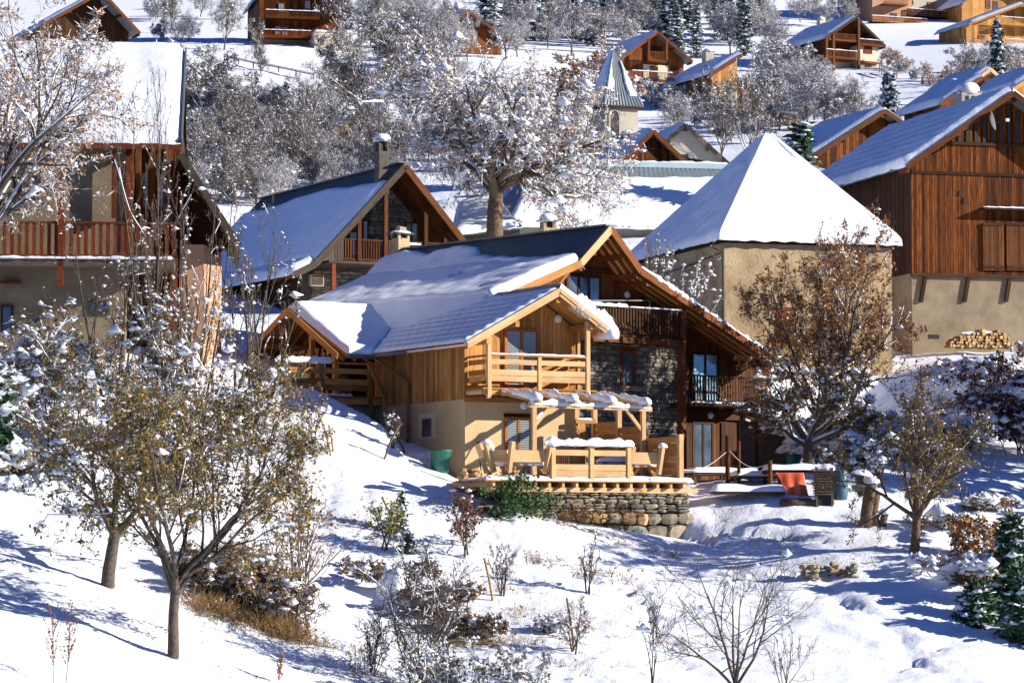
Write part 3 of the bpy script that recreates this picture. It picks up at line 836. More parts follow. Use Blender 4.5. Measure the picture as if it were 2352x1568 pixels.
def joined_stones(lst, name, parent, kinds=('slate',), rnd=random):
    """many small stones in one mesh, kind stuff"""
    src = [STONES[k][i] for k in kinds for i in range(3)]
    Vs = [np.array([v.co[:] for v in s.vertices]) for s in src]; Fs = [np.array([p.vertices[:] for p in s.polygons]) for s in src]
    VV = []; FF = []; mi = []; c = 0; off = 0
    for (ce, sz) in lst:
        i = rnd.randrange(len(src))
        VV.append(Vs[i] * np.array(sz) + np.array(ce)); FF.append(Fs[i] + off); off += len(Vs[i])
        mi += [i // 3] * len(Fs[i])
    o = obj(name, np.concatenate(VV), np.concatenate(FF), list(kinds), parent, mi=mi)
    o['kind'] = 'stuff'
    return o
def stone_courses(h, face, a0, a1, w0, w1, c, hmin, hmax, lmin, lmax, depth, kinds, holes=(), limit=290, parent=None, seed=3, proud=0.05, stuffname='small_stones', a1f=None):
    rnd = random.Random(seed); lst = []
    w = w0
    while w < w1:
        hh = rnd.uniform(hmin, hmax); hh = min(hh, w1 - w + .02)
        a = a0 - rnd.uniform(0, lmin); e = a1 if a1f is None else a1f(w)
        while a < e:
            l = rnd.uniform(lmin, lmax) * (0.7 + hh / hmax * .5)
            l = min(l, e - a + .04)
            if l < .06: break
            cc = (a + l / 2, w + hh / 2)
            if not any(x0 - l * .38 < cc[0] < x1 + l * .38 and y0 - hh * .3 < cc[1] < y1 + hh * .3 for (x0, x1, y0, y1) in holes) and a + l > a0:
                d = depth * rnd.uniform(.8, 1.25)
                o_ = c - rnd.uniform(0, proud)
                p = (cc[0], o_, cc[1]) if face == 'F' else (o_, cc[0], cc[1])
                s = (l * 1.05, d, hh * 1.08) if face == 'F' else (d, l * 1.05, hh * 1.08)
                lst.append((p, s))
            a += l + .012
        w += hh + .008
    lst.sort(key=lambda t: -max(t[1][0], t[1][1]) * t[1][2])
    par = parent or h.root
    for p, s in lst[:limit]:
        stone(p, s, (rnd.uniform(-.03, .03), rnd.uniform(-.05, .05), rnd.uniform(-.04, .04)), kinds, par, rnd=rnd)
    if len(lst) > limit: joined_stones(lst[limit:], stuffname, par, kinds[:1], rnd)
    return lst

# ------------------------------------------------------------------ the new timber chalet in the middle
h = House('timber_chalet', 1068, 1085, 105, 28, 'bright larch chalet with a gabled balcony over ochre ground floor, middle of the picture', 'chalet')
UR, WR, UE, WE, UX, WX = 2.78, 6.12, -0.70, 4.22, 4.75, 4.82
VF, VB = -1.5, 9.95
root = h.root
# solid body
prism('wall', 'plaster', [(0, 0, -2.2), (4.34, 0, -2.2), (4.34, 0, 2.52), (0, 0, 2.52)], (0, 9.5, 0), root)
WBOT = 2.52
def rf(u): return WR - 0.2 - (UR - u) * (WR - WE) / (UR - UE) if u < UR else WR - 0.2 - (u - UR) * (WR - WX) / (UX - UR)
prism('upper_wall', 'darkwood', [(0.02, 0.03, WBOT), (4.31, 0.03, WBOT), (4.31, 0.03, rf(4.31)), (UR, 0.03, rf(UR)), (0.02, 0.03, rf(0.02))], (0, 9.3, 0), root)
TOPF = [(0, rf(0)), (UR, rf(UR)), (4.34, rf(4.34))]
planks(h, 'larch', 0, 4.34, [(0, WBOT - .04), (4.34, WBOT - .04)], TOPF, 0.03, 0.17, 0.03, 'F')
planks(h, 'larch', 0.0, 7.0, [(0, WBOT - .06), (7, WBOT - .06)], [(0, rf(0) + .05), (7, rf(0) + .05)], 0.02, 0.17, 0.03, 'L')
box('corner_board', 'larch', (-.045, -.045, WBOT - .06), (.08, .0, rf(0)), root)
box('corner_board', 'larch', (4.3, -.045, WBOT - .06), (4.4, .02, rf(4.34)), root)
# roof: wing
def wing_mask(s, t, nz, nz2):
    return 1 + 0 * s
roof_slope(h, (UE, 5.75, WE), (UE, VF, WE), (UR, VF, WR), (UR, VB, WR), slab=0.1, snow=0.13, mat='larch', rip=0.042, riprows=9, edge=.25, seed=2, res=0.075, wob=.06)
roof_slope(h, (UX, VF, WX), (UX, 7.5, WX), (UR, 7.5, WR), (UR, VF, WR), slab=0.1, snow=0.34, mat='larch', edge=.3, seed=4, res=.1, over=.2)
snow_strip((UR + .5, VF + .2, WR - .36), (UX + .22, VF + .22, WX - .1), .5, .4, root, 'snow_cover', 1.5)
snow_blob((UX + .12, VF + .35, WX - .16), .34, .55, .42, root, 'snow_cover', 2.2)
roof_slope(h, (-1.68, 5.72, WE), (UE - .02, 5.72, WE), (UR, 9.95, WR), (-2.05, 9.95, WR), slab=0.1, snow=0.26, mat='larch', edge=.3, seed=6, res=.12, over=.1)
roof_slope(h, (2.7, 14.4, WE), (-2.3, 14.4, WE), (-2.05, 9.95, WR), (2.7, 9.95, WR), slab=0.1, snow=0.26, mat='larch', edge=.3, seed=8, res=.2)
# barge boards
for (p, q, w_) in (((UE - .02, VF - .03, WE - .06), (UR, VF - .03, WR - .06), .24), ((UR, VF - .03, WR - .06), (UX - .12, VF - .03, WX - .0), .24)):
    beam('barge_board', 'larch_light', p, q, 0.045, w_, root)
    a, b = Vector(p), Vector(q); off = Vector((0, -.035, .07))
    beam('barge_board', 'larch_light', a + off, b + off, 0.03, w_ * .55, root)
beam('ridge_cap', 'metal', (UR, VF - .05, WR + .03), (UR, 7, WR + .03), .14, .04, root)
# purlins and rafters under the overhang
for (u, w) in ((UR, rf(UR) - .12), (1.22, rf(1.22) - .13), (0.13, rf(.13) - .13), (4.1, rf(4.1) - .1)):
    beam('purlin', 'larch', (u, VF + .05, w), (u, 0.0, w), .15, .2, root)
for k in range(5):
    v = -1.25 + k * .27
    for (u0, u1) in ((UR + .1, UX - .1),):
        beam('rafter', 'larch', (u0, v, rf(u0) + .06), (u1, v, rf(u1) + .06), .07, .09, root)
for v in (0.8, 1.6, 2.4):
    beam('rafter', 'larch', (UR + .6, v, rf(UR + .6) + .06), (UX + .02, v, rf(UX + .02) + .06), .08, .1, root)
# balcony
FW = 2.80
box('balcony_floor', 'larch', (-.02, -1.36, FW - .05), (4.3, -.02, FW), root)
box('rim_beam', 'larch', (.05, -1.3, FW - .22), (4.1, -1.22, FW - .055), root)
for k in range(7):
    u = .05 + k * .66
    beam('joist', 'larch_light', (u, -1.2, FW - .14), (u, -.04, FW - .14), .09, .14, root)
box('wall_plate', 'larch', (-.06, -.12, FW - .42), (4.42, -.035, FW - .26), root)
PU = (0.22, 2.12, 3.98)
box('post', 'larch_light', (PU[0] - .07, -1.37, FW - .36), (PU[0] + .07, -1.23, rf(.22) - .02), root)
box('post', 'larch_light', (PU[1] - .06, -1.37, FW - .08), (PU[1] + .06, -1.25, FW + 1.1), root)
box('post', 'larch_light', (PU[2] - .07, -1.37, FW - .14), (PU[2] + .07, -1.23, rf(3.98) - .02), root)
for (u0, u1) in ((PU[0] + .07, PU[1] - .06), (PU[1] + .06, PU[2] - .07)):
    for (a, b) in ((.82, .99), (.46, .645), (.255, .445)):
        box('rail_board', 'larch_light', (u0, -1.34, FW + a - .04), (u1, -1.3, FW + b - .04), root)
box('handrail', 'larch', (PU[0] + .07, -1.38, FW + 1.06), (PU[2] - .07, -1.22, FW + 1.12), root)
snow_strip((PU[0] + .07, -1.3, FW + 1.12), (PU[2] - .07, -1.3, FW + 1.12), .14, .045, root, seed=3)
for u in (0.1, 3.98):
    for (a, b) in ((.82, .99), (.46, .645), (.255, .445)):
        box('rail_board', 'larch', (u, -1.22, FW + a - .04), (u + .035, -.05, FW + b - .04), root)
    box('handrail', 'larch', (u - .02, -1.22, FW + 1.03), (u + .06, -.05, FW + 1.1), root)
window(h, 'F', 1.45, 2.77, 2.86, 4.88, -.02, mull=1, gmat='blind', fw=.1, fd=.09)
box('door_handle', 'white_plastic', (2.02, -.17, 3.78), (2.12, -.12, 3.82), root)
lu, lw = h.F(1278.8, 732)
lathe('wall_lamp', 'white_plastic', [(.02, 0), (.14, .0), (.15, .04), (.12, .1), (.06, .13), (.01, .14)], (lu, -.05, lw), root, axis=(0, -1, 0))
lu, lw = h.F(1201, 931)
lathe('wall_lamp', 'white_plastic', [(.02, 0), (.14, .0), (.15, .04), (.12, .1), (.06, .13), (.01, .14)], (lu, -.02, lw), root, axis=(0, -1, 0))
# ground floor door with lintel
a0, wt = h.F(1158, 957); a1, _ = h.F(1222, 957)
window(h, 'F', a0, a1, -.3, wt, -.005, mull=1, gmat='blind', fw=.09, fd=.07, name='glazed_door')
box('lintel', 'darkwood', (a0 - .02, -.05, wt + .01), (a1 + .04, .05, wt + .12), root)
# left wall: small window in a render surround, downpipe, gutter, tiles
va, wa = h.Lf(1000, 947); vb, wb_ = h.Lf(963, 1009)
box('surround', 'plaster_pale', (-.02, va, wb_), (.02, vb, wa), root)
va, wa = h.Lf(992, 960); vb, wb_ = h.Lf(972, 1003)
window(h, 'L', va, vb, wb_, wa, -.03, mull=0, fw=.04, fd=.03)
dp = [(-.62, 4.55, 4.05), (-.45, 4.5, 3.95), (-.14, 4.15, 3.25), (-.11, 4.1, 3.1), (-.11, 4.1, -.6)]
vv = h.Lf(937, 1000, -.11)[0]
dp = [(-.72, vv + 1.3, 4.08), (-.62, vv + 1.25, 3.98), (-.16, vv + .12, 3.35), (-.11, vv, 3.2), (-.11, vv, -1.0)]
polytube('downpipe', 'copper', dp, .055, root, n=10)
for w in (3.0, 1.6, .2): lathe('pipe_clip', 'copper', [(.068, 0), (.068, .05)], (-.11, vv, w), root, n=10)
polytube('gutter', 'metal', [(-1.72, 5.6, WE - .04), (-.75, 5.6, WE - .06), (-.78, 5.1, WE - .06), (-.78, 3.0, WE - .03)], .07, root)
for k in range(34):
    v = VF + .06 + k * .21
    if v > 5.3: break
    V = []; n_ = 5
    for (x, z) in ((-.02, -.02), (.3, .13)):
        for j in range(n_):
            a = math.pi * j / (n_ - 1)
            V.append((UE - .09 + x, v + .1 + math.cos(a) * .1, WE + .0 + z + math.sin(a) * .055))
    Fc = [(j, j + 1, n_ + j + 1, n_ + j) for j in range(n_ - 1)] + [(4, 3, 2, 1, 0)]
    obj('roof_tile', V, Fc, 'tile', root)
# shelter on the left: gable, rafters, posts, deck, railing, logs
for (p, q) in (((-2.12, 5.6, WE - .08), (-2.12, 9.95, WR - .1)), ((-2.12, 9.95, WR - .1), (-2.3, 14.4, WE - .08))):
    beam('barge_board', 'larch', p, q, .05, .22, root)
for vv_ in (9.95, 7.9, 12.2, 6.2):
    ww = WR - abs(vv_ - 9.95) * .43 - .3
    beam('purlin', 'larch', (-2.05, vv_, ww), (0 if vv_ > 6.4 else -.1, vv_, ww), .14, .18, root)
for k in range(4):
    u = -1.8 + k * .45
    beam('rafter', 'larch', (u, 5.8, WE - .18), (u, 9.9, WR - .18), .07, .11, root)
    beam('rafter', 'larch', (u, 14.2, WE - .18), (u, 10.0, WR - .18), .07, .11, root)
vp = 6.5
box('deck_floor', 'larch', (-4.05, vp - .05, 2.74), (0, 13.5, 2.8), root)
box('rim_beam', 'larch', (-4.05, vp - .1, 2.5), (.0, vp - .03, 2.72), root)
box('foundation_wall', 'plaster_grey', (-3.6, vp + .9, -1.5), (0, 13.2, 2.5), root)
for u in (-3.98, -2.35, -.45):
    box('post', 'larch', (u - .08, vp - .1, 2.3), (u + .08, vp + .04, 3.92), root)
for (u0, u1) in ((-3.9, -2.43), (-2.27, -.53)):
    for (a, b) in ((.78, .97), (.40, .6), (.19, .39)):
        box('rail_board', 'larch', (u0, vp - .08, 2.8 + a), (u1, vp - .04, 2.8 + b), root)
box('handrail', 'larch', (-4.05, vp - .12, 3.92), (-.1, vp + .06, 3.98), root)
snow_strip((-4.1, vp - .02, 3.97), (-1.9, vp - .02, 3.97), .24, .2, root, seed=6)
snow_strip((-3.7, vp + .3, 2.8), (-1.0, vp + .3, 2.8), .5, .1, root, seed=9)
for (px, y0, y1, v_) in ((717, 745, 815, 9.0), (771, 770, 830, 6.9)):
    u_, w0_ = h.F(px, y1, v_); 
    box('post', 'larch', (u_ - .09, v_ - .09, 2.8), (u_ + .09, v_ + .09, WR - abs(v_ - 9.95) * .43 - .3), root)
# bracket under the valley
beam('brace', 'larch', (-.95, 5.6, 3.95), (-.1, 5.95, 2.75), .12, .14, root)
box('bracket_post', 'larch', (-.2, 5.9, 2.45), (-.04, 6.05, 4.1), root)
# log pile under the shelter
logs = empty('firewood_pile', h.W((0, 0, 0)), h.yaw, 'split firewood stacked high in the shade under the shelter gable', 'firewood')
rl = random.Random(5)
v0, v1, w0, w1 = 8.4, 11.4, 2.82, 4.75
lm = {}
def log_at(par, p, q, r, nm='log', half=False):
    p, q = Vector(p), Vector(q)
    key = round(r, 2)
    d = (q - p); L_ = d.length
    if key not in lm:
        n = 8; V = []
        for x in (-.5, .5):
            for j in range(n):
                a = 2 * math.pi * j / n; rr = key * rl.uniform(.82, 1.12)
                V.append((x, rr * math.cos(a), rr * math.sin(a)))
        Fc = [(j, (j + 1) % n, n + (j + 1) % n, n + j) for j in range(n)] + [tuple(range(n - 1, -1, -1)), tuple(range(n, 2 * n))]
        lm[key] = mesh('log', V, Fc, ['log', 'logend'], mi=[0] * n + [1, 1])
    o = bpy.data.objects.new(nm, lm[key]); link(o, par)
    x = d.normalized(); y = Vector((0, 0, 1)).cross(x)
    y = y.normalized() if y.length > .1 else Vector((0, 1, 0)); z = x.cross(y); c = (p + q) / 2
    o.matrix_basis = Matrix(((x.x * L_, y.x, z.x, c.x), (x.y * L_, y.y, z.y, c.y), (x.z * L_, y.z, z.z, c.z), (0, 0, 0, 1)))
    return o
def log_stack(par, a0, a1, w0, topf, mk, rmin=.05, rmax=.09, limit=280):
    w = w0 + rmax; row = 0; cnt = 0
    while True:
        a = a0 + (row % 2) * rmax; any_ = False
        while a < a1:
            r = rl.choice([rmin, (rmin + rmax) / 2, rmax])
            if w + r < topf(a) and cnt < limit:
                p, q = mk(a + rl.uniform(-.015, .015), w + rl.uniform(-.015, .015)); log_at(par, p, q, r); any_ = True; cnt += 1
            a += r * 1.9 + .02
        w += (rmin + rmax) * .88; row += 1
        if not any_: break
log_stack(logs, v0, v1, w0, lambda a: min(w1, WR - .45 - abs(a - 9.95) * .43 + .0), lambda a, w: ((-1.25 + rl.uniform(-.06, .06), a, w), (-.75, a, w)), .07, .1)
# long pieces lying on the far side of the pile
log_stack(logs, 11.5, 12.6, w0, lambda a: 3.9, lambda a, w: ((-2.0 + rl.uniform(-.06, .06), a, w), (-.9, a, w)), .07, .1, limit=60)
# tub
g = at(1011, 1034, 104.3)
g.z = gz(g.x, g.y) + .33
tub = lathe('rain_tub', 'green_plastic', [(.28, -.38), (.33, -.1), (.37, .3), (.40, .33), (.40, .37), (.36, .37), (.34, .30), (.30, -.3)], g, None, n=28)
tag(tub, 'dark green plastic rain tub standing against the ochre wall left of the deck', 'tub')

# ------------------------------------------------------------------ deck on its stone wall
dk = House('timber_deck', 1068, 1085, 105, 28, 'raised larch deck with snow on its boards, set on a dry stone wall', 'deck')
DU0, DU1, DV0 = -2.3, 5.12, -5.9
DW = -.36
for k in range(40):
    v = DV0 + k * .15
    if v > -.2: break
    box('deck_board', 'larch', (DU0 if v < -4 else DU0 + (v + 4) * .45, v, DW - .045), (DU1, v + .143, DW), dk.root)
for k in range(15):
    u = DU0 + .35 + k * .5
    if u > DU1: break
    beam('joist', 'larch_light', (u, DV0 + .08, DW - .13), (u, -1.5, DW - .13), .09, .16, dk.root)
beam('bearer', 'larch_light', (DU0 + .1, DV0 + .35, DW - .29), (DU1 + .55, DV0 + .35, DW - .29), .16, .15, dk.root)
beam('bearer', 'larch_light', (DU0 + .1, -2.5, DW - .29), (DU1, -2.5, DW - .29), .16, .15, dk.root)
# snow on the deck
n_, m_ = 70, 50
G = quad_grid((DU0 - .05, DV0 - .03, DW), (DU1 + .3, DV0 - .03, DW), (DU1 + .3, -.05, DW), (-.4, -.05, DW), n_, m_)
s_ = np.linspace(0, 1, n_ + 1)[None, :]; t_ = np.linspace(0, 1, m_ + 1)[:, None]
Pn = G.reshape(-1, 3); nz = vnoise(Pn, .9, 3).reshape(m_ + 1, n_ + 1); nz2 = vnoise(Pn, 3.2, 8).reshape(m_ + 1, n_ + 1)
d_ = np.minimum(np.minimum(s_ * 7.4, (1 - s_) * 7.4), t_ * 5.9) / .3
hh = np.sqrt(np.clip(1 - (1 - np.clip(d_, 0, 1)) ** 2, 0, 1)) * (.14 + .1 * nz + .04 * nz2)
hh = np.where(d_ <= 0.01, -.01, hh)
G[..., 2] += hh
wv = vnoise(G[0], 2.2, 4)
G[0, :, 1] += wv * .08 + .04; G[1, :, 1] += wv * .06; G[0, :, 2] -= .03 * (wv > .1)
obj('snow_cover', G.reshape(-1, 3), grid_faces(n_, m_), 'snow', dk.root, smooth=True)
# front railing
RU = [dk.F(1058.6 + z * .24305, 1090, DV0 + .1)[0] for z in (868, 1232, 1585)]
RW = DW
for u in RU: box('post', 'larch_light', (u - .07, DV0 + .03, RW - .02), (u + .07, DV0 + .17, RW + 1.12), dk.root)
for (u0, u1) in zip(RU, RU[1:]):
    for (a, b) in ((.80, .98), (.33, .52), (.12, .32)):
        box('rail_board', 'larch_light', (u0 + .07, DV0 + .07, RW + a), (u1 - .07, DV0 + .11, RW + b), dk.root)
box('handrail', 'larch_light', (RU[0] - .25, DV0 + .0, RW + 1.12), (RU[-1] + .12, DV0 + .2, RW + 1.17), dk.root)
snow_strip((RU[0] - .3, DV0 + .1, RW + 1.15), (RU[-1] + .2, DV0 + .1, RW + 1.15), .3, .2, dk.root, seed=1)
# benches: leaning posts, thick plank back, plank seat with snow
def z6(zx, zy): return 1058.6 + zx * .24305, 877.1 + zy * .24305
def P6(zx, zy, v): return dk.P(*z6(zx, zy), v)
def bench(label, posts, backs, seats, loc):
    r = empty('deck_bench', dk.o, dk.yaw, label, 'bench', 'rough plank benches on the deck')
    for (a, b) in posts: beam('post', 'larch_light', a, b, .13, .16, r)
    for (a, b) in backs: beam('backrest', 'larch_light', a, b, .07, .38, r)
    for (a, b) in seats:
        beam('seat', 'larch', a, b, .42, .05, r)
        a, b = Vector(a), Vector(b); snow_strip(a + Vector((0, 0, .02)), b + Vector((0, 0, .02)), .46, .12, r, seed=a.x)
        for t in (.12, .88):
            c = a + (b - a) * t
            beam('leg', 'larch', c - Vector((.18, 0, .03)), c + Vector((.12, 0, -.42)), .09, .09, r)
            beam('leg', 'larch', c - Vector((-.18, 0, .03)), c + Vector((-.12, 0, -.42)), .09, .09, r)
    return r
V6 = DV0 + .35
bench('left front plank bench with a slanting post at either end', [(P6(452, 850, V6 - .1), P6(487, 560, V6 - .3)), (P6(800, 850, V6 - .1), P6(845, 585, V6 - .3))],
      [(P6(470, 697, V6 - .12), P6(810, 700, V6 - .12))], [(P6(480, 785, V6 + .3), P6(830, 785, V6 + .3))], None)
b2 = bench('corner plank bench at the left end of the deck beside two leaning posts', [(P6(245, 860, V6 + .6), P6(155, 590, V6 + .75)), (P6(312, 850, V6 + .2), P6(235, 570, V6 + .1))],
      [(P6(205, 695, V6 + 1.0), P6(440, 698, V6 + .1))], [(P6(245, 788, V6 + 1.2), P6(450, 788, V6 + .5))], None)
pp = P6(245, 575, V6 + .15); snow_blob(pp, .16, .16, .12, b2, seed=4)
pp = P6(280, 620, V6 + .3); snow_strip(P6(255, 590, V6 + .2), P6(305, 650, V6 + .3), .16, .14, b2, seed=5)
b3 = bench('right front plank bench next to the board windbreak', [(P6(1865, 870, V6 - .1), P6(1905, 600, V6 - .3)), (P6(1590, 850, V6 + .2), P6(1630, 610, V6 + .1))],
      [(P6(1612, 718, V6 - .0), P6(1870, 722, V6 - .1))], [(P6(1600, 800, V6 + .3), P6(1855, 800, V6 + .25))], None)
snow_blob(P6(1905, 612, V6 - .25), .15, .15, .13, b3, seed=7)
# chair seen through the railing
ch = empty('garden_chair', dk.o, dk.yaw, 'small brown slatted chair behind the deck railing', 'chair')
c0 = P6(1000, 800, -3.6)
for sx in (-.22, .22):
    beam('leg', 'brown', (c0.x + sx, -3.4, DW), (c0.x + sx, -3.3, DW + .9), .04, .04, ch)
    beam('leg', 'brown', (c0.x + sx, -3.8, DW), (c0.x + sx, -3.8, DW + .44), .04, .04, ch)
box('seat', 'brown', (c0.x - .24, -3.85, DW + .44), (c0.x + .24, -3.38, DW + .48), ch)
box('top_rail', 'brown', (c0.x - .26, -3.33, DW + .84), (c0.x + .26, -3.28, DW + .92), ch)
for k in range(6):
    box('slat', 'brown', (c0.x - .18 + k * .072, -3.34, DW + .5), (c0.x - .15 + k * .072, -3.31, DW + .84), ch)
tb = empty('garden_table', dk.o, dk.yaw, 'low table under a snow cushion behind the deck railing, right half', 'table')
c0 = P6(1440, 760, -2.6)
box('table_top', 'greywood', (c0.x - .6, -3.0, DW + .66), (c0.x + .6, -2.1, DW + .7), tb)
for sx in (-.5, .5):
    for sy in (-2.9, -2.2): box('leg', 'greywood', (c0.x + sx - .03, sy - .03, DW), (c0.x + sx + .03, sy + .03, DW + .66), tb)
snow_blob((c0.x, -2.55, DW + .69), .6, .46, .2, tb, seed=3)
# pergola
pg = empty('pergola', h.o, h.yaw, 'open larch pergola with snow on its four rafters in front of the ochre wall', 'pergola')
PV = -3.5
u0, w0 = h.F(1214, 930.5, PV); u1, w1 = h.F(1496, 940.5, PV)
beam('front_beam', 'larch_light', (u0, PV, w0), (u1, PV, w1), .13, .12, pg)
snow_strip((u0, PV, w0 + .05), (u1, PV, w1 + .05), .2, .15, pg, seed=2)
ru = []
for (px, py) in ((1238.5, 919.6), (1322, 922), (1408.6, 925.7), (1489, 929.4)):
    u, w = h.F(px, py, -3.85); ru.append(u)
    beam('rafter', 'larch_light', (u, -3.9, w - .02), (u, -.15, w + .55), .12, .14, pg)
    snow_strip((u, -3.92, w + .04), (u, -2.0, w + .33), .17, .17, pg, seed=u)
    snow_strip((u, -2.1, w + .32), (u, -.3, w + .56), .13, .08, pg, seed=u + 2)
    snow_blob((u - .02, -3.68, w + .06), .2, .28, .2, pg, seed=u * 2)
for px in (1226, 1477):
    u, _ = h.F(px, 1000, PV)
    box('post', 'larch_light', (u - .075, PV - .07, DW), (u + .075, PV + .07, w0 - .07), pg)
for (pa, pb) in (((1230, 974), (1263, 934)), ((1475, 990), (1438, 940))):
    a = h.P(pa[0], pa[1], PV); b = h.P(pb[0], pb[1], PV)
    beam('brace', 'larch_light', a, b, .09, .11, pg)
snow_strip(h.P(1233, 962, PV), h.P(1250, 945, PV), .09, .09, pg, seed=5)
ub, wb2 = h.F(1340, 965, -.3)
u_a, w_a = h.F(1321, 967, -.3); u_b, w_b = h.F(1361, 962, -.3)
box('cross_rail', 'larch', (u_a, -.36, w_a - .07), (u_b + .1, -.28, w_a + .07), pg)
snow_strip((u_a + .1, -.32, w_a + .06), (u_b, -.32, w_a + .06), .1, .05, pg, seed=5)
ucn = h.F(1323.5, 1000, -.15)[0]
box('post', 'larch_light', (ucn - .08, -.22, DW), (ucn + .08, -.08, w0 + .3), pg)
# open shutter leaning by the wall corner
sh = empty('wooden_shutter', h.o, h.yaw, 'tall orange board shutter standing open at the right corner of the ochre wall', 'shutter')
sa, sw1 = h.F(1327, 972, -.4); sb, sw0 = h.F(1344, 1066, -.4)
for k in range(3):
    x0 = sa + (sb - sa) * k / 3
    box('board', 'larch', (x0 + .004, -.42, DW + .05), (x0 + (sb - sa) / 3 - .004, -.38, sw1), sh)
for w in (DW + .4, sw1 - .3): box('batten', 'larch', (sa, -.45, w), (sb, -.425, w + .1), sh)
# windbreak
wbk = empty('board_windbreak', h.o, h.yaw, 'stepped windbreak of wide horizontal larch boards closing the right side of the deck', 'windbreak')
US = 5.0
vs = [h.Lf(x, 1000, US)[0] for x in (1365, 1421, 1477)] + [DV0 + .25]
tops = [h.Lf(1390, 970, US)[1], h.Lf(1450, 980, US)[1], h.Lf(1520, 1004, US)[1]]
pt = [h.Lf(1365, 936, US)[1], h.Lf(1421, 938, US)[1], h.Lf(1477, 1006, US)[1], h.Lf(1554, 1001, US)[1]]
for v, t in zip(vs, pt): box('post', 'larch_light', (US - .08, v - .08, DW), (US + .08, v + .08, t + .05), wbk)
for i in range(3):
    t = tops[i]
    while t > DW + .1:
        b_ = max(DW + .03, t - .205)
        box('board', 'larch', (US - .02, vs[i] - .08, b_ + .008), (US + .02, vs[i + 1] + .08, t), wbk)
        t -= .21
# small tools leaning by the wall
sp = empty('garden_spade', h.o, h.yaw, 'thin handled spade leaning on the ochre wall left of the bench', 'spade')
beam('handle', 'iron', (.25, -.75, DW + .1), (.45, -.1, 1.0), .035, .035, sp)
beam('blade', 'iron', (.2, -.8, DW - .1), (.26, -.74, DW + .15), .18, .03, sp)
beam('grip', 'iron', (.38, -.1, 1.02), (.52, -.1, 1.02), .03, .03, sp)

# retaining wall under the deck
rw = House('stone_retaining_wall', 1068, 1085, 105, 28, 'dry stone retaining wall of slabs and big boulders under the deck', 'wall')
RV = DV0 + .42
ra, _ = rw.F(1225, 1125, RV); rb, _ = rw.F(1572, 1125, RV)
prism('rubble_core', 'mortar', [(ra - .6, RV + .12, -3.0), (rb - .1, RV + .12, -3.0), (rb - .1, RV + .12, DW - .38), (ra - .6, RV + .12, DW - .38)], (0, 1.5, 0), rw.root)
wtop = DW - .38
rr = random.Random(11)
w = wtop
rows = [(.08, .22, .5, ('fieldstone', 'slate')), (.1, .2, .5, ('fieldstone', 'slate', 'fieldstone')), (.15, .25, .5, ('fieldstone', 'slate')), (.17, .25, .55, ('fieldstone', 'greenstone', 'slate')),
        (.11, .3, .6, ('slate', 'fieldstone')), (.38, .38, .7, ('greenstone', 'fieldstone', 'ochrestone')), (.48, .5, .85, ('greenstone', 'fieldstone')), (.5, .5, .8, ('greenstone', 'fieldstone')), (.5, .5, .8, ('greenstone',))]
dep = 0
for (hh_, l0, l1, kd) in rows:
    a = ra - .5 + rr.uniform(0, .2); dep += hh_
    e = rb + .12 * dep
    while a < e - .05:
        l = rr.uniform(l0, l1); l = min(l, e - a + .1)
        split = hh_ < .3 and hh_ > .15 and rr.random() < .35
        if split:
            stone((a + l / 2, RV - .03 * dep * 3 + .1, w - hh_ * .25), (l * 1.04, .45, hh_ * .52), (rr.uniform(-.04, .04), rr.uniform(-.06, .06), 0), ('slate', 'fieldstone'), rw.root, rnd=rr)
            stone((a + l / 2, RV - .03 * dep * 3 + .1, w - hh_ * .75), (l * 1.04, .45, hh_ * .52), (rr.uniform(-.04, .04), rr.uniform(-.06, .06), 0), ('slate', 'fieldstone'), rw.root, rnd=rr)
        else:
            sz = (l * 1.05, .5 if hh_ < .3 else .7, hh_ * rr.uniform(.95, 1.15))
            stone((a + l / 2, RV - .09 * dep + .12 - (0.1 if hh_ > .3 else 0), w - hh_ / 2 + rr.uniform(-.02, .02)), sz, (rr.uniform(-.08, .08), rr.uniform(-.12, .12), rr.uniform(-.1, .1)), kd, rw.root, rnd=rr)
        a += l + .01
    w -= hh_ + .005
for v in np.arange(RV + .3, RV + 2.2, .45):   # the short return on the right
    w = wtop
    for hh_ in (.15, .2, .25, .3, .4, .45):
        stone((rb + .02 + (wtop - w) * .12, v + rr.uniform(-.05, .05), w - hh_ / 2), (.4, .5, hh_ * 1.05), (0, 0, rr.uniform(-.2, .2)), ('fieldstone', 'slate'), rw.root, rnd=rr); w -= hh_
# ------------------------------------------------------------------ the large older house behind
m = House('large_village_house', 1400, 1085, 114.5, 40, 'large dark timber and slate house with a dark balcony behind the larch chalet', 'house')
VG = -1.5
A = m.P(1402, 520, VG); K = m.P(1333, 599, VG); Lo = m.P(1149, 681, VG)
R2 = m.P(1471, 617, VG); R5 = m.P(1785, 827, VG)
VBK = m.Lf(905, 575, A.x)[0]
def q(p, v): return Vector((p.x, v, p.z))
def main_up_mask(s, t, nz, nz2):
    # s runs from the gable (0) to the back (1)
    lim = np.interp(s, [0, .12, .3, .42, .5, .56, .62, .68, .76, .84, .92, 1], [.05, .12, .30, .38, .5, .78, .88, .82, .66, .86, .92, .7])
    return np.clip((lim + .05 * nz2 - t) * 5, -.6, 1)
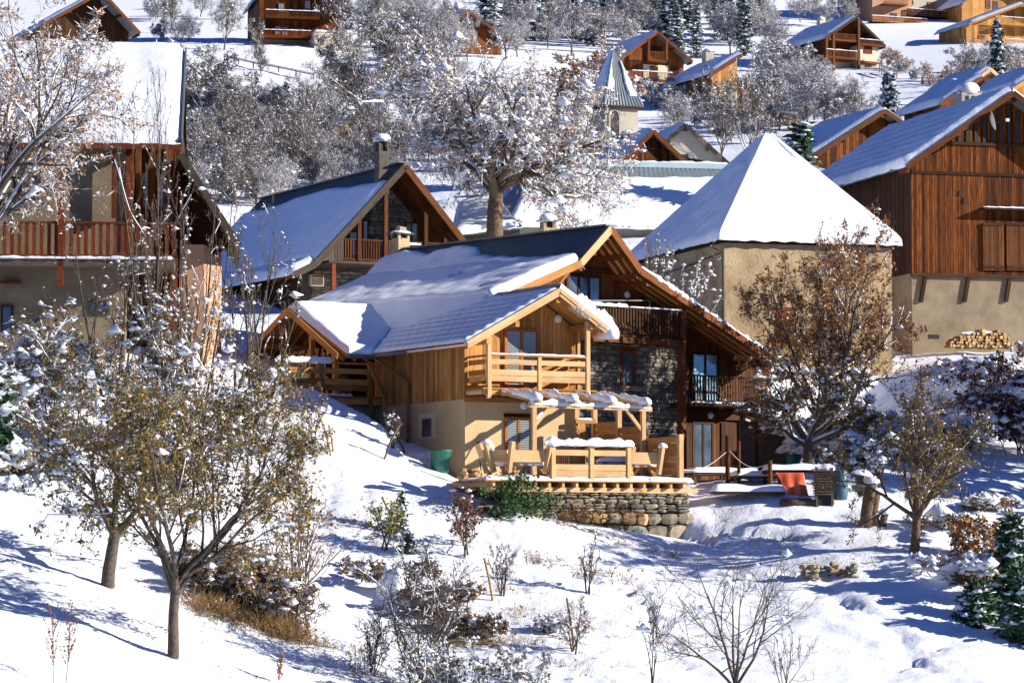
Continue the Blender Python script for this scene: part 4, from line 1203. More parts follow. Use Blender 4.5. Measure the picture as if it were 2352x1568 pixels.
# the slope is seen from the left: eave left is the back end
def main_up(s, t, nz, nz2): return main_up_mask(1 - s, t, nz, nz2)
def main_low(s, t, nz, nz2):
    k = np.clip((0.02 + t * 0 + 1), 0, 1) + 0 * s
    hole = ((1 - s - .40) / .035) ** 2 + ((t - .72 - (1 - s - .40) * -1.5) / .10) ** 2
    return np.where(hole < 1, -.2, k)
roof_slope(m, q(K, VBK - .1), K, A, q(A, VBK), slab=.12, snow=.34, mat='metal', corr=.19, edge=.3, seed=12, res=.1, mask=main_up, over=0, lip=False)
low_n = 0
Lo2 = Lo + (Lo - K) * .05
Lo3 = Lo2 + Vector((-.75, 0, -1.0))
roof_slope(m, q(Lo2, VBK - .3), Lo2, K, q(K, VBK - .1), slab=.12, snow=.34, mat='larch', edge=.28, seed=15, res=.11, mask=main_low, rip=.012, riprows=5, over=.05, lip=False)
roof_slope(m, q(Lo3, VBK - .3), Lo3 + Vector((0, .3, 0)), Lo2 + Vector((.12, .12, .06)), q(Lo2 + Vector((.12, 0, .06)), VBK - .3), slab=.05, snow=.3, mat='larch', edge=.28, seed=15, res=.15, over=.0, lip=False)
roof_slope(m, R2 + Vector((0, 0, 0)), q(R2, VBK), q(A, VBK), A, slab=.12, snow=.12, mat='metal', edge=.3, seed=18, res=.3)
roof_slope(m, R5, q(R5, VBK), q(R2, VBK), R2, slab=.12, snow=.16, mat='metal', edge=.3, seed=19, res=.3)
for (p_, q_) in ((K, A), (A, R2), (R2, R5), (Lo, K)):
    o_ = Vector((0, 0, -.19)); prism('soffit', 'chalet', [p_ + o_, q_ + o_, q_ + o_ + Vector((0, 1.6, 0)), p_ + o_ + Vector((0, 1.6, 0))], (0, 0, -.02), m.root)
snow_strip(A + Vector((.35, .12, -.3)), R2 + Vector((0, .12, .02)), .3, .1, m.root, seed=3)
snow_strip(R2 + Vector((0, .12, .02)), R5 + Vector((0, .12, .02)), .34, .16, m.root, seed=4)
beam('ridge_cap', 'metal', A + Vector((0, -.03, .05)), q(A, VBK) + Vector((0, 0, .05)), .5, .06, m.root)
# exposed roof window in the snow
rwd = [m.T(1040, 622, (K.z + Lo.z) / 2 + .15)]
slope_l = (K.z - Lo.z) / (K.x - Lo.x)
def on_low(px, py):
    # point on the lower left slope under a picture point
    d = ray(px, py)
    n_ = (m.U * -slope_l + Vector((0, 0, 1)))
    p0 = m.W(K)
    t = p0.dot(n_) / d.dot(n_)
    p = d * t - m.o
    return Vector((p.dot(m.U), p.dot(m.V), p.z))
a_, b_ = on_low(1008, 642), on_low(1064, 604)
beam('roof_window', 'darkwood', a_ + Vector((0, 0, .22)), b_ + Vector((0, 0, .22)), .16, .12, m.root)
beam('roof_window', 'iron', a_ + Vector((.25, -.2, .12)), b_ + Vector((.25, -.2, .12)), .4, .06, m.root)
for (p, q_) in ((A, K), (K, Lo), (A, R2), (R2, R5)):
    dd = (q_ - p).normalized()
    mt = 'larch_light' if p is A and q_ is K else ('larch' if q_ is Lo else 'chalet')
    beam('barge_board', mt, p + Vector((0, -.04, -.1)), q_ + Vector((0, -.04, -.1)), .05, .26, m.root)
# struts carrying the overhang
beam('strut', 'larch', m.P(1325, 600, VG + .3), m.P(1268, 668, -.1), .12, .12, m.root)
def mroof(u):
    pts = [(Lo.x, Lo.z), (K.x, K.z), (A.x, A.z), (R2.x, R2.z), (R5.x, R5.z)]
    return interp(pts, u) - .16
UL, UC, URR = m.F(1240, 700)[0] - 1.2, m.F(1557, 900)[0], m.F(1790, 900)[0] - .4
us = [UL, K.x, A.x, R2.x, UC, URR]
WS = m.F(1400, 773)[1]      # top of the stone, balcony level
prism('wall', 'darkwood', [(UL, .06, -2), (URR, .06, -2), (URR, .06, mroof(URR)), (R2.x, .06, mroof(R2.x)), (A.x, .06, mroof(A.x)), (K.x, .06, mroof(K.x)), (UL, .06, mroof(UL))], (0, VBK - 1, 0), m.root)
prof = [(Lo.x, mroof(Lo.x)), (K.x, mroof(K.x)), (A.x, mroof(A.x)), (R2.x, mroof(R2.x)), (R5.x, mroof(R5.x))]
planks(m, 'chalet', UL, UC, [(UL, WS), (UC, WS)], prof, .05, .2, .03)
planks(m, 'brown', UC, URR, [(UC, -.5), (URR, -.5)], prof, .05, .2, .03)  # darker boards than the sunlit gable: tree shade put into the colour
# soffit boards and rafters
for (p, q_) in ((A, K), (K, Lo), (A, R2), (R2, R5)):
    for vv_ in (-1.2, -.8, -.4):
        beam('rafter', 'larch', p + Vector((0, vv_ - VG, -.2)), q_ + Vector((0, vv_ - VG, -.2)), .1, .12, m.root)
for f in (.06, .5, .95):
    for (p, q_) in ((A, K), (R2, R5), (A, R2)):
        c_ = p + (q_ - p) * f
        beam('purlin', 'chalet', (c_.x, VG + .05, c_.z - .32), (c_.x, .05, c_.z - .32), .16, .2, m.root)
hu, hw = m.F(1300, 640); ha, _ = m.F(1575, 700)
box('tie_beam', 'darkwood', (m.F(1300, 617)[0], -.1, m.F(1330, 620)[1] - .08), (m.F(1500, 617)[0], .02, m.F(1330, 620)[1] + .08), m.root)
a0, w1_ = m.F(1300, 628); a1, w0_ = m.F(1380, 705)
window(m, 'F', a0, a1, WS + .1, w1_, -.0, fmat='darkwood', gmat=['glass', 'glass', 'glass_blue'], mull=2, fw=.1, fd=.05)
lu, lw = m.F(1439, 677)
lathe('wall_lamp', 'white_plastic', [(.02, 0), (.13, .0), (.14, .04), (.1, .1), (.01, .12)], (lu, -.01, lw), m.root, axis=(0, -1, 0))
# dark balcony
BV = -1.35
ub0, wt_ = m.F(1347, 700, BV); ub1, _ = m.F(1568, 715, BV); wb_ = m.F(1450, 769, BV)[1]
box('balcony_floor', 'darkwood', (ub0, BV - .04, wb_ - .08), (ub1, 0.02, wb_), m.root)
balusters(m, (ub0, BV, wb_), (ub1, BV, wb_), wt_ - wb_ + .0, .14, .075, .03, 'darkwood')  # dark timber, deepened further to carry the tree shade on this balcony
snow_strip((ub0, BV, wt_ + .02), (ub0 + 2.0, BV, wt_ + .02), .2, .11, m.root, seed=2)
snow_strip((ub0 + 2.0, BV, wt_ + .02), (ub1, BV, wt_ + .02), .12, .035, m.root, seed=3)
box('rim_beam', 'brown', (ub0, BV, wb_ - .3), (ub1, BV + .12, wb_ - .09), m.root)
for k in range(7):
    u = ub0 + .3 + k * .72
    if u < ub1: beam('joist', 'brown', (u, BV - .1, wb_ - .18), (u, .05, wb_ - .18), .14, .17, m.root)
box('post', 'brown', (ub1 - .1, BV - .03, -.3), (ub1 + .14, BV + .2, mroof(ub1) + .02), m.root)
# clothes frame on the balcony
cf = m.P(1380, 690, -.9)
fr = empty('drying_rack', m.o, m.yaw, 'thin metal drying rack standing on the dark balcony', 'rack')
for (a, b) in (((1362, 690), (1362, 725)), ((1362, 690), (1492, 690)), ((1492, 690), (1492, 725))):
    beam('tube', 'metal_grey', m.P(a[0], a[1], -.9), m.P(b[0], b[1], -.9), .03, .03, fr)
# slate wall
aw0, ww1 = m.F(1425, 805); aw1, ww0 = m.F(1457, 886)
sa0 = m.F(1322, 900)[0] - .1; sa1 = UC + .05
box('stone_core', 'mortar', (sa0, .0, -1.5), (sa1, .3, WS), m.root)
stone_courses(m, 'F', sa0, sa1, -.5, WS, .02, .085, .17, .2, .5, .14, ('slate', 'slate', 'fieldstone'), holes=[(aw0 - .02, aw1 + .02, ww0 - .05, ww1 + .15)], limit=280, seed=4, proud=.045)
window(m, 'F', aw0, aw1, ww0, ww1, -.03, fmat='redwood', gmat='glass', mull=0, trans=1, fw=.08, fd=.02)
ac = (aw0 + aw1) / 2
arc = [(ac + math.cos(math.pi * j / 8) * (aw1 - aw0) / 2, -.02, ww1 + math.sin(math.pi * j / 8) * .16) for j in range(9)]
prism('window_arch', 'redwood', arc, (0, .06, 0), m.root)
box('sill', 'slate', (aw0 - .05, -.14, ww0 - .1), (aw1 + .5, .05, ww0 - .02), m.root)
# openings right of the corner
def mwin(x0, y0, x1, y1, **k):
    a, w1_ = m.F(x0, y0); b, w0_ = m.F(x1, y1)
    return window(m, 'F', a, b, w0_, w1_, .0, **k)
mwin(1587, 808, 1650, 925, fmat='darkwood', gmat='glass_blue', mull=1, fw=.09)
box('corner_post', 'chalet', (m.F(1557, 900)[0], -.1, -.4), (m.F(1570, 900)[0], .03, m.F(1557, 790)[1]), m.root)
f2 = m.F(1600, 928)[1]; e0 = m.F(1583, 900, -1.1)[0]; e1 = m.F(1740, 900, -1.1)[0]
box('balcony_floor', 'darkwood', (e0, -1.15, f2 - .12), (e1, .02, f2), m.root)
balusters(m, (e0, -1.1, f2), (e1, -1.1, f2), 1.0, .14, .06, .03, 'darkwood')
snow_strip((e0 + .1, -1.12, f2), (e1, -1.12, f2), .16, .06, m.root, seed=8)
box('beam', 'brown', (m.F(1570, 950)[0], -.14, m.F(1600, 962)[1]), (URR, .0, m.F(1600, 941)[1]), m.root)
mwin(1589, 968, 1638, 1085, fmat='darkwood', gmat='glass', mull=1, fw=.09, name='glazed_door')
for (x0, x1) in ((1562, 1588), (1655, 1690)):
    a = m.F(x0, 1000)[0]; b = m.F(x1, 1000)[0]; n__ = 4
    for k in range(n__):
        box('shutter_board', 'darkwood', (a + (b - a) * k / n__ + .005, -.05, 0), (a + (b - a) * (k + 1) / n__ - .005, -.0, m.F(x0, 970)[1]), m.root)
box('pillar', 'plaster_grey', (m.F(1700, 1000)[0], -.3, -.5), (m.F(1711, 1000)[0], -.0, m.F(1700, 950)[1]), m.root)
mwin(1711, 984, 1733, 1046, fmat='darkwood', gmat='glass_blue', mull=0)
mwin(1746, 997, 1768, 1035, fmat='darkwood', gmat='glass_blue', mull=0)
lu, lw = m.F(1624, 954)
lathe('wall_lamp', 'white_plastic', [(.02, 0), (.12, .0), (.13, .04), (.1, .1), (.01, .12)], (lu, -.15, lw), m.root, axis=(0, -1, 0))
mc = m.P(919, 592, VBK - .6)
chimney(m, (mc.x, mc.y, mc.z - 1.0), .55, .5, 1.75, 'plaster_old', 'slate', 1.5, snow=.1, legs=.16)
stone((mc.x + .02, mc.y, mc.z + 1.1), (.4, .35, .28), (0, .2, 0), ('fieldstone',), m.root)
# board path from the right: wooden crates by the door
# ------------------------------------------------------------------ generic gabled house traced from its gable
def gable(h, apex, left, right, v0, back, wall_in=.5, wallmat='chalet', basemat='plaster_pale', base_w=None, bottom=-3.0, snowL=.25, snowR=.2, slabmat='metal', rip=0.0,
          barge='chalet', plank=.22, ov=.9, limitp=True, rows=0, boards=True, res=.3, wl=None, wr=None, leftmat=None, bare=0.0, corr=0.0, splits=()):
    """apex/left/right are (u,w) of the barge line in the plane v=v0; the wall stands ov behind it"""
    vw = v0 + ov
    A, L_, R_ = Vector((apex[0], v0, apex[1])), Vector((left[0], v0, left[1])), Vector((right[0], v0, right[1]))
    def q(p): return Vector((p.x, back, p.z))
    roof_slope(h, q(L_), L_, A, q(A), slab=.12, snow=snowL, mat=slabmat, rip=rip, seed=A.x + 3, res=res, bare=bare, corr=corr)
    roof_slope(h, R_, q(R_), q(A), A, slab=.12, snow=snowR, mat=slabmat, seed=A.x + 7, res=res)
    for (a, b) in ((L_, A), (A, R_)):
        beam('barge_board', barge, a + Vector((0, -.03, -.1)), b + Vector((0, -.03, -.1)), .06, .26, h.root)
    prof = [(L_.x, L_.z - .14), (A.x, A.z - .14), (R_.x, R_.z - .14)]
    wl = L_.x + wall_in if wl is None else wl; wr = R_.x - wall_in if wr is None else wr
    bw = bottom if base_w is None else base_w
    prism('wall', basemat if base_w is not None else 'darkwood', [(wl, vw, bottom), (wr, vw, bottom), (wr, vw, bw if base_w is not None else interp(prof, wr)), (wl, vw, bw if base_w is not None else interp(prof, wl))], (0, back - vw - .4, 0), h.root)
    prism('gable_wall', 'darkwood' if boards else basemat, [(wl + .02, vw + .03, bw), (wr - .02, vw + .03, bw), (wr - .02, vw + .03, interp(prof, wr)), (A.x, vw + .03, A.z - .16), (wl + .02, vw + .03, interp(prof, wl))], (0, back - vw - .5, 0), h.root)
    if boards:
        lv = [bw] + list(splits) + [99]
        for s0, s1 in zip(lv, lv[1:]):
            tp = [(u, min(w, s1 - .02)) for (u, w) in prof]
            if s1 < 90:   # flat top cut by the roof line
                us = np.linspace(wl, wr, 41); tp = [(u, min(interp(prof, u), s1 - .02)) for u in us]
            planks(h, wallmat, wl, wr, [(wl, s0), (wr, s0)], tp, vw + .03, plank, .03, 'F')
        lm_ = leftmat or wallmat
        planks(h, lm_, vw, back - .5, [(vw, bw), (back, bw)], [(vw, interp(prof, wl)), (back, interp(prof, wl))], wl + .01, plank, .03, 'L')
    for f in (0.02, .5, .98):
        for (a, b) in ((L_, A), (A, R_)):
            c = a + (b - a) * f
            beam('purlin', barge, (c.x, v0 + .05, c.z - .3), (c.x, vw, c.z - .3), .16, .2, h.root)
    return vw, prof
def win(h, p0, p1, v, fm='frame', gm='glass', mull=1, fw=.07, **k):
    a, w1 = h.F(p0[0], p0[1], v); b, w0 = h.F(p1[0], p1[1], v)
    return window(h, 'F', a, b, w0, w1, v, fmat=fm, gmat=gm, mull=mull, fw=fw, **k)
def balcony(h, x0, x1, yt, yb, v, depth, mat='chalet', step=.16, snow=True, boards=False, brace=False, wall=None):
    u0, wt = h.F(x0, yt, v); u1, _ = h.F(x1, yt, v); wb = h.F((x0 + x1) / 2, yb, v)[1]
    wt = h.F((x0 + x1) / 2, yt, v)[1]
    box('balcony_floor', mat, (u0, v - .05, wb - .14), (u1, v + depth, wb), h.root)
    if boards:
        n = max(2, int((u1 - u0) / 1.6)); H_ = wt - wb
        for i in range(n + 1):
            u = u0 + (u1 - u0) * i / n; box('post', mat, (u - .05, v - .05, wb), (u + .05, v + .05, wt), h.root)
        for f0, f1 in ((.08, .3), (.4, .62), (.72, .95)):
            box('rail_board', mat, (u0, v - .07, wb + H_ * f0), (u1, v - .03, wb + H_ * f1), h.root)
    else:
        balusters(h, (u0, v, wb), (u1, v, wb), wt - wb, step, .05, .03, mat)
    if snow: snow_strip((u0, v, wt + .02), (u1, v, wt + .02), .16, .07, h.root, seed=u0)
    return u0, u1, wb, wt

# second chalet, behind and left of the middle
c2 = House('shaded_chalet', 931, 700, 147, 27, 'dark chalet with steep blue-shadowed snow roof and cluttered gable balcony, left of the middle', 'chalet')
A = c2.F(931, 377, -1.6); L_ = c2.F(723, 602, -1.6); L2 = c2.F(676, 625, -1.6); R_ = c2.F(1065, 549, -1.6)
BK = c2.Lf(600, 462, A[0])[0]
Av, Lv, L2v, Rv = [Vector((p[0], -1.6, p[1])) for p in (A, L_, L2, R_)]
def bq(p): return Vector((p.x, BK, p.z))
roof_slope(c2, bq(Lv), Lv, Av, bq(Av), slab=.12, snow=.3, mat='metal', bare=.9, seed=3, res=.25, corr=.22)
roof_slope(c2, bq(L2v) , L2v, Lv + Vector((0, 0, 0)), bq(Lv), slab=.12, snow=.34, mat='larch', seed=5, res=.2, over=.25)
roof_slope(c2, Rv, bq(Rv), bq(Av), Av, slab=.12, snow=.15, mat='metal', seed=4, res=.4)
for (p_, q_) in ((Lv, Av), (Av, Rv)):
    o_ = Vector((0, 0, -.18)); prism('soffit', 'brown', [p_ + o_, q_ + o_, q_ + o_ + Vector((0, 2.8, 0)), p_ + o_ + Vector((0, 2.8, 0))], (0, 0, -.02), c2.root)
beam('ridge_cap', 'metal', Av + Vector((0, -.05, .08)), bq(Av) + Vector((0, 0, .08)), .7, .06, c2.root)
for a, b in ((Lv, Av), (Av, Rv), (L2v, Lv)):
    beam('barge_board', 'greywood' if a is not Av else 'brown', a + Vector((0, -.03, -.12)), b + Vector((0, -.03, -.12)), .06, .3, c2.root)
    for vv_ in (-1.2, -.6, 0.2, 1.0):
        beam('rafter', 'brown', a + Vector((0, vv_ + 1.6, -.22)), b + Vector((0, vv_ + 1.6, -.22)), .1, .12, c2.root)
def c2r(u): return interp([(L2v.x, L2v.z), (Lv.x, Lv.z), (Av.x, Av.z), (Rv.x, Rv.z)], u) - .2
vw = 1.2
fb = c2.F(850, 601, -1.3)[1]
gl = c2.F(787, 560, vw)[0]; gr = c2.F(1050, 560, vw)[0]
prism('wall', 'mortar', [(L2v.x + .9, vw, -4), (gr, vw, -4), (gr, vw, c2r(gr)), (Av.x, vw, c2r(Av.x)), (L2v.x + .9, vw, c2r(L2v.x + .9))], (0, BK - 2, 0), c2.root)
stone_courses(c2, 'F', c2.F(855, 560, vw)[0], c2.F(945, 560, vw)[0], fb, c2r(Av.x) - .4, vw, .12, .24, .25, .55, .12, ('slate', 'fieldstone'), limit=90, seed=9, stuffname='small_stones')
stone_courses(c2, 'F', c2.F(720, 680, vw)[0], c2.F(830, 680, vw)[0], c2.F(800, 720, vw)[1], fb - .3, vw, .12, .24, .25, .55, .12, ('slate', 'fieldstone'), limit=70, seed=10, stuffname='small_stones')
planks(c2, 'brown', c2.F(950, 560, vw)[0], gr, [(0, fb), (20, fb)], [(u, c2r(u)) for u in np.linspace(-3, 6, 19)], vw, .2, .03)
fx0 = c2.F(755, 599, -1.3)[0]; fx1 = c2.F(1010, 599, -1.3)[0]
box('balcony_floor', 'greywood', (fx0, -1.35, fb - .12), (fx1, vw, fb), c2.root)
bx0 = c2.F(788, 560, -1.3)[0]
balusters(c2, (bx0, -1.3, fb), (fx1, -1.3, fb), 1.0, .13, .06, .03, 'brown')
for k in range(5):
    u = fx0 + (bx0 - fx0) * k / 5
    box('board', 'greywood', (u, -1.34, fb), (u + (bx0 - fx0) / 5 - .02, -1.3, min(fb + 1.2, c2r(u) - .1)), c2.root)
for (x, yb_) in ((885, 600), (977, 560), (824.6, 600), (1022, 560)):
    u = c2.F(x, 560, -1.3)[0]; box('post', 'brown', (u - .09, -1.4, fb), (u + .09, -1.22, c2r(u)), c2.root)
u = c2.F(765, 650, -1.2)[0]; box('post', 'redwood', (u - .09, -1.3, -3), (u + .09, -1.12, fb - .12), c2.root)
win(c2, (832, 505), (846, 560), vw - .0, 'redwood', 'curtain', 0)
win(c2, (800, 530), (822, 590), vw - .0, 'redwood', 'curtain', 0)
win(c2, (929, 509), (960, 560), vw - .05, 'redwood', 'glass_blue', 1)
snow_strip(c2.P(925, 562, -1.3), c2.P(968, 562, -1.3), .14, .1, c2.root)
prism('lower_wall', 'darkwood', [(L2v.x + .7, -.2, -4), (L2v.x + .9, -.2, -4), (L2v.x + .9, -.2, c2r(L2v.x + .8)), (L2v.x + .7, -.2, c2r(L2v.x + .8))], (0, BK - 1, 0), c2.root)
hb = empty('wall_box', c2.o, c2.yaw, 'pale box hanging in the dark below the balcony of the shaded chalet', 'box')
a, w1_ = c2.F(715, 630, -.4); b, w0_ = c2.F(744, 657, -.4)
box('cabinet', 'plaster_grey', (a, -.4, w0_), (b, -.1, w1_), hb)
box('door', 'greywood', (a + .05, -.43, w0_ + .05), (b - .05, -.405, w1_ - .05), hb)
pc = c2.P(886, 395, .6)
cc = c2.Lf(886, 375, Av.x - .7)
chimney(c2, (Av.x - .9, cc[0], Av.z - 1.4), .5, .5, 2.0, 'mortar', 'greywood', 1.6, snow=.3, legs=.5)
ant = empty('roof_antenna', c2.o, c2.yaw, 'thin pole antenna with snow on its arms above the chimney of the shaded chalet', 'antenna')
ax_, ay_ = Av.x - .9, cc[0]; az_ = Av.z + 1.2
box('pole', 'iron', (ax_ - .02, ay_ + .33, az_ - 1.0), (ax_ + .02, ay_ + .37, az_ + 1.9), ant)
beam('arm', 'iron', (ax_ - .9, ay_ + .35, az_ + 1.7), (ax_ + .3, ay_ + .35, az_ + 1.8), .03, .03, ant)
beam('arm', 'iron', (ax_ - .6, ay_ + .35, az_ + 1.1), (ax_ + 1.1, ay_ + .35, az_ + 1.0), .03, .03, ant)
snow_strip((ax_ - .9, ay_ + .35, az_ + 1.72), (ax_ + .3, ay_ + .35, az_ + 1.82), .07, .08, ant)

# left house with the red balcony
lh = House('red_balcony_house', 290, 800, 108.5, 5, 'big pale house with rust red slatted balcony and a broad white snow roof, left edge', 'house')
e0 = lh.F(-160, 322, -1.6); e1 = lh.F(415, 327, -1.6)
we = e1[1]
rv = 5.9; rw_ = we + 7.5 * .577
roof_slope(lh, (e0[0], -1.6, we), (e1[0], -1.6, we), (e1[0], rv, rw_), (e0[0], rv, rw_), slab=.2, snow=.32, mat='darkwood', seed=3, edge=.35, res=.25)
roof_slope(lh, (e1[0], 13.4, we), (e0[0], 13.4, we), (e0[0], rv, rw_), (e1[0], rv, rw_), slab=.2, snow=.3, mat='darkwood', seed=4, edge=.35, res=.5)
beam('barge_board', 'metal', (e1[0] + .03, -1.6, we), (e1[0] + .03, rv, rw_), .06, .3, lh.root)
beam('fascia', 'redwood', (e0[0], -1.62, we - .15), (e1[0], -1.62, we - .15), .05, .2, lh.root)
cu = lh.F(290, 500)[0]; ru_ = lh.F(412, 500)[0]; lu_ = lh.F(-170, 500)[0]
prism('wall', 'plaster_brown', [(lu_, 0, -6), (cu, 0, -6), (cu, 0, we + .2), (lu_, 0, we + .2)], (0, 11.5, 0), lh.root)
prism('gable_side', 'darkwood', [(cu, 2.2, -6), (ru_, 2.2, -6), (ru_, 2.2, we + 1.3), (cu, 2.2, we + 1.3)], (0, 9, 0), lh.root)
planks(lh, 'brown', cu, ru_, [(cu, -.5), (ru_, -.5)], [(cu, we + 1.2), (ru_, we + 1.2)], 2.2, .2, .03)
bv = -1.35
fb = lh.F(150, 592, bv)[1]; ft = lh.F(150, 511, bv)[1]
b0 = lh.F(-160, 550, bv)[0]; b1 = lh.F(400, 550, bv)[0]
box('balcony_floor', 'greywood', (b0, bv - .1, fb - .3), (b1, 2.1, fb - .02), lh.root)
balusters(lh, (b0, bv, fb), (b1, bv, fb), ft - fb, .245, .13, .035, 'redwood', rail=.07)
snow_strip((b0, bv - .05, fb - .03), (b1, bv - .05, fb - .03), .22, .08, lh.root)
for x in (140, -40):
    u = lh.F(x, 500, bv)[0]; box('post', 'redwood', (u - .1, bv - .1, fb - 1.0), (u + .1, bv + .1, we - .15), lh.root)
u = lh.F(262, 400, -.3)[0]; box('post', 'redwood', (u - .08, -.35, fb + 1.5), (u + .08, -.2, we - .1), lh.root)
box('corner_post', 'redwood', (cu - .02, -.08, fb), (cu + .22, .3, we), lh.root)
for x in (318, 350, 385):
    u = lh.F(x, 500, 2.0)[0]; box('post', 'chalet', (u - .09, 1.95, fb), (u + .09, 2.15, we + 1), lh.root)
win(lh, (325, 395), (345, 480), 2.15, 'redwood', 'glass', 0)
win(lh, (362, 400), (382, 480), 2.15, 'redwood', 'glass', 0)
win(lh, (205, 690), (252, 722), 0, 'greywood', 'glass', 1)
box('beam', 'chalet', (lh.F(0, 700)[0], -.2, lh.F(0, 652)[1]), (lh.F(48, 700)[0], .0, lh.F(0, 647)[1]), lh.root)
win(lh, (2, 700), (30, 760), 0, 'darkwood', 'glass', 0)
# light rendered pillar wing at the right corner, lit from the right
sa_, sw_ = lh.F(413, 568, 1.0); sb_, _ = lh.F(469, 568, 1.0)
prism('pillar_wall', 'salmon', [(sa_, 1.0, -6), (sb_, 1.0, -6), (sb_, 1.0, sw_ + .1), (sa_, 1.0, sw_ + .1)], (.6, 3.5, 0), lh.root)
beam('post', 'redwood', (sa_ - .2, .9, -2), (sa_ - .2, .9, sw_ - .4), .25, .25, lh.root)
# dark lean-to roof running down to the right
p0, p1 = lh.P(414, 350, .5), lh.P(548, 562, .5)
off = Vector((0, 7.5, 0))
prism('side_roof', 'darkwood', [p0, p1, p1 + off, p0 + off], (0, 0, -.18), lh.root)
for k in range(16):
    a = p0 + (p1 - p0) * ((k + .5) / 16)
    beam('batten', 'greywood', a + Vector((0, 0, -.24)), a + off + Vector((0, 0, -.24)), .1, .08, lh.root)
prism('side_wall', 'darkwood', [lh.P(414, 352, 2.5), lh.P(540, 560, 2.5), lh.P(470, 600, 2.5), lh.P(400, 600, 2.5)], (0, .2, 0), lh.root)
beam('barge_board', 'greywood', p0 + Vector((0, -.04, -.06)), p1 + Vector((0, -.04, -.06)), .05, .26, lh.root)
d_ = (p1 - p0); roof_slope(lh, p1 + off, p1, p0, p0 + off, slab=.02, snow=.06, mat='metal', seed=7, res=.5)

# long hall with the broad white roof behind the middle
hall = House('village_hall', 1200, 560, 165, 11, 'long hall with a broad sunlit snow roof and ribbed metal strip along its ridge', 'hall')
er = hall.F(1760, 520); el = hall.F(1160, 527)
we_ = (el[1] + er[1]) / 2
rv = 6.0; pr_ = hall.Lf
rl_ = hall.F(1233, 376, rv); rr_ = hall.F(1672, 386, rv)
wr_ = (rl_[1] + rr_[1]) / 2
def hallmask(s, t, nz, nz2):
    lim = np.interp(s, [0, .08, .3, .45, .8, 1], [.92, .93, .93, .80, .82, .86]); return np.clip((lim + .015 * nz2 - t) * 9, -.6, 1)
roof_slope(hall, (el[0], 0, we_), (er[0], 0, we_), (rr_[0], rv, wr_), (rl_[0], rv, wr_), slab=.15, snow=.3, mat='metal_grey', corr=.3, seed=6, mask=hallmask, res=.22, rip=.015, riprows=20)
roof_slope(hall, (rr_[0], 12, we_), (rl_[0], 12, we_), (rl_[0], rv, wr_), (rr_[0], rv, wr_), slab=.15, snow=.2, mat='metal_grey', seed=7, res=.6)
beam('ridge_flashing', 'flashing', (rl_[0] - .1, rv - .25, wr_ + .05), (rr_[0], rv - .25, wr_ + .05), .1, .3, hall.root)
snow_strip((rl_[0] - .1, rv - .1, wr_ + .18), (rr_[0], rv - .1, wr_ + .18), .3, .12, hall.root)
# hip on the left in shade
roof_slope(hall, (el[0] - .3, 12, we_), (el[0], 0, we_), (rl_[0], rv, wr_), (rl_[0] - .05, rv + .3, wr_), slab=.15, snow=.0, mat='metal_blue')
prism('wall', 'plaster_grey', [(el[0] + .4, .8, -4), (er[0], .8, -4), (er[0], .8, we_), (el[0] + .4, .8, we_)], (0, 10, 0), hall.root)
# white low roof left of the tree trunk
lr = House('low_snow_roof_shed', 1060, 560, 158, 16, 'low shed with a smooth snow roof between the shaded chalet and the big tree trunk', 'shed')
a = lr.F(1035, 540, 0); b = lr.F(1200, 520, 0); c = lr.F(1062, 478, 4.5); d = lr.F(1185, 455, 4.5)
roof_slope(lr, (a[0], 0, a[1]), (b[0], 0, b[1]), (b[0], 4.5, d[1]), (c[0] - .3, 4.5, c[1] + .1), slab=.15, snow=.25, mat='metal_blue', seed=2, res=.3)
prism('wall', 'mortar', [(a[0] + .4, .5, -3), (b[0], .5, -3), (b[0], .5, b[1]), (a[0] + .4, .5, a[1])], (0, 4, 0), lr.root)
# chimney standing just behind the chalet ridge
tc = House('stone_chimney_house', 1259, 620, 128, 20, 'ochre chimney with four cap legs and a snow hat behind the chalet ridge', 'chimney')
a = tc.F(1259, 524)
chimney(tc, (a[0], 0, a[1] - 1.5), .55, .5, 1.5, 'plaster_old', 'slate', 1.45, snow=.26, legs=.28)

# church tower with its spire
ct = House('church_tower', 1405, 330, 186, 24, 'pale bell tower with a tall sheet metal spire streaked with snow', 'tower')
ap = ct.F(1393, 108, 0)
bl = ct.F(1392, 246, 0); br = ct.F(1480, 246, 0)
S = (br[0] - bl[0]) * 1.08; ul = br[0] - S; vb_ = S
wb_ = br[1]; wa_ = ct.F(1393, 108, S / 2)[1]
apx = Vector(((ul + br[0]) / 2, S / 2, wa_))
base = [Vector((ul, 0, wb_)), Vector((br[0], 0, wb_)), Vector((br[0], S, wb_)), Vector((ul, S, wb_))]
for i in range(4):
    a, b = base[i], base[(i + 1) % 4]; n__ = 26
    V = []; nrm = (b - a).cross(apx - a).normalized()
    for k in range(n__ + 1):
        f = k / n__; p = a + (b - a) * f
        V.append(p + nrm * (.03 * (k % 2))); V.append(apx + (a + (b - a) * f - apx) * .02 + nrm * (.0))
    Fc = [(2 * k, 2 * k + 2, 2 * k + 3, 2 * k + 1) for k in range(n__)]
    obj('spire_face', V, Fc, 'metal_blue', ct.root)
prism('spire_soffit', 'darkwood', base, (0, 0, -.12), ct.root)
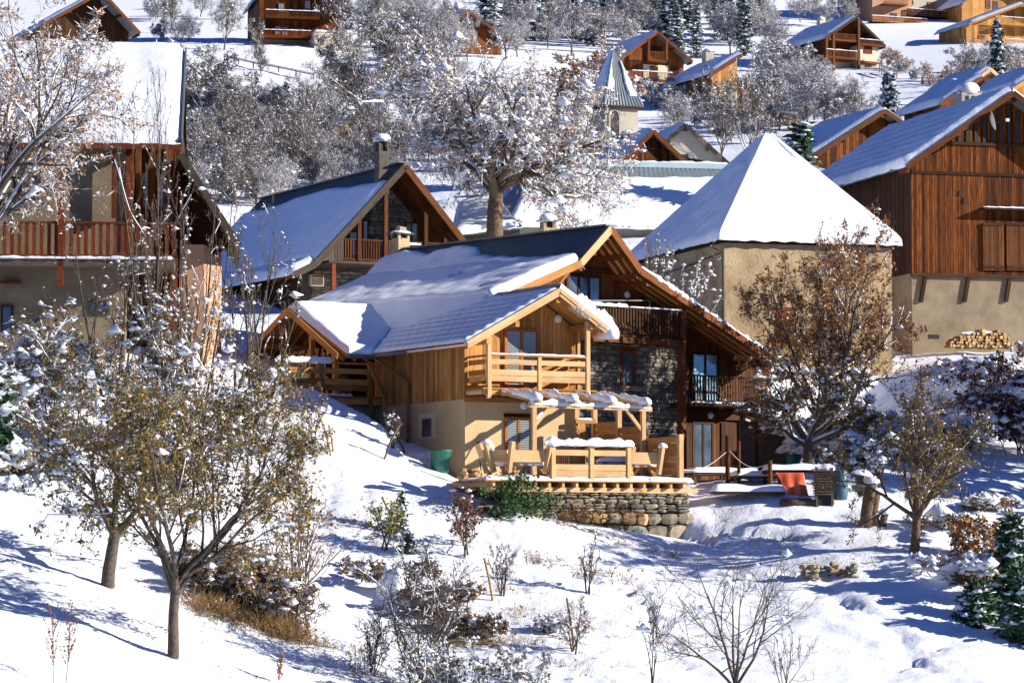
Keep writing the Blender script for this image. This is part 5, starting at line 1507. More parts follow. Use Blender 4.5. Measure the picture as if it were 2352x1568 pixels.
def spire_snow(i, f0, f1, t0, t1, th, seed):
    a, b = base[i], base[(i + 1) % 4]; n_, m_ = 14, 30
    V = []; nrm = (b - a).cross(apx - a).normalized()
    for r in range(m_ + 1):
        t = t0 + (t1 - t0) * r / m_
        w0 = f0(t) + .035 * fbm(t * 14, seed); w1 = f1(t) + .05 * fbm(t * 11, seed + 5)
        for c in range(n_ + 1):
            x = c / n_; f = w0 + (w1 - w0) * x
            p = (a + (b - a) * f) * (1 - t) + apx * t
            e = min(x, 1 - x, r / m_ * 3, (1 - r / m_) * 3) / .2
            V.append(p + nrm * (th * math.sqrt(max(0, 1 - (1 - min(1, e)) ** 2)) * (1 + .3 * fbm(p.x * 3, p.z * 3, seed)) - .02 * (e <= 0)))
    obj('snow_cover', V, grid_faces(n_, m_), 'snow', ct.root, smooth=True)
spire_snow(3, lambda t: .02, lambda t: .99, .02, .98, .14, 1)
spire_snow(0, lambda t: .0, lambda t: .0 + .28 * max(0, 1 - abs(t - .35) * 2.2), .25, .97, .12, 2)
spire_snow(0, lambda t: .80 - .35 * (t < .3) * 0 - .12 * math.sin(t * 5), lambda t: .95, .17, .78, .12, 3)
ti = .28
prism('tower_wall', 'plaster_grey', [(ul + ti, ti, -5), (br[0] - ti, ti, -5), (br[0] - ti, ti, wb_ - .1), (ul + ti, ti, wb_ - .1)], (0, S - 2 * ti, 0), ct.root)
aa, _ = ct.F(1402, 300, ti); ab, _ = ct.F(1421, 300, ti); wt = ct.F(1410, 268, ti)[1]; wl_ = ct.F(1410, 326, ti)[1]
ac = (aa + ab) / 2
arcp = [(aa, ti - .02, wl_), (ab, ti - .02, wl_)] + [(ac + math.cos(math.pi * j / 8) * (ab - aa) / 2, ti - .02, wt + math.sin(math.pi * j / 8) * .35) for j in range(9)]
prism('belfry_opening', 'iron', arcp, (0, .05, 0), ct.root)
outer = [(aa - .14, ti - .05, wl_), (aa, ti - .05, wl_)] + [(ac - math.cos(math.pi * j / 8) * (ab - aa) / 2, ti - .05, wt + math.sin(math.pi * j / 8) * .35) for j in range(9)] + [(ab, ti - .05, wl_), (ab + .14, ti - .05, wl_)] + [(ac + math.cos(math.pi * j / 8) * ((ab - aa) / 2 + .14), ti - .05, wt + math.sin(math.pi * j / 8) * .5) for j in range(9)]
prism('arch_moulding', 'plaster_grey', outer, (0, .06, 0), ct.root)
# small barn in front of the tower
sb = House('small_barn', 1500, 378, 182, 20, 'small barn with dark upright boards in its gable below the spire', 'barn')
gable(sb, sb.F(1499.8, 298), sb.F(1427, 373), sb.F(1585, 379), 0, sb.Lf(1395, 345, sb.F(1499.8, 298)[0])[0], ov=.4, wallmat='barn', plank=.16, bottom=-5, snowL=.22, snowR=.14, base_w=-1.6, basemat='plaster_brown')
a = sb.F(1443, 330, 2.6); chimney(sb, (a[0], 2.6, a[1] - .8), .7, .6, 1.3, 'mortar', 'slate', 1.3, snow=.25, vents=False)
pg_ = House('rendered_gable_house', 1600, 380, 196, 14, 'plain grey rendered gable with a small round arched hole, right of the small barn', 'house')
gable(pg_, pg_.F(1574, 284), pg_.F(1500, 345), pg_.F(1679, 379), 0, 9, ov=.25, basemat='plaster_grey', boards=False, bottom=-5, snowL=.2, snowR=.12, barge='greywood', wall_in=.15)
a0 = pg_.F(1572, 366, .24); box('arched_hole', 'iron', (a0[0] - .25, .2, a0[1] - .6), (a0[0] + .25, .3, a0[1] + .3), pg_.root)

# pyramid roofed house
py = House('pyramid_roof_house', 1665, 800, 128, 18, 'square ochre house under a tall smooth white pyramid roof', 'house')
we_ = py.F(1663, 549, -.3)[1]
ux = py.F(2072, 556, -.3)[0]; vx = 11.0
c0, c1, c2_, c3 = Vector((-.35, -.35, we_)), Vector((ux, -.35, we_)), Vector((ux, vx, we_)), Vector((-.35, vx, we_))
apv = 5.0
uh = None
for _ in range(3):
    uu, ww = py.F(1762, 312, apv); apx = Vector((uu, apv, ww))
_pc = [c0, c1, c2_, c3]; _pn = [(_pc[(i + 1) % 4] - _pc[i]).cross(apx - _pc[i]).normalized() for i in range(4)]
def pslope(a, b, apx, seed, th=.22, i_=0):
    n_, m_ = 60, 46
    V = []; nrm = _pn[i_]
    for r in range(m_ + 1):
        t = r / m_
        for c in range(n_ + 1):
            f = c / n_; tt = t * .985; p = (a + (b - a) * f) * (1 - tt) + apx * tt
            # slight sag of the old roof and a ragged foot
            p = p - nrm * (.16 * math.sin(math.pi * t) * math.sin(math.pi * f)) + Vector((0, 0, (.07 * fbm(p.x * 2.2, p.y * 2.2, 1.0) - .04) * (r == 0)))
            nzv = fbm(p.x * .5 + seed, p.y * .5, p.z * .5) * .16 + fbm(p.x * 1.3, p.y * 1.3 + seed, p.z * 1.3) * .07 + fbm(p.x * 3.3, p.y * 3.3 + seed, p.z * 3.3) * .025
            e = min(1, t * 12); rs = 0.10 * (1 - abs(f - .5) * 2) 
            wgt = .5 * max(0, 1 - min(f, 1 - f) / .07); nb = _pn[(i_ - 1) % 4] if f < .5 else _pn[(i_ + 1) % 4]
            ne = (nrm * (1 - wgt) + nb * wgt).normalized()
            V.append(p + ne * (th * math.sqrt(max(0, 1 - (1 - e) ** 2)) + nzv * e * min(1, min(f, 1 - f) * 8)))
    Fc = [(r * (n_ + 1) + c, r * (n_ + 1) + c + 1, (r + 1) * (n_ + 1) + c + 1, (r + 1) * (n_ + 1) + c) for r in range(m_) for c in range(n_)]
    obj('snow_cover', V, Fc, 'snow', py.root, smooth=True)
for i, (a, b) in enumerate(((c0, c1), (c1, c2_), (c2_, c3), (c3, c0))):
    pslope(a, b, apx, i * 3.0, i_=i)
# rounded hips of snow
snow_blob(apx + Vector((0, 0, -.28)), .3, .3, .3, py.root, 'snow_cover')
for (a, sd) in ():
    p = a + Vector((0, 0, .08)); d = apx - a
    polytube('snow_cover', 'snow', [p + d * t for t in np.linspace(0.0, 1.0, 14)], [.13 + .05 * fbm(i_, 2.0) for i_ in range(14)], py.root, n=10)
prism('roof_base', 'darkwood', [c0 + Vector((.15, .15, 0)), c1 + Vector((-.15, .15, 0)), c2_ + Vector((-.15, -.15, 0)), c3 + Vector((.15, -.15, 0))], (0, 0, -.12), py.root)
prism('wall', 'plaster_old', [(0, 0, -5), (ux - .35, 0, -5), (ux - .35, 0, we_ - .1), (0, 0, we_ - .1)], (0, vx - .4, 0), py.root)
polytube('downpipe', 'greywood', [(-.45, .3, we_ - .3), (-.1, -.08, we_ - .5), (-.05, -.08, -4)], .05, py.root)
cab = polytube('cable', 'iron', [(-.1, -.1, we_ - .5), (-1.5 * 0 - .12, 4, we_ - .75), (-.12, 8, we_ - .9)], .025, py.root)
w_ = we_ - .5
win(py, (1697, 880 - 330 + 0), (1697, 600), 0) if False else None
sa_, sw1_ = py.F(1783, 705, 0); sb_, sw0_ = py.F(1825, 800, 0)
for k in range(4): box('shutter_board', 'chalet', (sa_ + (sb_ - sa_) * k / 4 + .006, -.05, sw0_), (sa_ + (sb_ - sa_) * (k + 1) / 4 - .006, -.01, sw1_), py.root)
tv0, tw0 = py.F(1690, 805, -3.0); tv1, _ = py.F(2000, 805, -3.0); twb = py.F(1850, 852, -3.0)[1]
box('terrace', 'plaster_grey', (tv0, -3.0, twb - 2.5), (tv1, 0, twb), py.root)
snow_strip((tv0, -2.9, twb), (tv1, -2.9, twb), .5, .22, py.root); 
balusters(py, (tv0, -2.95, twb + .1), (tv1, -2.95, twb + .1), .85, .15, .05, .03, 'stake')

# big barn on the right edge
bb = House('big_timber_barn', 2096, 800, 139, 15.6, 'huge barn of upright rust brown boards on a rendered base, right edge', 'barn')
V0 = -1.0
A = bb.F(2327, 209, V0); L_ = bb.F(2082, 379, V0); 
bk = bb.Lf(2044, 297, A[0])[0]
R_ = (A[0] + (A[0] - L_[0]), L_[1])
WBB = bb.F(2110, 628, 0)[1]
wlf = 0.0
B1 = bb.F(2200, 398, 0)[1]; B2 = bb.F(2200, 330, 0)[1]
vw, prof = gable(bb, A, L_, R_, V0, bk, wl=0, wr=R_[0] - .6, wallmat='barn', base_w=WBB, basemat='plaster_brown', plank=.125, ov=1.0, bottom=-5, snowL=.3, rip=.035, res=.14, barge='brown', leftmat='darkwood', splits=(B1,))
box('rail_beam', 'darkwood', (0.0, -.06, B1 - .08), (R_[0] - .7, -.0, B1 + .05), bb.root)
box('rail_beam', 'darkwood', (.9, -.08, B2 - .06), (R_[0] - .7, -.0, B2 + .08), bb.root)
box('sill_beam', 'darkwood', (-.05, -.16, WBB - .12), (R_[0] - .6, .02, WBB + .02), bb.root)
for x in (2125, 2225, 2320):
    a = bb.P(x, 634, -.05); beam('bracket', 'darkwood', a, a + Vector((-.22, .0, -1.15)), .16, .16, bb.root)
# open slats in the top of the gable
for k in range(9):
    x = 2203 + k * 19
    a = bb.F(x, 330, 0)[0]; t = interp(prof, a) - .1; 
    if t > B2 + .25:
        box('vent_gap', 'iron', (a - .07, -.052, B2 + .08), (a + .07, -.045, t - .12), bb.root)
win(bb, (2255, 480 + 25), (2300, 625), -.0, 'darkwood', 'glass', 1) if False else None
# doors: sliding door panels with a snow-topped canopy
da, dw1 = bb.F(2250, 478); 
box('door_canopy', 'darkwood', (da, -.5, dw1 - .1), (R_[0] - .8, -.0, dw1), bb.root)
snow_strip((da, -.4, dw1), (da + 5, -.4, dw1), .3, .06, bb.root)
for (x0, x1) in ((2255, 2305), (2309, 2362)):
    a, t = bb.F(x0, 512); b, l = bb.F(x1, 622); n__ = 8
    for k in range(n__): box('door_board', 'brown', (a + (b - a) * k / n__ + .005, -.1, l), (a + (b - a) * (k + 1) / n__ - .005, -.045, t), bb.root)
    for ww in (t - .12, l + .1): box('door_rail', 'darkwood', (a, -.135, ww), (b, -.1, ww + .12), bb.root)
for (x, y) in ((2205, 443), (2215, 460)):
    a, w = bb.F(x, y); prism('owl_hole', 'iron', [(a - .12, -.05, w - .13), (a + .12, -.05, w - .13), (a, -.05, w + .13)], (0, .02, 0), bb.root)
pv = prism('side_base', 'plaster_brown', [(-.02, -.02, WBB - 1.2), (.05, -.02, WBB - 1.2), (.05, -.02, WBB), (-.02, -.02, WBB)], (0, 7, 0), bb.root)
# satellite dish
sd = empty('satellite_dish', bb.o, bb.yaw, 'white satellite dish under the eave of the big barn', 'dish')
a, w = bb.F(2275, 279, -1.1)
lathe('dish', 'white_plastic', [(.02, 0), (.2, .03), (.42, .12), (.43, .13), (.2, .05), (.02, .02)], (a, -1.1, w), sd, axis=(.93, -.3, .22), n=24)
beam('arm', 'iron', (a + .05, -1.1, w - .1), (a + .75, -1.25, w + .05), .035, .035, sd)
box('receiver', 'white_plastic', (a + .68, -1.32, w + .0), (a + .82, -1.2, w + .13), sd)
beam('mount', 'iron', (a, -1.1, w), (a - .1, -.05, w - .05), .05, .05, sd)
# big chimney on the barn roof
cpos = bb.P(2232, 232, 4.5)
ra = bb.F(2232, 262, 4.0)
ch_ = chimney(bb, (ra[0] - .1, 4.2, ra[1] - .9), 1.0, .9, 1.9, 'plaster_grey', 'slate', 1.1, snow=.45, vents=False)
for k in range(3):
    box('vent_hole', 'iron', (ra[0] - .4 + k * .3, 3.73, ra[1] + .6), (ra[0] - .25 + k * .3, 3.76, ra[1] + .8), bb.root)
lathe('flue', 'iron', [(.18, 0), (.18, .15)], (ra[0] - .1, 4.2, ra[1] + 1.35), bb.root)
# firewood by the barn base
fp = empty('firewood_heap', bb.o, bb.yaw, 'heap of split logs half covered with snow against the big barn base', 'firewood')
x0 = bb.F(2178, 800, -1.6)[0]; x1 = bb.F(2320, 800, -1.6)[0]; wz = bb.F(2250, 800, -1.6)[1]
log_stack(fp, x0, x1, wz, lambda a: wz + .3 + (.55 + .3 * fbm(a * 1.3, 2)) * math.sin(min(1, max(0, (a - x0) / (x1 - x0))) * 3.0) ** .7, lambda a, w: ((a, -1.9 + rl.uniform(-.08, .08), w), (a + rl.uniform(-.05, .05), -1.2, w)), .06, .09, limit=200)
snow_strip((x0 + .7, -1.5, wz + .62), (x1 - .7, -1.5, wz + .66), .5, .12, fp)
a0, w0 = bb.F(2133, 772, 0); box('vent_slot', 'iron', (a0 - .0, -.02, w0 - .1), (a0 + .5, .02, w0 + .08), bb.root)
# gable barn left of the big one
b1 = House('middle_barn', 2000, 420, 172, 22, 'smaller dark gabled barn with snow roof behind the pyramid roof', 'barn')
A = b1.F(2033, 251, 0)
gable(b1, A, b1.F(1853, 366, 0), b1.F(2090, 290, 0), 0, b1.Lf(1885, 309, A[0])[0], ov=.9, wallmat='barn', plank=.2, bottom=-5, snowL=.28, barge='brown')
# right middle houses
rm = House('grey_walled_barn', 2160, 330, 205, 20, 'dark boarded house with a blue-shadowed snow roof behind the big barn chimney', 'house')
A = rm.F(2258, 175, 0)
gable(rm, A, rm.F(2160, 238, 0), rm.F(2300, 215, 0), 0, rm.Lf(2150, 191, A[0])[0], ov=.8, wallmat='barn', plank=.3, bottom=-6, snowL=.3, base_w=rm.F(2150, 290)[1] * 0 - 2)
rp_ = rm.F(2193, 196, 5.0); 
chimney(rm, (rp_[0], 5.0, rp_[1] - .9), .6, .6, 1.1, 'tile', 'slate', 1.2, snow=.2, vents=False)
lg = House('light_gable_house', 2275, 250, 235, 26, 'fresh light timber gable peeking over the roof behind the big barn', 'house')
A = lg.F(2275, 157, 0)
gable(lg, A, lg.F(2220, 195, 0), lg.F(2312, 188, 0), 0, lg.Lf(2180, 180, A[0])[0], ov=.9, wallmat='larch', plank=.3, bottom=-5, barge='larch_light', snowL=.3)
rs = House('edge_roof_house', 2352, 300, 180, 20, 'orange timber house with snow roof cut by the right edge', 'house')
A = rs.F(2410, 150, 0)
gable(rs, A, rs.F(2322, 206, 0), rs.F(2500, 210, 0), 0, rs.Lf(2290, 185, A[0])[0], ov=.7, wallmat='larch', plank=.3, bottom=-5, barge='larch', snowL=.3)

# upper chalets
ue = House('red_brown_chalet', 1500, 195, 330, 22, 'red brown chalet with two stacked balconies right of the spire', 'chalet')
A = ue.F(1511, 72, 0)
vw, prof = gable(ue, A, ue.F(1420, 139, 0), ue.F(1591, 140, 0), 0, ue.Lf(1418, 118, A[0])[0], ov=1.2, wallmat='chalet', plank=.35, bottom=-3, snowL=.3, barge='chalet', base_w=ue.F(1500, 190)[1], res=.5)
a0, a1 = ue.F(1490, 110, 0)[0], ue.F(1530, 110, 0)[0]
balcony(ue, 1490, 1531, 120, 139, 0, 1.2, 'chalet', snow=False)
for x in (1490, 1531):
    u = ue.F(x, 110, 0)[0]; box('post', 'chalet', (u - .12, -.1, ue.F(x, 140, 0)[1]), (u + .12, .1, interp(prof, u)), ue.root)
balcony(ue, 1452, 1545, 165, 186, 0, 1.2, 'chalet')
balcony(ue, 1465, 1550, 193, 206, -.4, 1.4, 'chalet')
ca, ct1 = ue.F(1477, 148, 1.15); cb, ct0 = ue.F(1536, 184, 1.15)
box('render_panel', 'plaster_pale', (ca, 1.1, ct0), (cb, 1.16, ct1), ue.root)
win(ue, (1493, 152), (1511, 184), 1.08, 'chalet', 'darkwood', 0); win(ue, (1536, 154), (1560, 184), 1.08, 'chalet', 'darkwood', 0)
win(ue, (1492, 107), (1520, 121), 1.15, 'darkwood', 'darkwood', 0)
prism('wall', 'plaster_pale', [(ue.F(1470, 200, 1)[0], 1, -8), (ue.F(1560, 200, 1)[0], 1, -8), (ue.F(1560, 200, 1)[0], 1, ue.F(1500, 190)[1]), (ue.F(1470, 200, 1)[0], 1, ue.F(1500, 190)[1])], (0, 6, 0), ue.root)

uf = House('cream_chalet', 1632, 260, 300, 24, 'cream and timber chalet with a long snow slope and one chimney, behind bare trees', 'chalet')
# half roof: high right edge cut by a wall
A = uf.F(1703, 124, 0); L_ = uf.F(1632, 169, 0)
bkv = uf.Lf(1590, 143, A[0])[0]
Av, Lv = Vector((A[0], 0, A[1])), Vector((L_[0], 0, L_[1]))
bkl = uf.Lf(1512, 195, L_[0])[0]
roof_slope(uf, Vector((Lv.x, bkl, Lv.z)), Lv, Av, Vector((Av.x, bkl * .8, Av.z)), slab=.2, snow=.35, mat='darkwood', seed=4, res=.4)
beam('barge_board', 'brown', Lv + Vector((0, -.04, -.15)), Av + Vector((0, -.04, -.15)), .08, .35, uf.root)
uw0 = Lv.x + .3; uw1 = Av.x - .3
prism('wall', 'darkwood', [(uw0, .4, -6), (uw1, .4, -6), (uw1, .4, Av.z - .3), (uw0, .4, Lv.z - .2)], (0, bkl - 2, 0), uf.root)
wm = uf.F(1650, 208, .4)[1]
planks(uf, 'larch', uw0, uw1, [(uw0, wm), (uw1, wm)], [(uw0, Lv.z - .1), (uw1, Av.z - .25)], .4, .35, .04)
prism('front_render', 'plaster_pale', [(uw0, .3, -6), (uw1, .3, -6), (uw1, .3, wm), (uw0, .3, wm)], (0, .15, 0), uf.root)
prism('side_render', 'plaster_pale', [(uw0 - .1, .3, -6), (uw0 - .1, bkl - 3, -6), (uw0 - .1, bkl - 3, uf.F(1600, 205)[1]), (uw0 - .1, .3, Lv.z - 1.2)], (.2, 0, 0), uf.root)
planks(uf, 'chalet', .3, bkl - 1, [(0, Lv.z - 1.8), (30, Lv.z - 1.8)], [(0, Lv.z - .2), (30, Lv.z - .2)], uw0 - .12, .4, .04, 'L')
win(uf, (1640, 190), (1652, 208), .38, 'frame', 'glass', 1); win(uf, (1665, 185), (1678, 205), .38, 'frame', 'glass', 1)
win(uf, (1655, 225), (1680, 245), .28, 'frame', 'glass', 1)
balcony(uf, 1632, 1705, 240, 252, -.8, 1.2, 'chalet')
cc_ = uf.F(1626, 150, 6); chimney(uf, (cc_[0], 6, cc_[1] - .6), .9, .9, 1.9, 'plaster_grey', 'slate', 1.2, snow=.3, vents=False)
# low side roof
sr = uf.P(1705, 180, 2), uf.P(1802, 258, 2)
prism('side_roof', 'chalet', [sr[0], sr[1], sr[1] + Vector((0, 5, 0)), sr[0] + Vector((0, 5, 0))], (0, 0, -.25), uf.root)
d0, d1 = sr
roof_slope(uf, d1, d1 + Vector((0, 5, 0)), d0 + Vector((0, 5, 0)), d0, slab=.02, snow=.2, mat='darkwood', seed=2, res=.6)
prism('side_wall', 'salmon', [uf.P(1705, 300, 2.3), uf.P(1795, 300, 2.3), uf.P(1788, 256, 2.3), uf.P(1705, 192, 2.3)], (0, 4, 0), uf.root)

ug = House('balcony_chalet', 1975, 165, 375, 26, 'brown chalet with open timber balconies and a shuttered cream wall, upper right', 'chalet')
A = ug.F(1966.6, 39, 0); L_ = ug.F(1896, 87, 0); R_ = ug.F(2034, 105, 0)
vw, prof = gable(ug, A, L_, R_, 0, ug.Lf(1848, 66, A[0])[0], ov=2.2, wallmat='chalet', plank=.4, bottom=-4, snowL=.35, barge='brown', base_w=ug.F(1900, 132)[1], basemat='plaster_pale', res=.5, leftmat='darkwood')
ca, t_ = ug.F(1968, 104, .6); cb, b_ = ug.F(2017, 145, .6)
prism('render_block', 'plaster_pale', [(ca, .6, b_), (cb, .6, b_), (cb, .6, t_), (ca, .6, t_)], (0, 4, 0), ug.root)
ba, _ = ug.F(1968, 150, .8); 
prism('stone_base', 'fieldstone', [(ca, .8, ug.F(1990, 172, .8)[1] - 1), (cb, .8, ug.F(1990, 172, .8)[1] - 1), (cb, .8, b_ - .05), (ca, .8, b_ - .05)], (0, 4, 0), ug.root)
box('beam', 'chalet', (ca, .5, b_ - .15), (cb, .62, b_ + .1), ug.root)
win(ug, (1985, 106), (2003, 124), .55, 'redwood', 'redwood', 1); win(ug, (1988, 148), (2002, 168), .78, 'chalet', 'darkwood', 0)
balcony(ug, 1897, 1970, 116, 133, -.1, 2.2, 'chalet'); balcony(ug, 1905, 1968, 78, 92, 0, 2.2, 'chalet', snow=False)
balcony(ug, 1972, 2030, 92, 103, 0, 2.2, 'chalet')
for x in (1899, 1915, 1973):
    u = ug.F(x, 110, -.1)[0]; box('post', 'chalet', (u - .15, -.15, ug.F(x, 163, -.1)[1]), (u + .15, .1, interp(prof, u)), ug.root)
cc_ = ug.F(1886, 62, 8); chimney(ug, (cc_[0], 8, cc_[1] - .8), .8, .8, 1.6, 'plaster_pale', 'slate', 1.2, snow=.4, vents=False)

# top right row
t1 = House('peach_house', 2020, 60, 440, 20, 'peach rendered house with long wooden terraces on posts at the top edge', 'house')
a, w1 = t1.F(2003, -60); b, w0 = t1.F(2095, 60)
prism('wall', 'salmon', [(a, 0, w0 - 3), (b, 0, w0 - 3), (b, 0, w1), (a, 0, w1)], (0, 9, 0), t1.root)
balcony(t1, 2003, 2130, 40, 52, -2.2, 2.2, 'chalet', boards=True); balcony(t1, 2030, 2085, -2, 9, -1.6, 1.6, 'chalet')
win(t1, (2045, 30), (2060, 45), -.02, 'frame', 'glass', 0)
for x in (2010, 2060, 2100): 
    u = t1.F(x, 60, -2)[0]; box('post', 'chalet', (u - .15, -2.1, -4), (u + .15, -1.8, t1.F(x, 56, -2)[1]), t1.root)
t2 = House('grey_terrace_house', 2120, 60, 445, 24, 'grey house with a dark timber terrace jutting over the slope at the top edge', 'house')
a, w1 = t2.F(2080, -60); b, w0 = t2.F(2190, 60)
prism('wall', 'plaster_grey', [(a, 0, w0 - 3), (b, 0, w0 - 3), (b, 0, w1), (a, 0, w1)], (0, 9, 0), t2.root)
balcony(t2, 2085, 2205, 24, 38, -2.5, 2.5, 'brown', boards=True)
win(t2, (2088, 0), (2098, 12), -.02, 'frame', 'glass', 0); win(t2, (2130, 5), (2146, 32), -.02, 'chalet', 'larch', 0)
for x in (2110, 2150, 2190):
    p = t2.P(x, 42, -2.4); beam('strut', 'chalet', p, (p.x, 0, p.z - 2.2), .25, .25, t2.root)
t3 = House('corner_chalet', 2230, 90, 400, 22, 'orange timber chalet on a grey base with a light balcony, top right corner', 'chalet')
A = t3.F(2352, 8, 0)
vw, prof = gable(t3, A, t3.F(2225, 55, 0), t3.F(2480, 60, 0), 0, 9, ov=1.5, wallmat='larch', plank=.4, bottom=-4, snowL=.35, barge='larch', base_w=t3.F(2260, 100, 1.5)[1], basemat='plaster_grey', res=.5)
balcony(t3, 2300, 2400, 42, 58, 0, 1.5, 'larch'); win(t3, (2248, 80), (2262, 90), 1.45, 'frame', 'glass', 0)
balcony(t3, 2310, 2400, 92, 104, -2.5, 2.5, 'stake', boards=True)
t4 = House('upper_timber_house', 2250, 60, 440, 22, 'boarded house behind the corner chalet with two small windows under a snow roof', 'house')
A = t4.F(2290, -45, 0)
gable(t4, A, t4.F(2210, 8, 0), t4.F(2370, 12, 0), 0, 9, ov=1.0, wallmat='larch', plank=.45, bottom=-4, snowL=.35, barge='larch', res=.5)
win(t4, (2265, 0), (2275, 20), .95, 'frame', 'glass', 0); win(t4, (2282, 2), (2292, 22), .95, 'frame', 'glass', 0)
# top left
q1 = House('dark_slope_house', 700, 105, 328, 12, 'large dark timber house with a red railing above the open white slope', 'house')
A = q1.F(690, -95, 0)
vw, prof = gable(q1, A, q1.F(590, -10, 0), q1.F(795, 30, 0), 0, 12, ov=1.5, wallmat='barn', plank=.45, bottom=-4, snowL=.3, barge='brown', base_w=q1.F(700, 88, 1.5)[1], basemat='plaster_brown', res=.5)
balcony(q1, 602, 715, 70, 84, 0, 1.5, 'redwood'); balcony(q1, 610, 735, 25, 40, .3, 1.2, 'brown')
for (x, y) in ((640, 8), (700, 2), (632, 60), (648, 62)): win(q1, (x, y), (x + 13, y + 20), 1.45, 'frame', 'glass_blue', 1)
a, w1 = q1.F(722, 72, -2); b, w0 = q1.F(810, 108, -2)
prism('garage', 'plaster_pale', [(a, -2, w0 - 2), (b, -2, w0 - 2), (b, -2, w1), (a, -2, w1)], (0, 6, 0), q1.root)
snow_strip((a, -1.9, w1), (b, -1.9, w1), .5, .18, q1.root)
q2 = House('corner_barn', 250, 100, 300, 24, 'brown boarded house whose roof edge slants down behind the frosted tree, top left', 'house')
A = q2.F(235, -20, 0)
gable(q2, A, q2.F(90, 60, 0), q2.F(322, 75, 0), 0, 12, ov=2.2, wallmat='darkwood', plank=.45, bottom=-4, snowL=.35, snowR=.25, barge='brown', base_w=q2.F(250, 98, 2)[1], res=.5)
q3 = House('far_brown_gable', 1075, 90, 330, 22, 'brown gable just showing over the crown of the big tree', 'house')
A = q3.F(1075, 24, 0)
gable(q3, A, q3.F(1005, 68, 0), q3.F(1168, 90, 0), 0, 9, ov=.8, wallmat='chalet', plank=.45, bottom=-4, snowL=.3, snowR=.15, barge='chalet', res=.5)
cc_ = q3.F(1053, 30, 4); chimney(q3, (cc_[0], 4, cc_[1] - .8), .8, .8, 1.3, 'mortar', 'slate', 1.3, snow=.6, vents=False)
# hidden ochre house with chimney left of the big tree
q4 = House('half_hidden_house', 830, 360, 215, 30, 'ochre wall and chimney of a house almost hidden by frosted bushes', 'house')
A = q4.F(812, 262, 0)
gable(q4, A, q4.F(770, 300, 0), q4.F(870, 340, 0), 0, 7, ov=.3, basemat='plaster_old', boards=False, bottom=-4, snowL=.3, snowR=.15, barge='greywood')
chimney(q4, (A[0] - .1, .5, A[1] - .6), .6, .6, .9, 'plaster_pale', 'slate', 1.5, snow=.25, vents=False)
# ------------------------------------------------------------------ trees and plants
def _unit(a): return a / np.maximum(np.linalg.norm(a, axis=-1, keepdims=True), 1e-9)
def grow_branches(rg, S, D, Ln, R0, R1, seg, curl, trop):
    """S starts, D directions, Ln lengths: returns nodes (N, seg+1, 3), radii (N, seg+1)"""
    n = len(S); P = np.empty((n, seg + 1, 3)); P[:, 0] = S; d = _unit(D)
    for i in range(seg):
        d = _unit(d + rg.normal(0, curl, (n, 3)) + np.array([0, 0, trop]))
        P[:, i + 1] = P[:, i] + d * (Ln / seg)[:, None]
    t = np.linspace(0, 1, seg + 1)[None, :]
    return P, R0[:, None] * (1 - t) + R1[:, None] * t
def spawn(rg, P, Rd, k, t0, t1, ang, angv, lf, lv, seg, curl, trop, rf=.6, tip=.25, taper=.4, jit=1.0, up=0.0, rmin=.004):
    n, m1, _ = P.shape; m = m1 - 1
    Lp = np.linalg.norm(P[:, 1:] - P[:, :-1], axis=2).sum(1)
    t = t0 + (t1 - t0) * ((np.arange(k)[None, :] + rg.random((n, k)) * jit) / k)
    t = np.clip(t, 0, .999); i = (t * m).astype(int); f = t * m - i
    rows = np.arange(n)[:, None]
    S = P[rows, i] * (1 - f[..., None]) + P[rows, i + 1] * f[..., None]
    T = _unit(P[rows, i + 1] - P[rows, i])
    r = Rd[rows, i] * (1 - f) + Rd[rows, i + 1] * f
    a = rg.random((n, k)) * .9 + np.arange(k)[None, :] * 2.4 + rg.random((n, 1)) * 6.28
    ref = np.where(np.abs(T[..., 2:3]) > .9, np.array([1.0, 0, 0]), np.array([0, 0, 1.0]))
    X = _unit(np.cross(T, ref)); Y = np.cross(T, X)
    th = np.radians(ang + rg.normal(0, angv, (n, k)))
    D = T * np.cos(th)[..., None] + (X * np.cos(a)[..., None] + Y * np.sin(a)[..., None]) * np.sin(th)[..., None]
    D[..., 2] += up
    L = Lp[:, None] * lf * (1 - taper * t) * (1 + rg.normal(0, lv, (n, k)))
    R0 = np.maximum(r * rf, rmin)
    return grow_branches(rg, S.reshape(-1, 3), D.reshape(-1, 3), np.abs(L).reshape(-1), R0.reshape(-1), np.maximum(R0 * tip, rmin * .7).reshape(-1), seg, curl, trop)
def tubes(P, Rd, k):
    n, m, _ = P.shape
    T = np.empty_like(P); T[:, 1:-1] = P[:, 2:] - P[:, :-2]; T[:, 0] = P[:, 1] - P[:, 0]; T[:, -1] = P[:, -1] - P[:, -2]
    T = _unit(T)
    ref = np.where(np.abs(T[:, :1, 2:3]) > .9, np.array([1.0, 0, 0]), np.array([0, 0, 1.0]))
    X = _unit(np.cross(T, ref)); Y = np.cross(T, X)
    a = np.arange(k) * 2 * math.pi / k
    V = P[:, :, None, :] + Rd[:, :, None, None] * (X[:, :, None, :] * np.cos(a)[None, None, :, None] + Y[:, :, None, :] * np.sin(a)[None, None, :, None])
    base = (np.arange(n)[:, None, None] * m + np.arange(m - 1)[None, :, None]) * k
    j = np.arange(k)[None, None, :]; j2 = (j + 1) % k
    Fc = np.stack([base + j, base + j2, base + k + j2, base + k + j], -1).reshape(-1, 4)
    return V.reshape(-1, 3), Fc
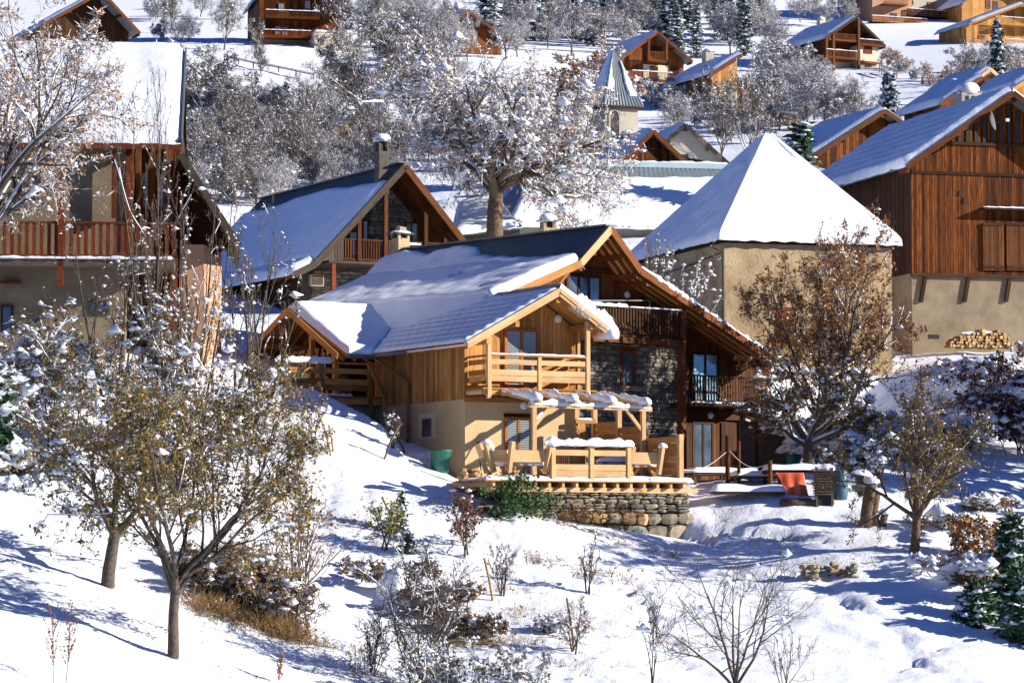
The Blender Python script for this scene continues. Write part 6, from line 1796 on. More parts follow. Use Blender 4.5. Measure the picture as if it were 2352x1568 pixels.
class Geo:
    def __init__(s): s.V = []; s.F = []; s.m = []; s.n = 0; s.mats = []; s.sm = []
    def add(s, V, Fc, mat):
        if len(V) == 0: return
        if mat not in s.mats: s.mats.append(mat)
        s.V.append(V); s.F.append(Fc + s.n); s.m.append(np.full(len(Fc), s.mats.index(mat))); s.n += len(V)
    def mesh(s, name, smooth=False):
        return mesh(name, np.concatenate(s.V), np.concatenate(s.F), s.mats, np.concatenate(s.m), smooth)
def leaves(rg, C, size, asp=.55, droop=0.0, sv=.35, up=0.0):
    n = len(C); N_ = rg.normal(0, 1, (n, 3)); N_[:, 2] += up; N_ = _unit(N_); A_ = rg.normal(0, 1, (n, 3)); A_[:, 2] -= droop
    A_ = _unit(A_ - (A_ * N_).sum(1, keepdims=True) * N_); B_ = np.cross(N_, A_)
    s = size * (1 + rg.normal(0, sv, n))[:, None]; s = np.abs(s)
    V = np.stack([C, C + A_ * s * .45 + B_ * s * asp * .5, C + A_ * s, C + A_ * s * .45 - B_ * s * asp * .5], 1).reshape(-1, 3)
    return V, np.arange(4 * n).reshape(-1, 4)
_oct = np.array([(1, 0, 0), (.5, .87, 0), (-.5, .87, 0), (-1, 0, 0), (-.5, -.87, 0), (.5, -.87, 0), (0, 0, .85), (0, 0, -.5)])
_octf = np.array([(6, i, (i + 1) % 6, (i + 1) % 6) for i in range(6)] + [(7, (i + 1) % 6, i, i) for i in range(6)])
_tri = np.array([(6, i, (i + 1) % 6) for i in range(6)] + [(7, (i + 1) % 6, i) for i in range(6)])
def clumps(rg, C, size, sv=.4, flat=1.0, stretch=.5):
    n = len(C); s = np.abs(size * (1 + rg.normal(0, sv, n)))
    V = _oct[None] * s[:, None, None] * np.array([1, 1, flat])
    V *= (1 + rg.normal(0, .3, (n, 8, 1))); a = rg.random(n) * 6.28
    V[..., 0] *= (1 + stretch * rg.random(n))[:, None]
    c, s_ = np.cos(a)[:, None], np.sin(a)[:, None]
    V = np.stack([V[..., 0] * c - V[..., 1] * s_, V[..., 0] * s_ + V[..., 1] * c, V[..., 2]], -1) + C[:, None, :]
    Fc = (_tri[None] + (np.arange(n) * 8)[:, None, None]).reshape(-1, 3)
    Fc = np.concatenate([Fc[:, :1], Fc[:, 1:2], Fc[:, 2:3], Fc[:, 2:3]], 1)  # quads with a repeated corner are split below
    return V.reshape(-1, 3), Fc
def pick(rg, P, n, t0=0.2):
    """n random points along the branches"""
    b = rg.integers(0, len(P), n); m = P.shape[1] - 1
    t = (t0 + (1 - t0) * rg.random(n)) * m; i = np.minimum(t.astype(int), m - 1); f = (t - i)[:, None]
    return P[b, i] * (1 - f) + P[b, i + 1] * f
class TriGeo(Geo):
    pass
def mesh_mixed(name, parts, smooth=False):
    """parts: list of (V, F quads, mat); degenerate quads become triangles"""
    mats = []; VV = []; loops = []; tot = []; mi = []; off = 0
    for V, Fc, mat in parts:
        if len(V) == 0: continue
        if mat not in mats: mats.append(mat)
        VV.append(V); tri = Fc[0, 2] == Fc[0, 3] if Fc.shape[1] == 4 else True
        f = (Fc[:, :3] if tri else Fc) + off
        loops.append(f.ravel()); tot.append(np.full(len(f), f.shape[1])); mi.append(np.full(len(f), mats.index(mat))); off += len(V)
    V = np.concatenate(VV).astype(np.float32); L_ = np.concatenate(loops).astype(np.int32); T_ = np.concatenate(tot).astype(np.int32); mi = np.concatenate(mi).astype(np.int32)
    me = bpy.data.meshes.new(name)
    me.vertices.add(len(V)); me.vertices.foreach_set('co', V.ravel())
    me.loops.add(len(L_)); me.loops.foreach_set('vertex_index', L_)
    me.polygons.add(len(T_)); st = np.concatenate([[0], np.cumsum(T_)[:-1]]).astype(np.int32)
    me.polygons.foreach_set('loop_start', st); me.polygons.foreach_set('loop_total', T_)
    for m_ in mats: me.materials.append(M[m_])
    me.polygons.foreach_set('material_index', mi)
    if smooth: me.polygons.foreach_set('use_smooth', np.ones(len(T_), dtype=bool))
    me.update(); me.validate(verbose=False)
    return me
NTRI = [0]
def make_tree(seed, H, W=None, stems=1, trunk_r=.18, fork=.28, lean=(0, 0), lv=None, leaf=None, frost=0.0, snow=0, snow_size=.09, limbsnow=.5, bark='bark', twig='twig', flatten=None, open_=35, upt=.05,
              k=(6, 5, 5, 4), lf=(.75, .6, .55, .5), big=0, bigsize=.2, droop=0.0, base_spread=0.0, curl=.12, twig_r=.006, tr=None, crown_base=None, top_h=None):
    """returns (trunk mesh, crown mesh) with the foot at the origin; H height and W width of the whole in metres.
    leaf: list of (material, count, size, droop)"""
    rg = np.random.default_rng(seed)
    S = np.zeros((stems, 3)); S[:, :2] = rg.normal(0, base_spread, (stems, 2))
    D = np.tile(np.array([lean[0], lean[1], 1.0]), (stems, 1)) + (rg.normal(0, .28, (stems, 3)) if stems > 1 else 0); D[:, 2] = np.abs(D[:, 2])
    R0 = np.full(stems, trunk_r) * (1 if stems == 1 else rg.uniform(.6, 1, stems))
    L0 = H * (fork if stems == 1 else .75) * (1 + (rg.normal(0, .12, stems) if stems > 1 else 0))
    P0, Q0 = grow_branches(rg, S, D, np.full(stems, 1.0) * L0, R0, R0 * (.72 if stems == 1 else .25), 7, .05, .05)
    if stems == 1:
        P1, Q1 = spawn(rg, P0, Q0, k[0], .72, 1.0, open_, 10, H * (1 - fork) * lf[0] / L0, .12, 7, curl, upt, rf=.62, tip=.2, taper=0, up=.15)
    else:
        P1, Q1 = spawn(rg, P0, Q0, k[0], .15, 1.0, open_, 10, lf[0], .15, 6, curl, upt, rf=.6, tip=.25)
    P2, Q2 = spawn(rg, P1, Q1, k[1], .22, 1.0, 42, 12, lf[1], .2, 5, curl * 1.3, upt, rf=.6, rmin=twig_r * 1.2)
    P3, Q3 = spawn(rg, P2, Q2, k[2], .15, 1.0, 42, 14, lf[2], .25, 4, curl * 1.5, upt * .7 - droop * .3, rf=.6, rmin=twig_r)
    P4, Q4 = spawn(rg, P3, Q3, k[3], .1, 1.0, 45, 15, lf[3], .3, 2, curl * 1.6, -droop, rf=.7, rmin=twig_r)
    lv_ = [(P0, Q0), (P1, Q1), (P2, Q2), (P3, Q3), (P4, Q4)]
    allp = np.concatenate([p.reshape(-1, 3) for p, _ in lv_[1:]])
    top = np.percentile(allp[:, 2], 99.6); w = np.percentile(np.abs(allp[:, 0]), 98.5) * 2
    sz = H / top; sw = (W / w) if W else sz
    zf = P0[:, -1, 2].min() if stems == 1 else 0
    for p, _ in lv_:
        p[..., 2] *= sz
        if W:
            p[..., 0] *= sw; p[..., 1] *= sw
    A = []; B_ = []
    A.append((*tubes(P0, Q0, 9), bark)); A.append((*tubes(P1, Q1, 6), bark))
    B_.append((*tubes(P2, Q2, 4), bark)); B_.append((*tubes(P3, Q3, 3), twig))
    nfr = int(len(P4) * frost); idx = rg.permutation(len(P4))
    if frost: B_.append((*tubes(P4[idx[:nfr]], Q4[idx[:nfr]] * 1.3 + .003, 3), 'snow'))
    if nfr < len(P4): B_.append((*tubes(P4[idx[nfr:]], Q4[idx[nfr:]], 3), twig))
    # snow along the limbs
    if limbsnow:
        for (p, q_, kk, fr) in ((P1, Q1, 5, min(.95, limbsnow * 2)), (P2, Q2, 4, limbsnow), (P3, Q3, 3, limbsnow * .7)):
            T = _unit(p[:, -1] - p[:, 0]); ok = (rg.random(len(p)) < fr) & (T[:, 2] < .93)
            if ok.any():
                pp = p[ok].copy(); rr = q_[ok]; pp[..., 2] += rr * .7 + .006
                B_.append((*tubes(pp, rr * .75 + .010, kk), 'snow'))
    for (mt, cnt, size, dr, *asp_) in (leaf or []):
        C = pick(rg, P4 if rg.random() < 2 else P3, cnt, .1); C = C + rg.normal(0, size * .3, C.shape)
        B_.append((*leaves(rg, C, size, asp=(asp_[0] if asp_ else .55), droop=dr), mt))
    if snow:
        C = np.concatenate([pick(rg, P4, int(snow * .55), .1), pick(rg, P3, int(snow * .45), .1)]); B_.append((*clumps(rg, C + np.array([0, 0, snow_size * .25]), snow_size), 'snow'))
    if big:
        C = pick(rg, P2, big, .35); B_.append((*clumps(rg, C + np.array([0, 0, bigsize * .2]), bigsize), 'snow'))
    tm = mesh_mixed('trunk', A, True); cm = mesh_mixed('crown', B_, True)
    NTRI[0] += sum(len(p.vertices) - 2 for p in cm.polygons)
    return tm, cm
def make_conifer(seed, H, W, nb=46, snow=.55, mat='needle', per=16, start=.08):
    rg = np.random.default_rng(seed)
    P0 = np.linspace([0, 0, 0], [0, 0, H], 8)[None]; Q0 = np.linspace(.05 * W + .04, .01, 8)[None]
    A = [(*tubes(P0, Q0, 7), 'bark')]; B_ = []
    z = start * H + (1 - start) * H * (np.arange(nb) / nb) ** .9 + rg.normal(0, .01 * H, nb); a = np.arange(nb) * 2.399 + rg.normal(0, .3, nb)
    L_ = W / 2 * (1 - (z / H)) ** .8 * rg.uniform(.75, 1.1, nb) + .08
    D = np.stack([np.cos(a), np.sin(a), .25 - .35 * (1 - z / H)], 1)
    S = np.stack([0 * z, 0 * z, z], 1)
    P1, Q1 = grow_branches(rg, S, D, L_, np.full(nb, .03), np.full(nb, .008), 4, .06, -.06)
    B_.append((*tubes(P1, Q1, 3), 'bark'))
    C = pick(rg, P1, nb * per, .12); C += rg.normal(0, .05 * W / 2, C.shape) * np.array([1, 1, .7])
    B_.append((*leaves(rg, C, .13 * W + .05, asp=.35, droop=.45, sv=.3), mat))
    n2 = int(nb * per * snow)
    C = pick(rg, P1, n2, .25) + np.array([0, 0, .035 * W])
    B_.append((*leaves(rg, C, .10 * W + .04, asp=.6, sv=.4, up=3.0), 'snow'))
    C = pick(rg, P1, nb * 2, .45); B_.append((*clumps(rg, C + np.array([0, 0, .03 * W]), .05 * W + .02, flat=.8), 'snow'))
    tm, cm = mesh_mixed('trunk', A, True), mesh_mixed('crown', B_)
    NTRI[0] += sum(len(p.vertices) - 2 for p in cm.polygons)
    return tm, cm
def plant_at(name, me, loc, rz, sc, label, cat, group=None):
    r = empty(name, loc, rz, label, cat, group)
    r.scale = sc if hasattr(sc, '__len__') else (sc, sc, sc)
    for nm, d in zip(('trunk', 'crown'), me):
        o = bpy.data.objects.new(nm, d); link(o, r)
    return r
def foot(px, py, Y):
    """a foot on the hillside at this column, at the depth where the ground shows at the given height if it can be found"""
    return on_ground(px, py, Y)
def col(px, Y): 
    d = ray(px, 900.0); x = d.x / d.y * Y
    return Vector((x, Y, gz(x, Y) + 0.0))
def topz(px, py, Y): return at(px, py, Y).z
TD = 0.15

# single trees, each grown for itself
def solo(name, label, px, py_foot, Y, py_top, wpx, cat='tree', rz=0.0, p=None, group=None, **kw):
    f = p or col(px, Y); H = topz(px, py_top, f.y) - f.z; W = wpx / FPX * f.y
    return plant_at(name, make_tree(H=H, W=W, **kw), (f.x, f.y, f.z - TD), rz, 1.0, label, cat, group)
solo('fruit_tree', 'leafy fruit tree with olive and rust leaves and snow lumps, large in the left foreground', 397, 1512, 86.5, 800, 650, p=on_ground(397, 1512, 86), seed=21, trunk_r=.16, fork=.27, k=(10, 7, 6, 6), open_=44, lf=(.85, .62, .5, .5),
     leaf=[('leaf_olive', 13500, .09, .6), ('leaf_brown', 5500, .085, .7), ('leaf_rust', 2600, .085, .7), ('twig', 3500, .22, .2, .07)], snow=420, snow_size=.04, big=45, bigsize=.1, limbsnow=.14, lean=(.12, .0), twig_r=.008, curl=.13)
solo('fruit_tree', 'darker trunked fruit tree standing just behind and left of the big leafy one', 245, 1345, 92, 850, 560, p=on_ground(247, 1343, 92), seed=33, trunk_r=.2, fork=.3, k=(7, 6, 6, 5), open_=50, lf=(.8, .6, .5, .5),
     leaf=[('leaf_olive', 5500, .09, .6), ('leaf_brown', 3500, .09, .7), ('twig', 2500, .22, .2, .07)], snow=800, snow_size=.05, big=100, bigsize=.12, limbsnow=.3, twig_r=.008)
solo('frosted_maple', 'tall tree with tan frosted twigs reaching over the white roof, top left corner', -60, 1100, 97, -70, 860, seed=41, trunk_r=.3, fork=.5, k=(9, 7, 7, 6), open_=48, lf=(.85, .6, .5, .5),
     leaf=[('leaf_dry', 13000, .085, .5), ('leaf_rust', 4500, .08, .6), ('frost', 9000, .2, .3, .14), ('twig', 5500, .22, .3, .08)], frost=.25, snow=900, snow_size=.055, big=90, bigsize=.12, limbsnow=.35, twig_r=.006)
solo('lime_tree', 'huge round crowned tree with frost and tan leaves on a thick trunk, top centre', 1140, 545, 157, 62, 570, p=at(1136, 575, 157), seed=52, trunk_r=.46, fork=.3, k=(16, 9, 6, 6), open_=64, upt=.03, droop=.12, lf=(.78, .6, .55, .5), bark='barkwarm',
     leaf=[('leaf_dry', 15000, .12, .5), ('leaf_rust', 4000, .12, .5), ('frost', 15000, .26, .3, .16), ('twig', 9000, .3, .3, .1), ('snow', 3000, .1, .3)], frost=.3, snow=3000, snow_size=.08, big=330, bigsize=.2, limbsnow=.55, twig_r=.010, curl=.16)
solo('rust_tree', 'tree with fine rust coloured leaves in front of the pyramid roofed house', 1915, 1010, 113.5, 500, 400, p=col(1912, 113.5), seed=63, trunk_r=.2, fork=.2, k=(10, 7, 6, 6), open_=28, lf=(.85, .5, .5, .5), bark='bark',
     leaf=[('leaf_rust', 21000, .09, .6), ('leaf_brown', 8000, .085, .6), ('twig', 7000, .26, .2, .07)], snow=500, snow_size=.045, big=35, bigsize=.1, limbsnow=.15, twig_r=.007)
solo('broadleaf_tree', 'leaning tree with dark olive brown leaves and snow covered limbs beside the old house', 1850, 1085, 109.5, 800, 350, p=col(1858, 109.5), seed=74, trunk_r=.22, fork=.3, k=(8, 6, 6, 5), open_=48, lf=(.85, .6, .5, .5), lean=(-.08, 0),
     leaf=[('leaf_olive', 4500, .09, .7), ('leaf_brown', 9500, .09, .7), ('twig', 4000, .24, .2, .07)], snow=600, snow_size=.06, big=55, bigsize=.12, limbsnow=.45, twig_r=.007)
solo('small_orchard_tree', 'small leaning tree with olive leaves and a bare curved trunk on the right slope', 2108, 1277, 97.5, 868, 400, p=on_ground(2098, 1276, 97.5), seed=85, trunk_r=.17, fork=.3, k=(8, 6, 6, 5), open_=42, lf=(.8, .6, .5, .5), lean=(.18, 0), bark='barkwarm',
     leaf=[('leaf_olive', 7000, .07, .5), ('leaf_brown', 7500, .07, .6), ('bark', 7000, .2, .2, .07)], snow=350, snow_size=.035, big=20, bigsize=.08, limbsnow=.12, twig_r=.006)
solo('bare_tree', 'leafless dark twigged tree rising from the bottom edge right of centre', 1688, 1600, 84, 1150, 420, p=at(1683, 1650, 84), seed=96, trunk_r=.095, fork=.26, k=(6, 5, 5, 4), open_=34, lf=(.85, .6, .55, .5), twig='bark', snow=20, big=4, bigsize=.12, limbsnow=.0, twig_r=.0075, curl=.1, rz=.6)
solo('bare_sapling', 'thin leafless sapling left of the dark bare tree at the bottom edge', 1490, 1600, 84.5, 1290, 140, p=at(1500, 1640, 84.5), seed=97, trunk_r=.04, fork=.3, k=(5, 4, 4, 3), open_=28, twig='bark', limbsnow=0, twig_r=.006)
solo('bare_sapling', 'low leafless sapling right of the dark bare tree at the bottom edge', 1850, 1600, 85, 1420, 150, p=at(1800, 1640, 84), seed=98, trunk_r=.04, fork=.3, k=(5, 4, 4, 4), open_=35, twig='bark', limbsnow=0, twig_r=.006)
# bare saplings before the left house
for i, (px, Y, yt, w, sd) in enumerate([(352, 101, 150, 200, 3), (445, 103, 300, 240, 4), (540, 104.5, 420, 260, 5), (250, 101.5, 430, 230, 6), (600, 103, 520, 200, 7), (400, 99, 420, 200, 8)]):
    lab = ['tallest bare multi-stemmed sapling in front of the left house, its tips before the white roof', 'bare grey sapling before the right corner of the left house', 'slender forked bare sapling before the blue-shadowed roof',
           'bare sapling before the red balcony', 'low spreading bare sapling left of the shaded chalet eave', 'bare sapling with lumps of snow just behind the leafy fruit tree'][i]
    solo('bare_sapling', lab, px, 0, Y, yt, w, seed=100 + sd, stems=[5, 4, 3, 3, 4, 4][i], base_spread=.25, trunk_r=.07, k=(5, 4, 3, 2), open_=26, lf=(.5, .5, .5, .5), upt=.1, twig='twig', bark='bark',
         leaf=[('leaf_dry', 120, .06, .6)], snow=[40, 120, 70, 140, 70, 200][i], snow_size=.04, big=[1, 5, 1, 5, 2, 12][i], bigsize=.11, limbsnow=.05, twig_r=.007, group='bare saplings in front of the left house')

# hillside prototypes
FR = [make_tree(seed=200 + i, H=8, W=[6.5, 5.0, 7.5, 6.0][i], trunk_r=.17, fork=.22, k=(7, 6, 5, 4), open_=[36, 26, 42, 30][i], leaf=[('frost', 5200, .3, .2, .12), ('leaf_dry', 900, .12, .3), ('twig', 2600, .36, .3, .09), ('bark', 1700, .34, .3, .09), ('snow', 500, .1, .2)], frost=.3, snow=120, snow_size=.1, limbsnow=.3, twig_r=.012) for i in range(4)]
FT = [make_tree(seed=220 + i, H=10, W=[9.5, 8.0][i], trunk_r=.2, stems=[4, 3][i], base_spread=.5, k=(8, 6, 5, 4), open_=22, lf=(.45, .5, .5, .5), upt=.12, leaf=[('frost', 4200, .28, .2, .18), ('twig', 6500, .4, .3, .1), ('bark', 2500, .35, .3, .1), ('snow', 500, .12, .2)], frost=.2, snow=150, snow_size=.12, limbsnow=.2, twig_r=.016) for i in range(2)]
FB = [make_tree(seed=240 + i, H=4, W=5, trunk_r=.06, stems=7, base_spread=.6, k=(5, 5, 4, 4), open_=32, lf=(.5, .5, .5, .5), leaf=[('frost', 2600, .22, .2, .22), ('leaf_dry', 900, .1, .3), ('twig', 3600, .28, .3, .12), ('bark', 1400, .25, .3, .12), ('snow', 900, .11, .2)], frost=.25, snow=260, snow_size=.1, limbsnow=.4, twig_r=.012) for i in range(3)]
BT = [make_tree(seed=260 + i, H=8, W=6, trunk_r=.12, stems=[1, 3][i], base_spread=.2, fork=.2, k=(7, 5, 5, 4), open_=28, leaf=[('twig', 2600, .34, .3, .1), ('bark', 2000, .3, .3, .1), ('frost', 900, .24, .3, .15)], frost=.12, snow=100, snow_size=.1, limbsnow=.25, twig_r=.014) for i in range(2)]
GB = [make_tree(seed=280, H=4, W=5, trunk_r=.06, stems=7, base_spread=.6, k=(5, 5, 4, 4), open_=32, lf=(.5, .5, .5, .5), leaf=[('leaf_dry', 2600, .13, .3), ('leaf_rust', 2600, .12, .3), ('snow', 700, .1, .3)], frost=.1, snow=150, snow_size=.1, limbsnow=.2, twig_r=.012)]
CN = [make_conifer(300 + i, 9, [4.2, 3.4, 5.2][i], nb=[56, 48, 60][i], snow=[.5, .7, .9][i], per=26) for i in range(3)]
CG = [make_conifer(310, 5, 2.4, nb=44, snow=.25, mat='needleg', per=26)]
rv_ = random.Random(12)
def put(protos, name, px, Y, ytop, label, group, wf=1.0, cat='tree'):
    pr = rv_.choice(protos); f = col(px, Y); H0 = max(v.co.z for v in pr[1].vertices)
    if id(pr) not in _ph: _ph[id(pr)] = float(np.percentile([v.co.z for v in pr[1].vertices], 99.7))
    H = max(.8, topz(px, ytop, Y) - f.z); s = H / _ph[id(pr)]
    return plant_at(name, pr, (f.x, f.y, f.z - .1), rv_.uniform(0, 6.28), (s * wf, s * wf, s), label, cat, group)
_ph = {}
for pr in FR + FT + FB + BT + GB + CN + CG: _ph[id(pr)] = float(np.percentile([v.co.z for v in pr[1].vertices], 99.7))
_mx = max
def put(protos, name, px, Y, ytop, label, group, wf=1.0, cat='tree'):
    pr = rv_.choice(protos); f = col(px, Y)
    H = _mx(.8, topz(px, ytop, Y) - f.z); s = H / _ph[id(pr)]
    return plant_at(name, pr, (f.x, f.y, f.z - .1), rv_.uniform(0, 6.28), (s * wf, s * wf, s), label, cat, group)
# single, tellable ones
put(FT, 'frosted_tree', 868, 232, -20, 'tall frosted fan shaped tree, left one of the pair left of the big crown', None, .72)
put(FT, 'frosted_tree', 950, 234, -30, 'tall frosted fan shaped tree, right one of the pair left of the big crown', None, .62)
put(BT, 'bare_tree', 512, 322, -15, 'bare dark trunked tree on the snow below the dark timber house', None)
put(BT, 'bare_tree', 596, 308, 40, 'gnarled bare tree with snow on its forks beside the open slope', None, .8)
put(BT, 'bare_tree', 385, 372, -35, 'forked bare tree on the white slope near the top edge, left', None, .8)
put(CN, 'spruce', 2046, 215, 165, 'dark spruce standing alone on the open slope above the middle barn', None)
put(CN, 'spruce', 2298, 262, 45, 'tall narrow snowy spruce below the corner chalet', None, .75)
put(FR[3:], 'frosted_tree', 1556, 215, 208, 'small frosted tree in front of the cream chalet', None, .8)
put(CN[2:], 'snowy_spruce', 2125, 330, 170, 'small snow dusted spruce on the open right slope', None, .8)
put(GB, 'golden_shrub', 1322, 255, 88, 'golden leaved shrub right above the big round crown', None, 1.1, 'shrub')
put(GB, 'golden_shrub', 2185, 300, 135, 'golden leaved shrub at the foot of the right slope', None, .7, 'shrub')
put(BT, 'bare_tree', 2222, 292, 85, 'bare tree with pale slim stems on the right slope', None, .8)
put(BT, 'bare_tree', 1960, 225, 165, 'bare tree with dark stems left of the lone spruce', None, .8)
put(BT, 'bare_tree', 1655, 200, 150, 'bare dark stemmed tree before the cream chalet, left one', None, .9)
put(BT, 'bare_tree', 1725, 196, 165, 'bare dark stemmed tree before the cream chalet, right one', None, .9)
put(FR, 'frosted_tree', 1862, 250, 135, 'broad frosted brownish tree below the balcony chalet', None, 1.1)
put(CG, 'juniper', 1843, 168, 280, 'small blue green conifer peeking over the pyramid roof', None, 1.3)
for i, (px, Y, yt) in enumerate([(428, 235, 90), (400, 232, 105), (455, 250, 118)]):
    put(FB, 'frosted_bush', px, Y, yt, 'grey brown frosted bush behind the edge of the white roof', 'bushes behind the white roof', 1.0, 'bush')
# masses of frosted trees: each is its own tree
def mass(poly, n, Yf, hpx, protos, name, label, group, wf=(.8, 1.2), cat='tree', seed=1):
    r = random.Random(seed); xs = [p[0] for p in poly]; ys = [p[1] for p in poly]; c = 0; tries = 0; pts = []
    def inside(x, y):
        k = False
        for (x0, y0), (x1, y1) in zip(poly, poly[1:] + poly[:1]):
            if (y0 > y) != (y1 > y) and x < (x1 - x0) * (y - y0) / (y1 - y0) + x0: k = not k
        return k
    while c < n and tries < 4000:
        tries += 1
        x = r.uniform(min(xs), max(xs)); y = r.uniform(min(ys), max(ys))
        if not inside(x, y): continue
        g = on_ground(x, y, Yf(x, y))
        if any(abs(g.x - q.x) + abs(g.y - q.y) * .5 < 1.6 for q in pts): continue
        pts.append(g); pr = r.choice(protos); h_ = r.uniform(*hpx) / FPX * g.y; s = h_ / _ph[id(pr)]; w_ = r.uniform(*wf)
        plant_at(name, pr, (g.x, g.y, g.z - .1), r.uniform(0, 6.28), (s * w_, s * w_, s), label, cat, group); c += 1
hill = lambda x, y: float(np.interp(y, [20, 60, 110, 190, 290, 400, 470], [440, 400, 330, 300, 240, 195, 180]))
mass([(430, 240), (560, 230), (700, 285), (830, 320), (940, 350), (930, 410), (620, 480), (440, 480)], 58, hill, (60, 105), FR + FB + FR, 'frosted_tree', 'frost white bare tree in the thicket between the white roof and the big crown', 'frosted thicket left of the centre', seed=2)
mass([(430, 300), (930, 300), (940, 430), (620, 480), (440, 480)], 26, hill, (110, 190), BT, 'bare_tree', 'bare twiggy tree in the thicket above the shaded chalet roof', 'bare trees in the thicket left of the centre', seed=3)
mass([(520, 230), (800, 290), (880, 420), (640, 440), (500, 300)], 10, hill, (70, 110), CN, 'spruce', 'snow laden spruce among the frosted thicket left of the big crown', 'spruces in the left thicket', (.8, 1.1), seed=4)
mass([(1120, 120), (1230, 115), (1420, 115), (1560, 135), (1720, 140), (1790, 60), (1640, 30), (1120, 40)], 52, hill, (90, 150), CN, 'spruce', 'dark snow dusted spruce on the wooded slope above the spire', 'spruces on the wooded slope', (.9, 1.3), seed=5)
mass([(1130, 150), (1420, 140), (1590, 130), (1790, 150), (1820, 60), (1700, 20), (1130, 20)], 34, hill, (70, 130), FR, 'frosted_tree', 'frost white bare tree on the wooded slope above the spire', 'frosted trees on the wooded slope', seed=6)
mass([(1775, 290), (1775, 180), (1800, 160), (1860, 240), (1950, 280), (1880, 300), (1780, 300)], 26, hill, (70, 120), FR + FB, 'frosted_tree', 'frosted tree in the grove between the cream chalet and the balcony chalet', 'grove right of the cream chalet', seed=7)
mass([(960, 100), (1040, 60), (1100, 110), (1050, 230), (960, 280)], 14, hill, (80, 130), FR, 'frosted_tree', 'frosted tree behind the left side of the big round crown', 'frosted trees behind the big crown', seed=8)
mass([(340, 40), (430, 20), (520, 30), (540, 110), (440, 150), (360, 100)], 10, hill, (40, 75), FR + FB, 'frosted_tree', 'frosted tree on the top left slope beside the dark timber house', 'frosted trees on the top left slope', seed=9)
mass([(790, 60), (980, 20), (1010, 90), (880, 130), (800, 110)], 12, hill, (60, 110), FR + CN[:1], 'frosted_tree', 'frosted tree behind the pair of fan shaped trees', 'frosted trees behind the pair', seed=10)
mass([(1830, 50), (1950, 30), (1985, 60), (1880, 90)], 8, hill, (50, 80), FR, 'frosted_tree', 'frosted tree above the balcony chalet roof', 'frosted trees above the balcony chalet', seed=11)
mass([(2040, 130), (2170, 200), (2150, 215), (2040, 150)], 9, lambda x, y: 350, (35, 50), GB + FB[:1], 'hedge_shrub', 'brown leaved shrub in the hedge across the right slope', 'hedge across the right slope', cat='shrub', seed=12)
mass([(2180, 130), (2350, 150), (2350, 210), (2230, 200)], 10, lambda x, y: 290, (45, 80), GB + BT + FB, 'slope_shrub', 'twiggy shrub around the tall narrow spruce', 'shrubs around the tall spruce', cat='shrub', seed=13)
mass([(1960, 255), (2060, 250), (2060, 290), (1890, 290), (1900, 270)], 7, lambda x, y: 225, (30, 60), FB, 'frosted_bush', 'low frosted bush around the foot of the lone spruce', 'bushes around the lone spruce', cat='bush', seed=14)
mass([(1480, 230), (1560, 240), (1700, 300), (1700, 350), (1560, 300)], 8, hill, (40, 70), FB, 'frosted_bush', 'frosted bush on the shaded bank below the cream chalet', 'bushes below the cream chalet', cat='bush', seed=15)
mass([(600, 445), (900, 360), (930, 380), (840, 450), (620, 480)], 16, lambda x, y: 172, (70, 120), FR + BT, 'frosted_tree', 'frosted tree standing right behind the ridge of the shaded chalet', 'trees behind the shaded chalet', seed=16)
mass([(960, 330), (1100, 360), (1100, 480), (980, 420)], 9, lambda x, y: 185, (60, 90), FR + FB, 'frosted_tree', 'frosted tree under the left side of the big round crown', 'trees under the big crown', seed=17)
# bushes round the left fruit trees
def bush(name, label, px, Y, yt, wpx, seed, leaf, snow, ss, big, bs, cat='bush', stems=7, group=None, twig='twig', limbsnow=.5, p=None, k=(6, 5, 4, 4), open_=32, twig_r=.006, frost=0, **kw):
    f = p or col(px, Y); H = max(.5, topz(px, yt, f.y) - f.z)
    return plant_at(name, make_tree(seed=seed, H=H, W=wpx / FPX * f.y, stems=stems, base_spread=.12 * wpx / FPX * f.y, trunk_r=.035, k=k, open_=open_, lf=(.55, .5, .5, .5), leaf=leaf, frost=frost, snow=snow, snow_size=ss, big=big, bigsize=bs, limbsnow=limbsnow, twig=twig, bark='bark', twig_r=twig_r, **kw),
                    (f.x, f.y, f.z - .1), 0, 1.0, label, cat, group)
LO = [('leaf_olive', 2300, .09, .8), ('leaf_brown', 2300, .10, .9), ('twig', 2600, .22, .2, .08)]
bush('snowy_bush', 'snow smothered bush with hanging brown leaves under the red balcony', 150, 99.5, 690, 330, 401, LO, 500, .07, 60, .16)
bush('snowy_bush', 'white loaded bush at the left edge above the dark conifer', 20, 98.5, 800, 260, 402, LO, 700, .09, 100, .2)
bush('snowy_bush', 'snow loaded bush with green brown leaves right of the balcony pillar', 395, 99, 650, 300, 403, LO, 450, .07, 45, .15)
bush('snowy_bush', 'snowy bush between the fruit tree crown and the log shelter', 560, 100, 830, 220, 404, LO, 350, .07, 40, .15)
bush('snowy_bush', 'low snow covered bush left of the dark fruit tree trunk', 90, 96.5, 1010, 280, 405, LO, 800, .1, 120, .19)
bush('bare_shrub', 'spiky bare shrub with snow at the left edge above the tree shadow', 40, 95.2, 1120, 150, 406, [], 160, .06, 10, .12, cat='shrub')
cg = plant_at('dark_conifer', make_conifer(320, 3.2, 2.4, nb=40, snow=.5, mat='needleg', per=36), col(-10, 96.5) - Vector((0, 0, .2)), 1, (1, 1, 1), 'dark green conifer with snow at the left edge', 'conifer')
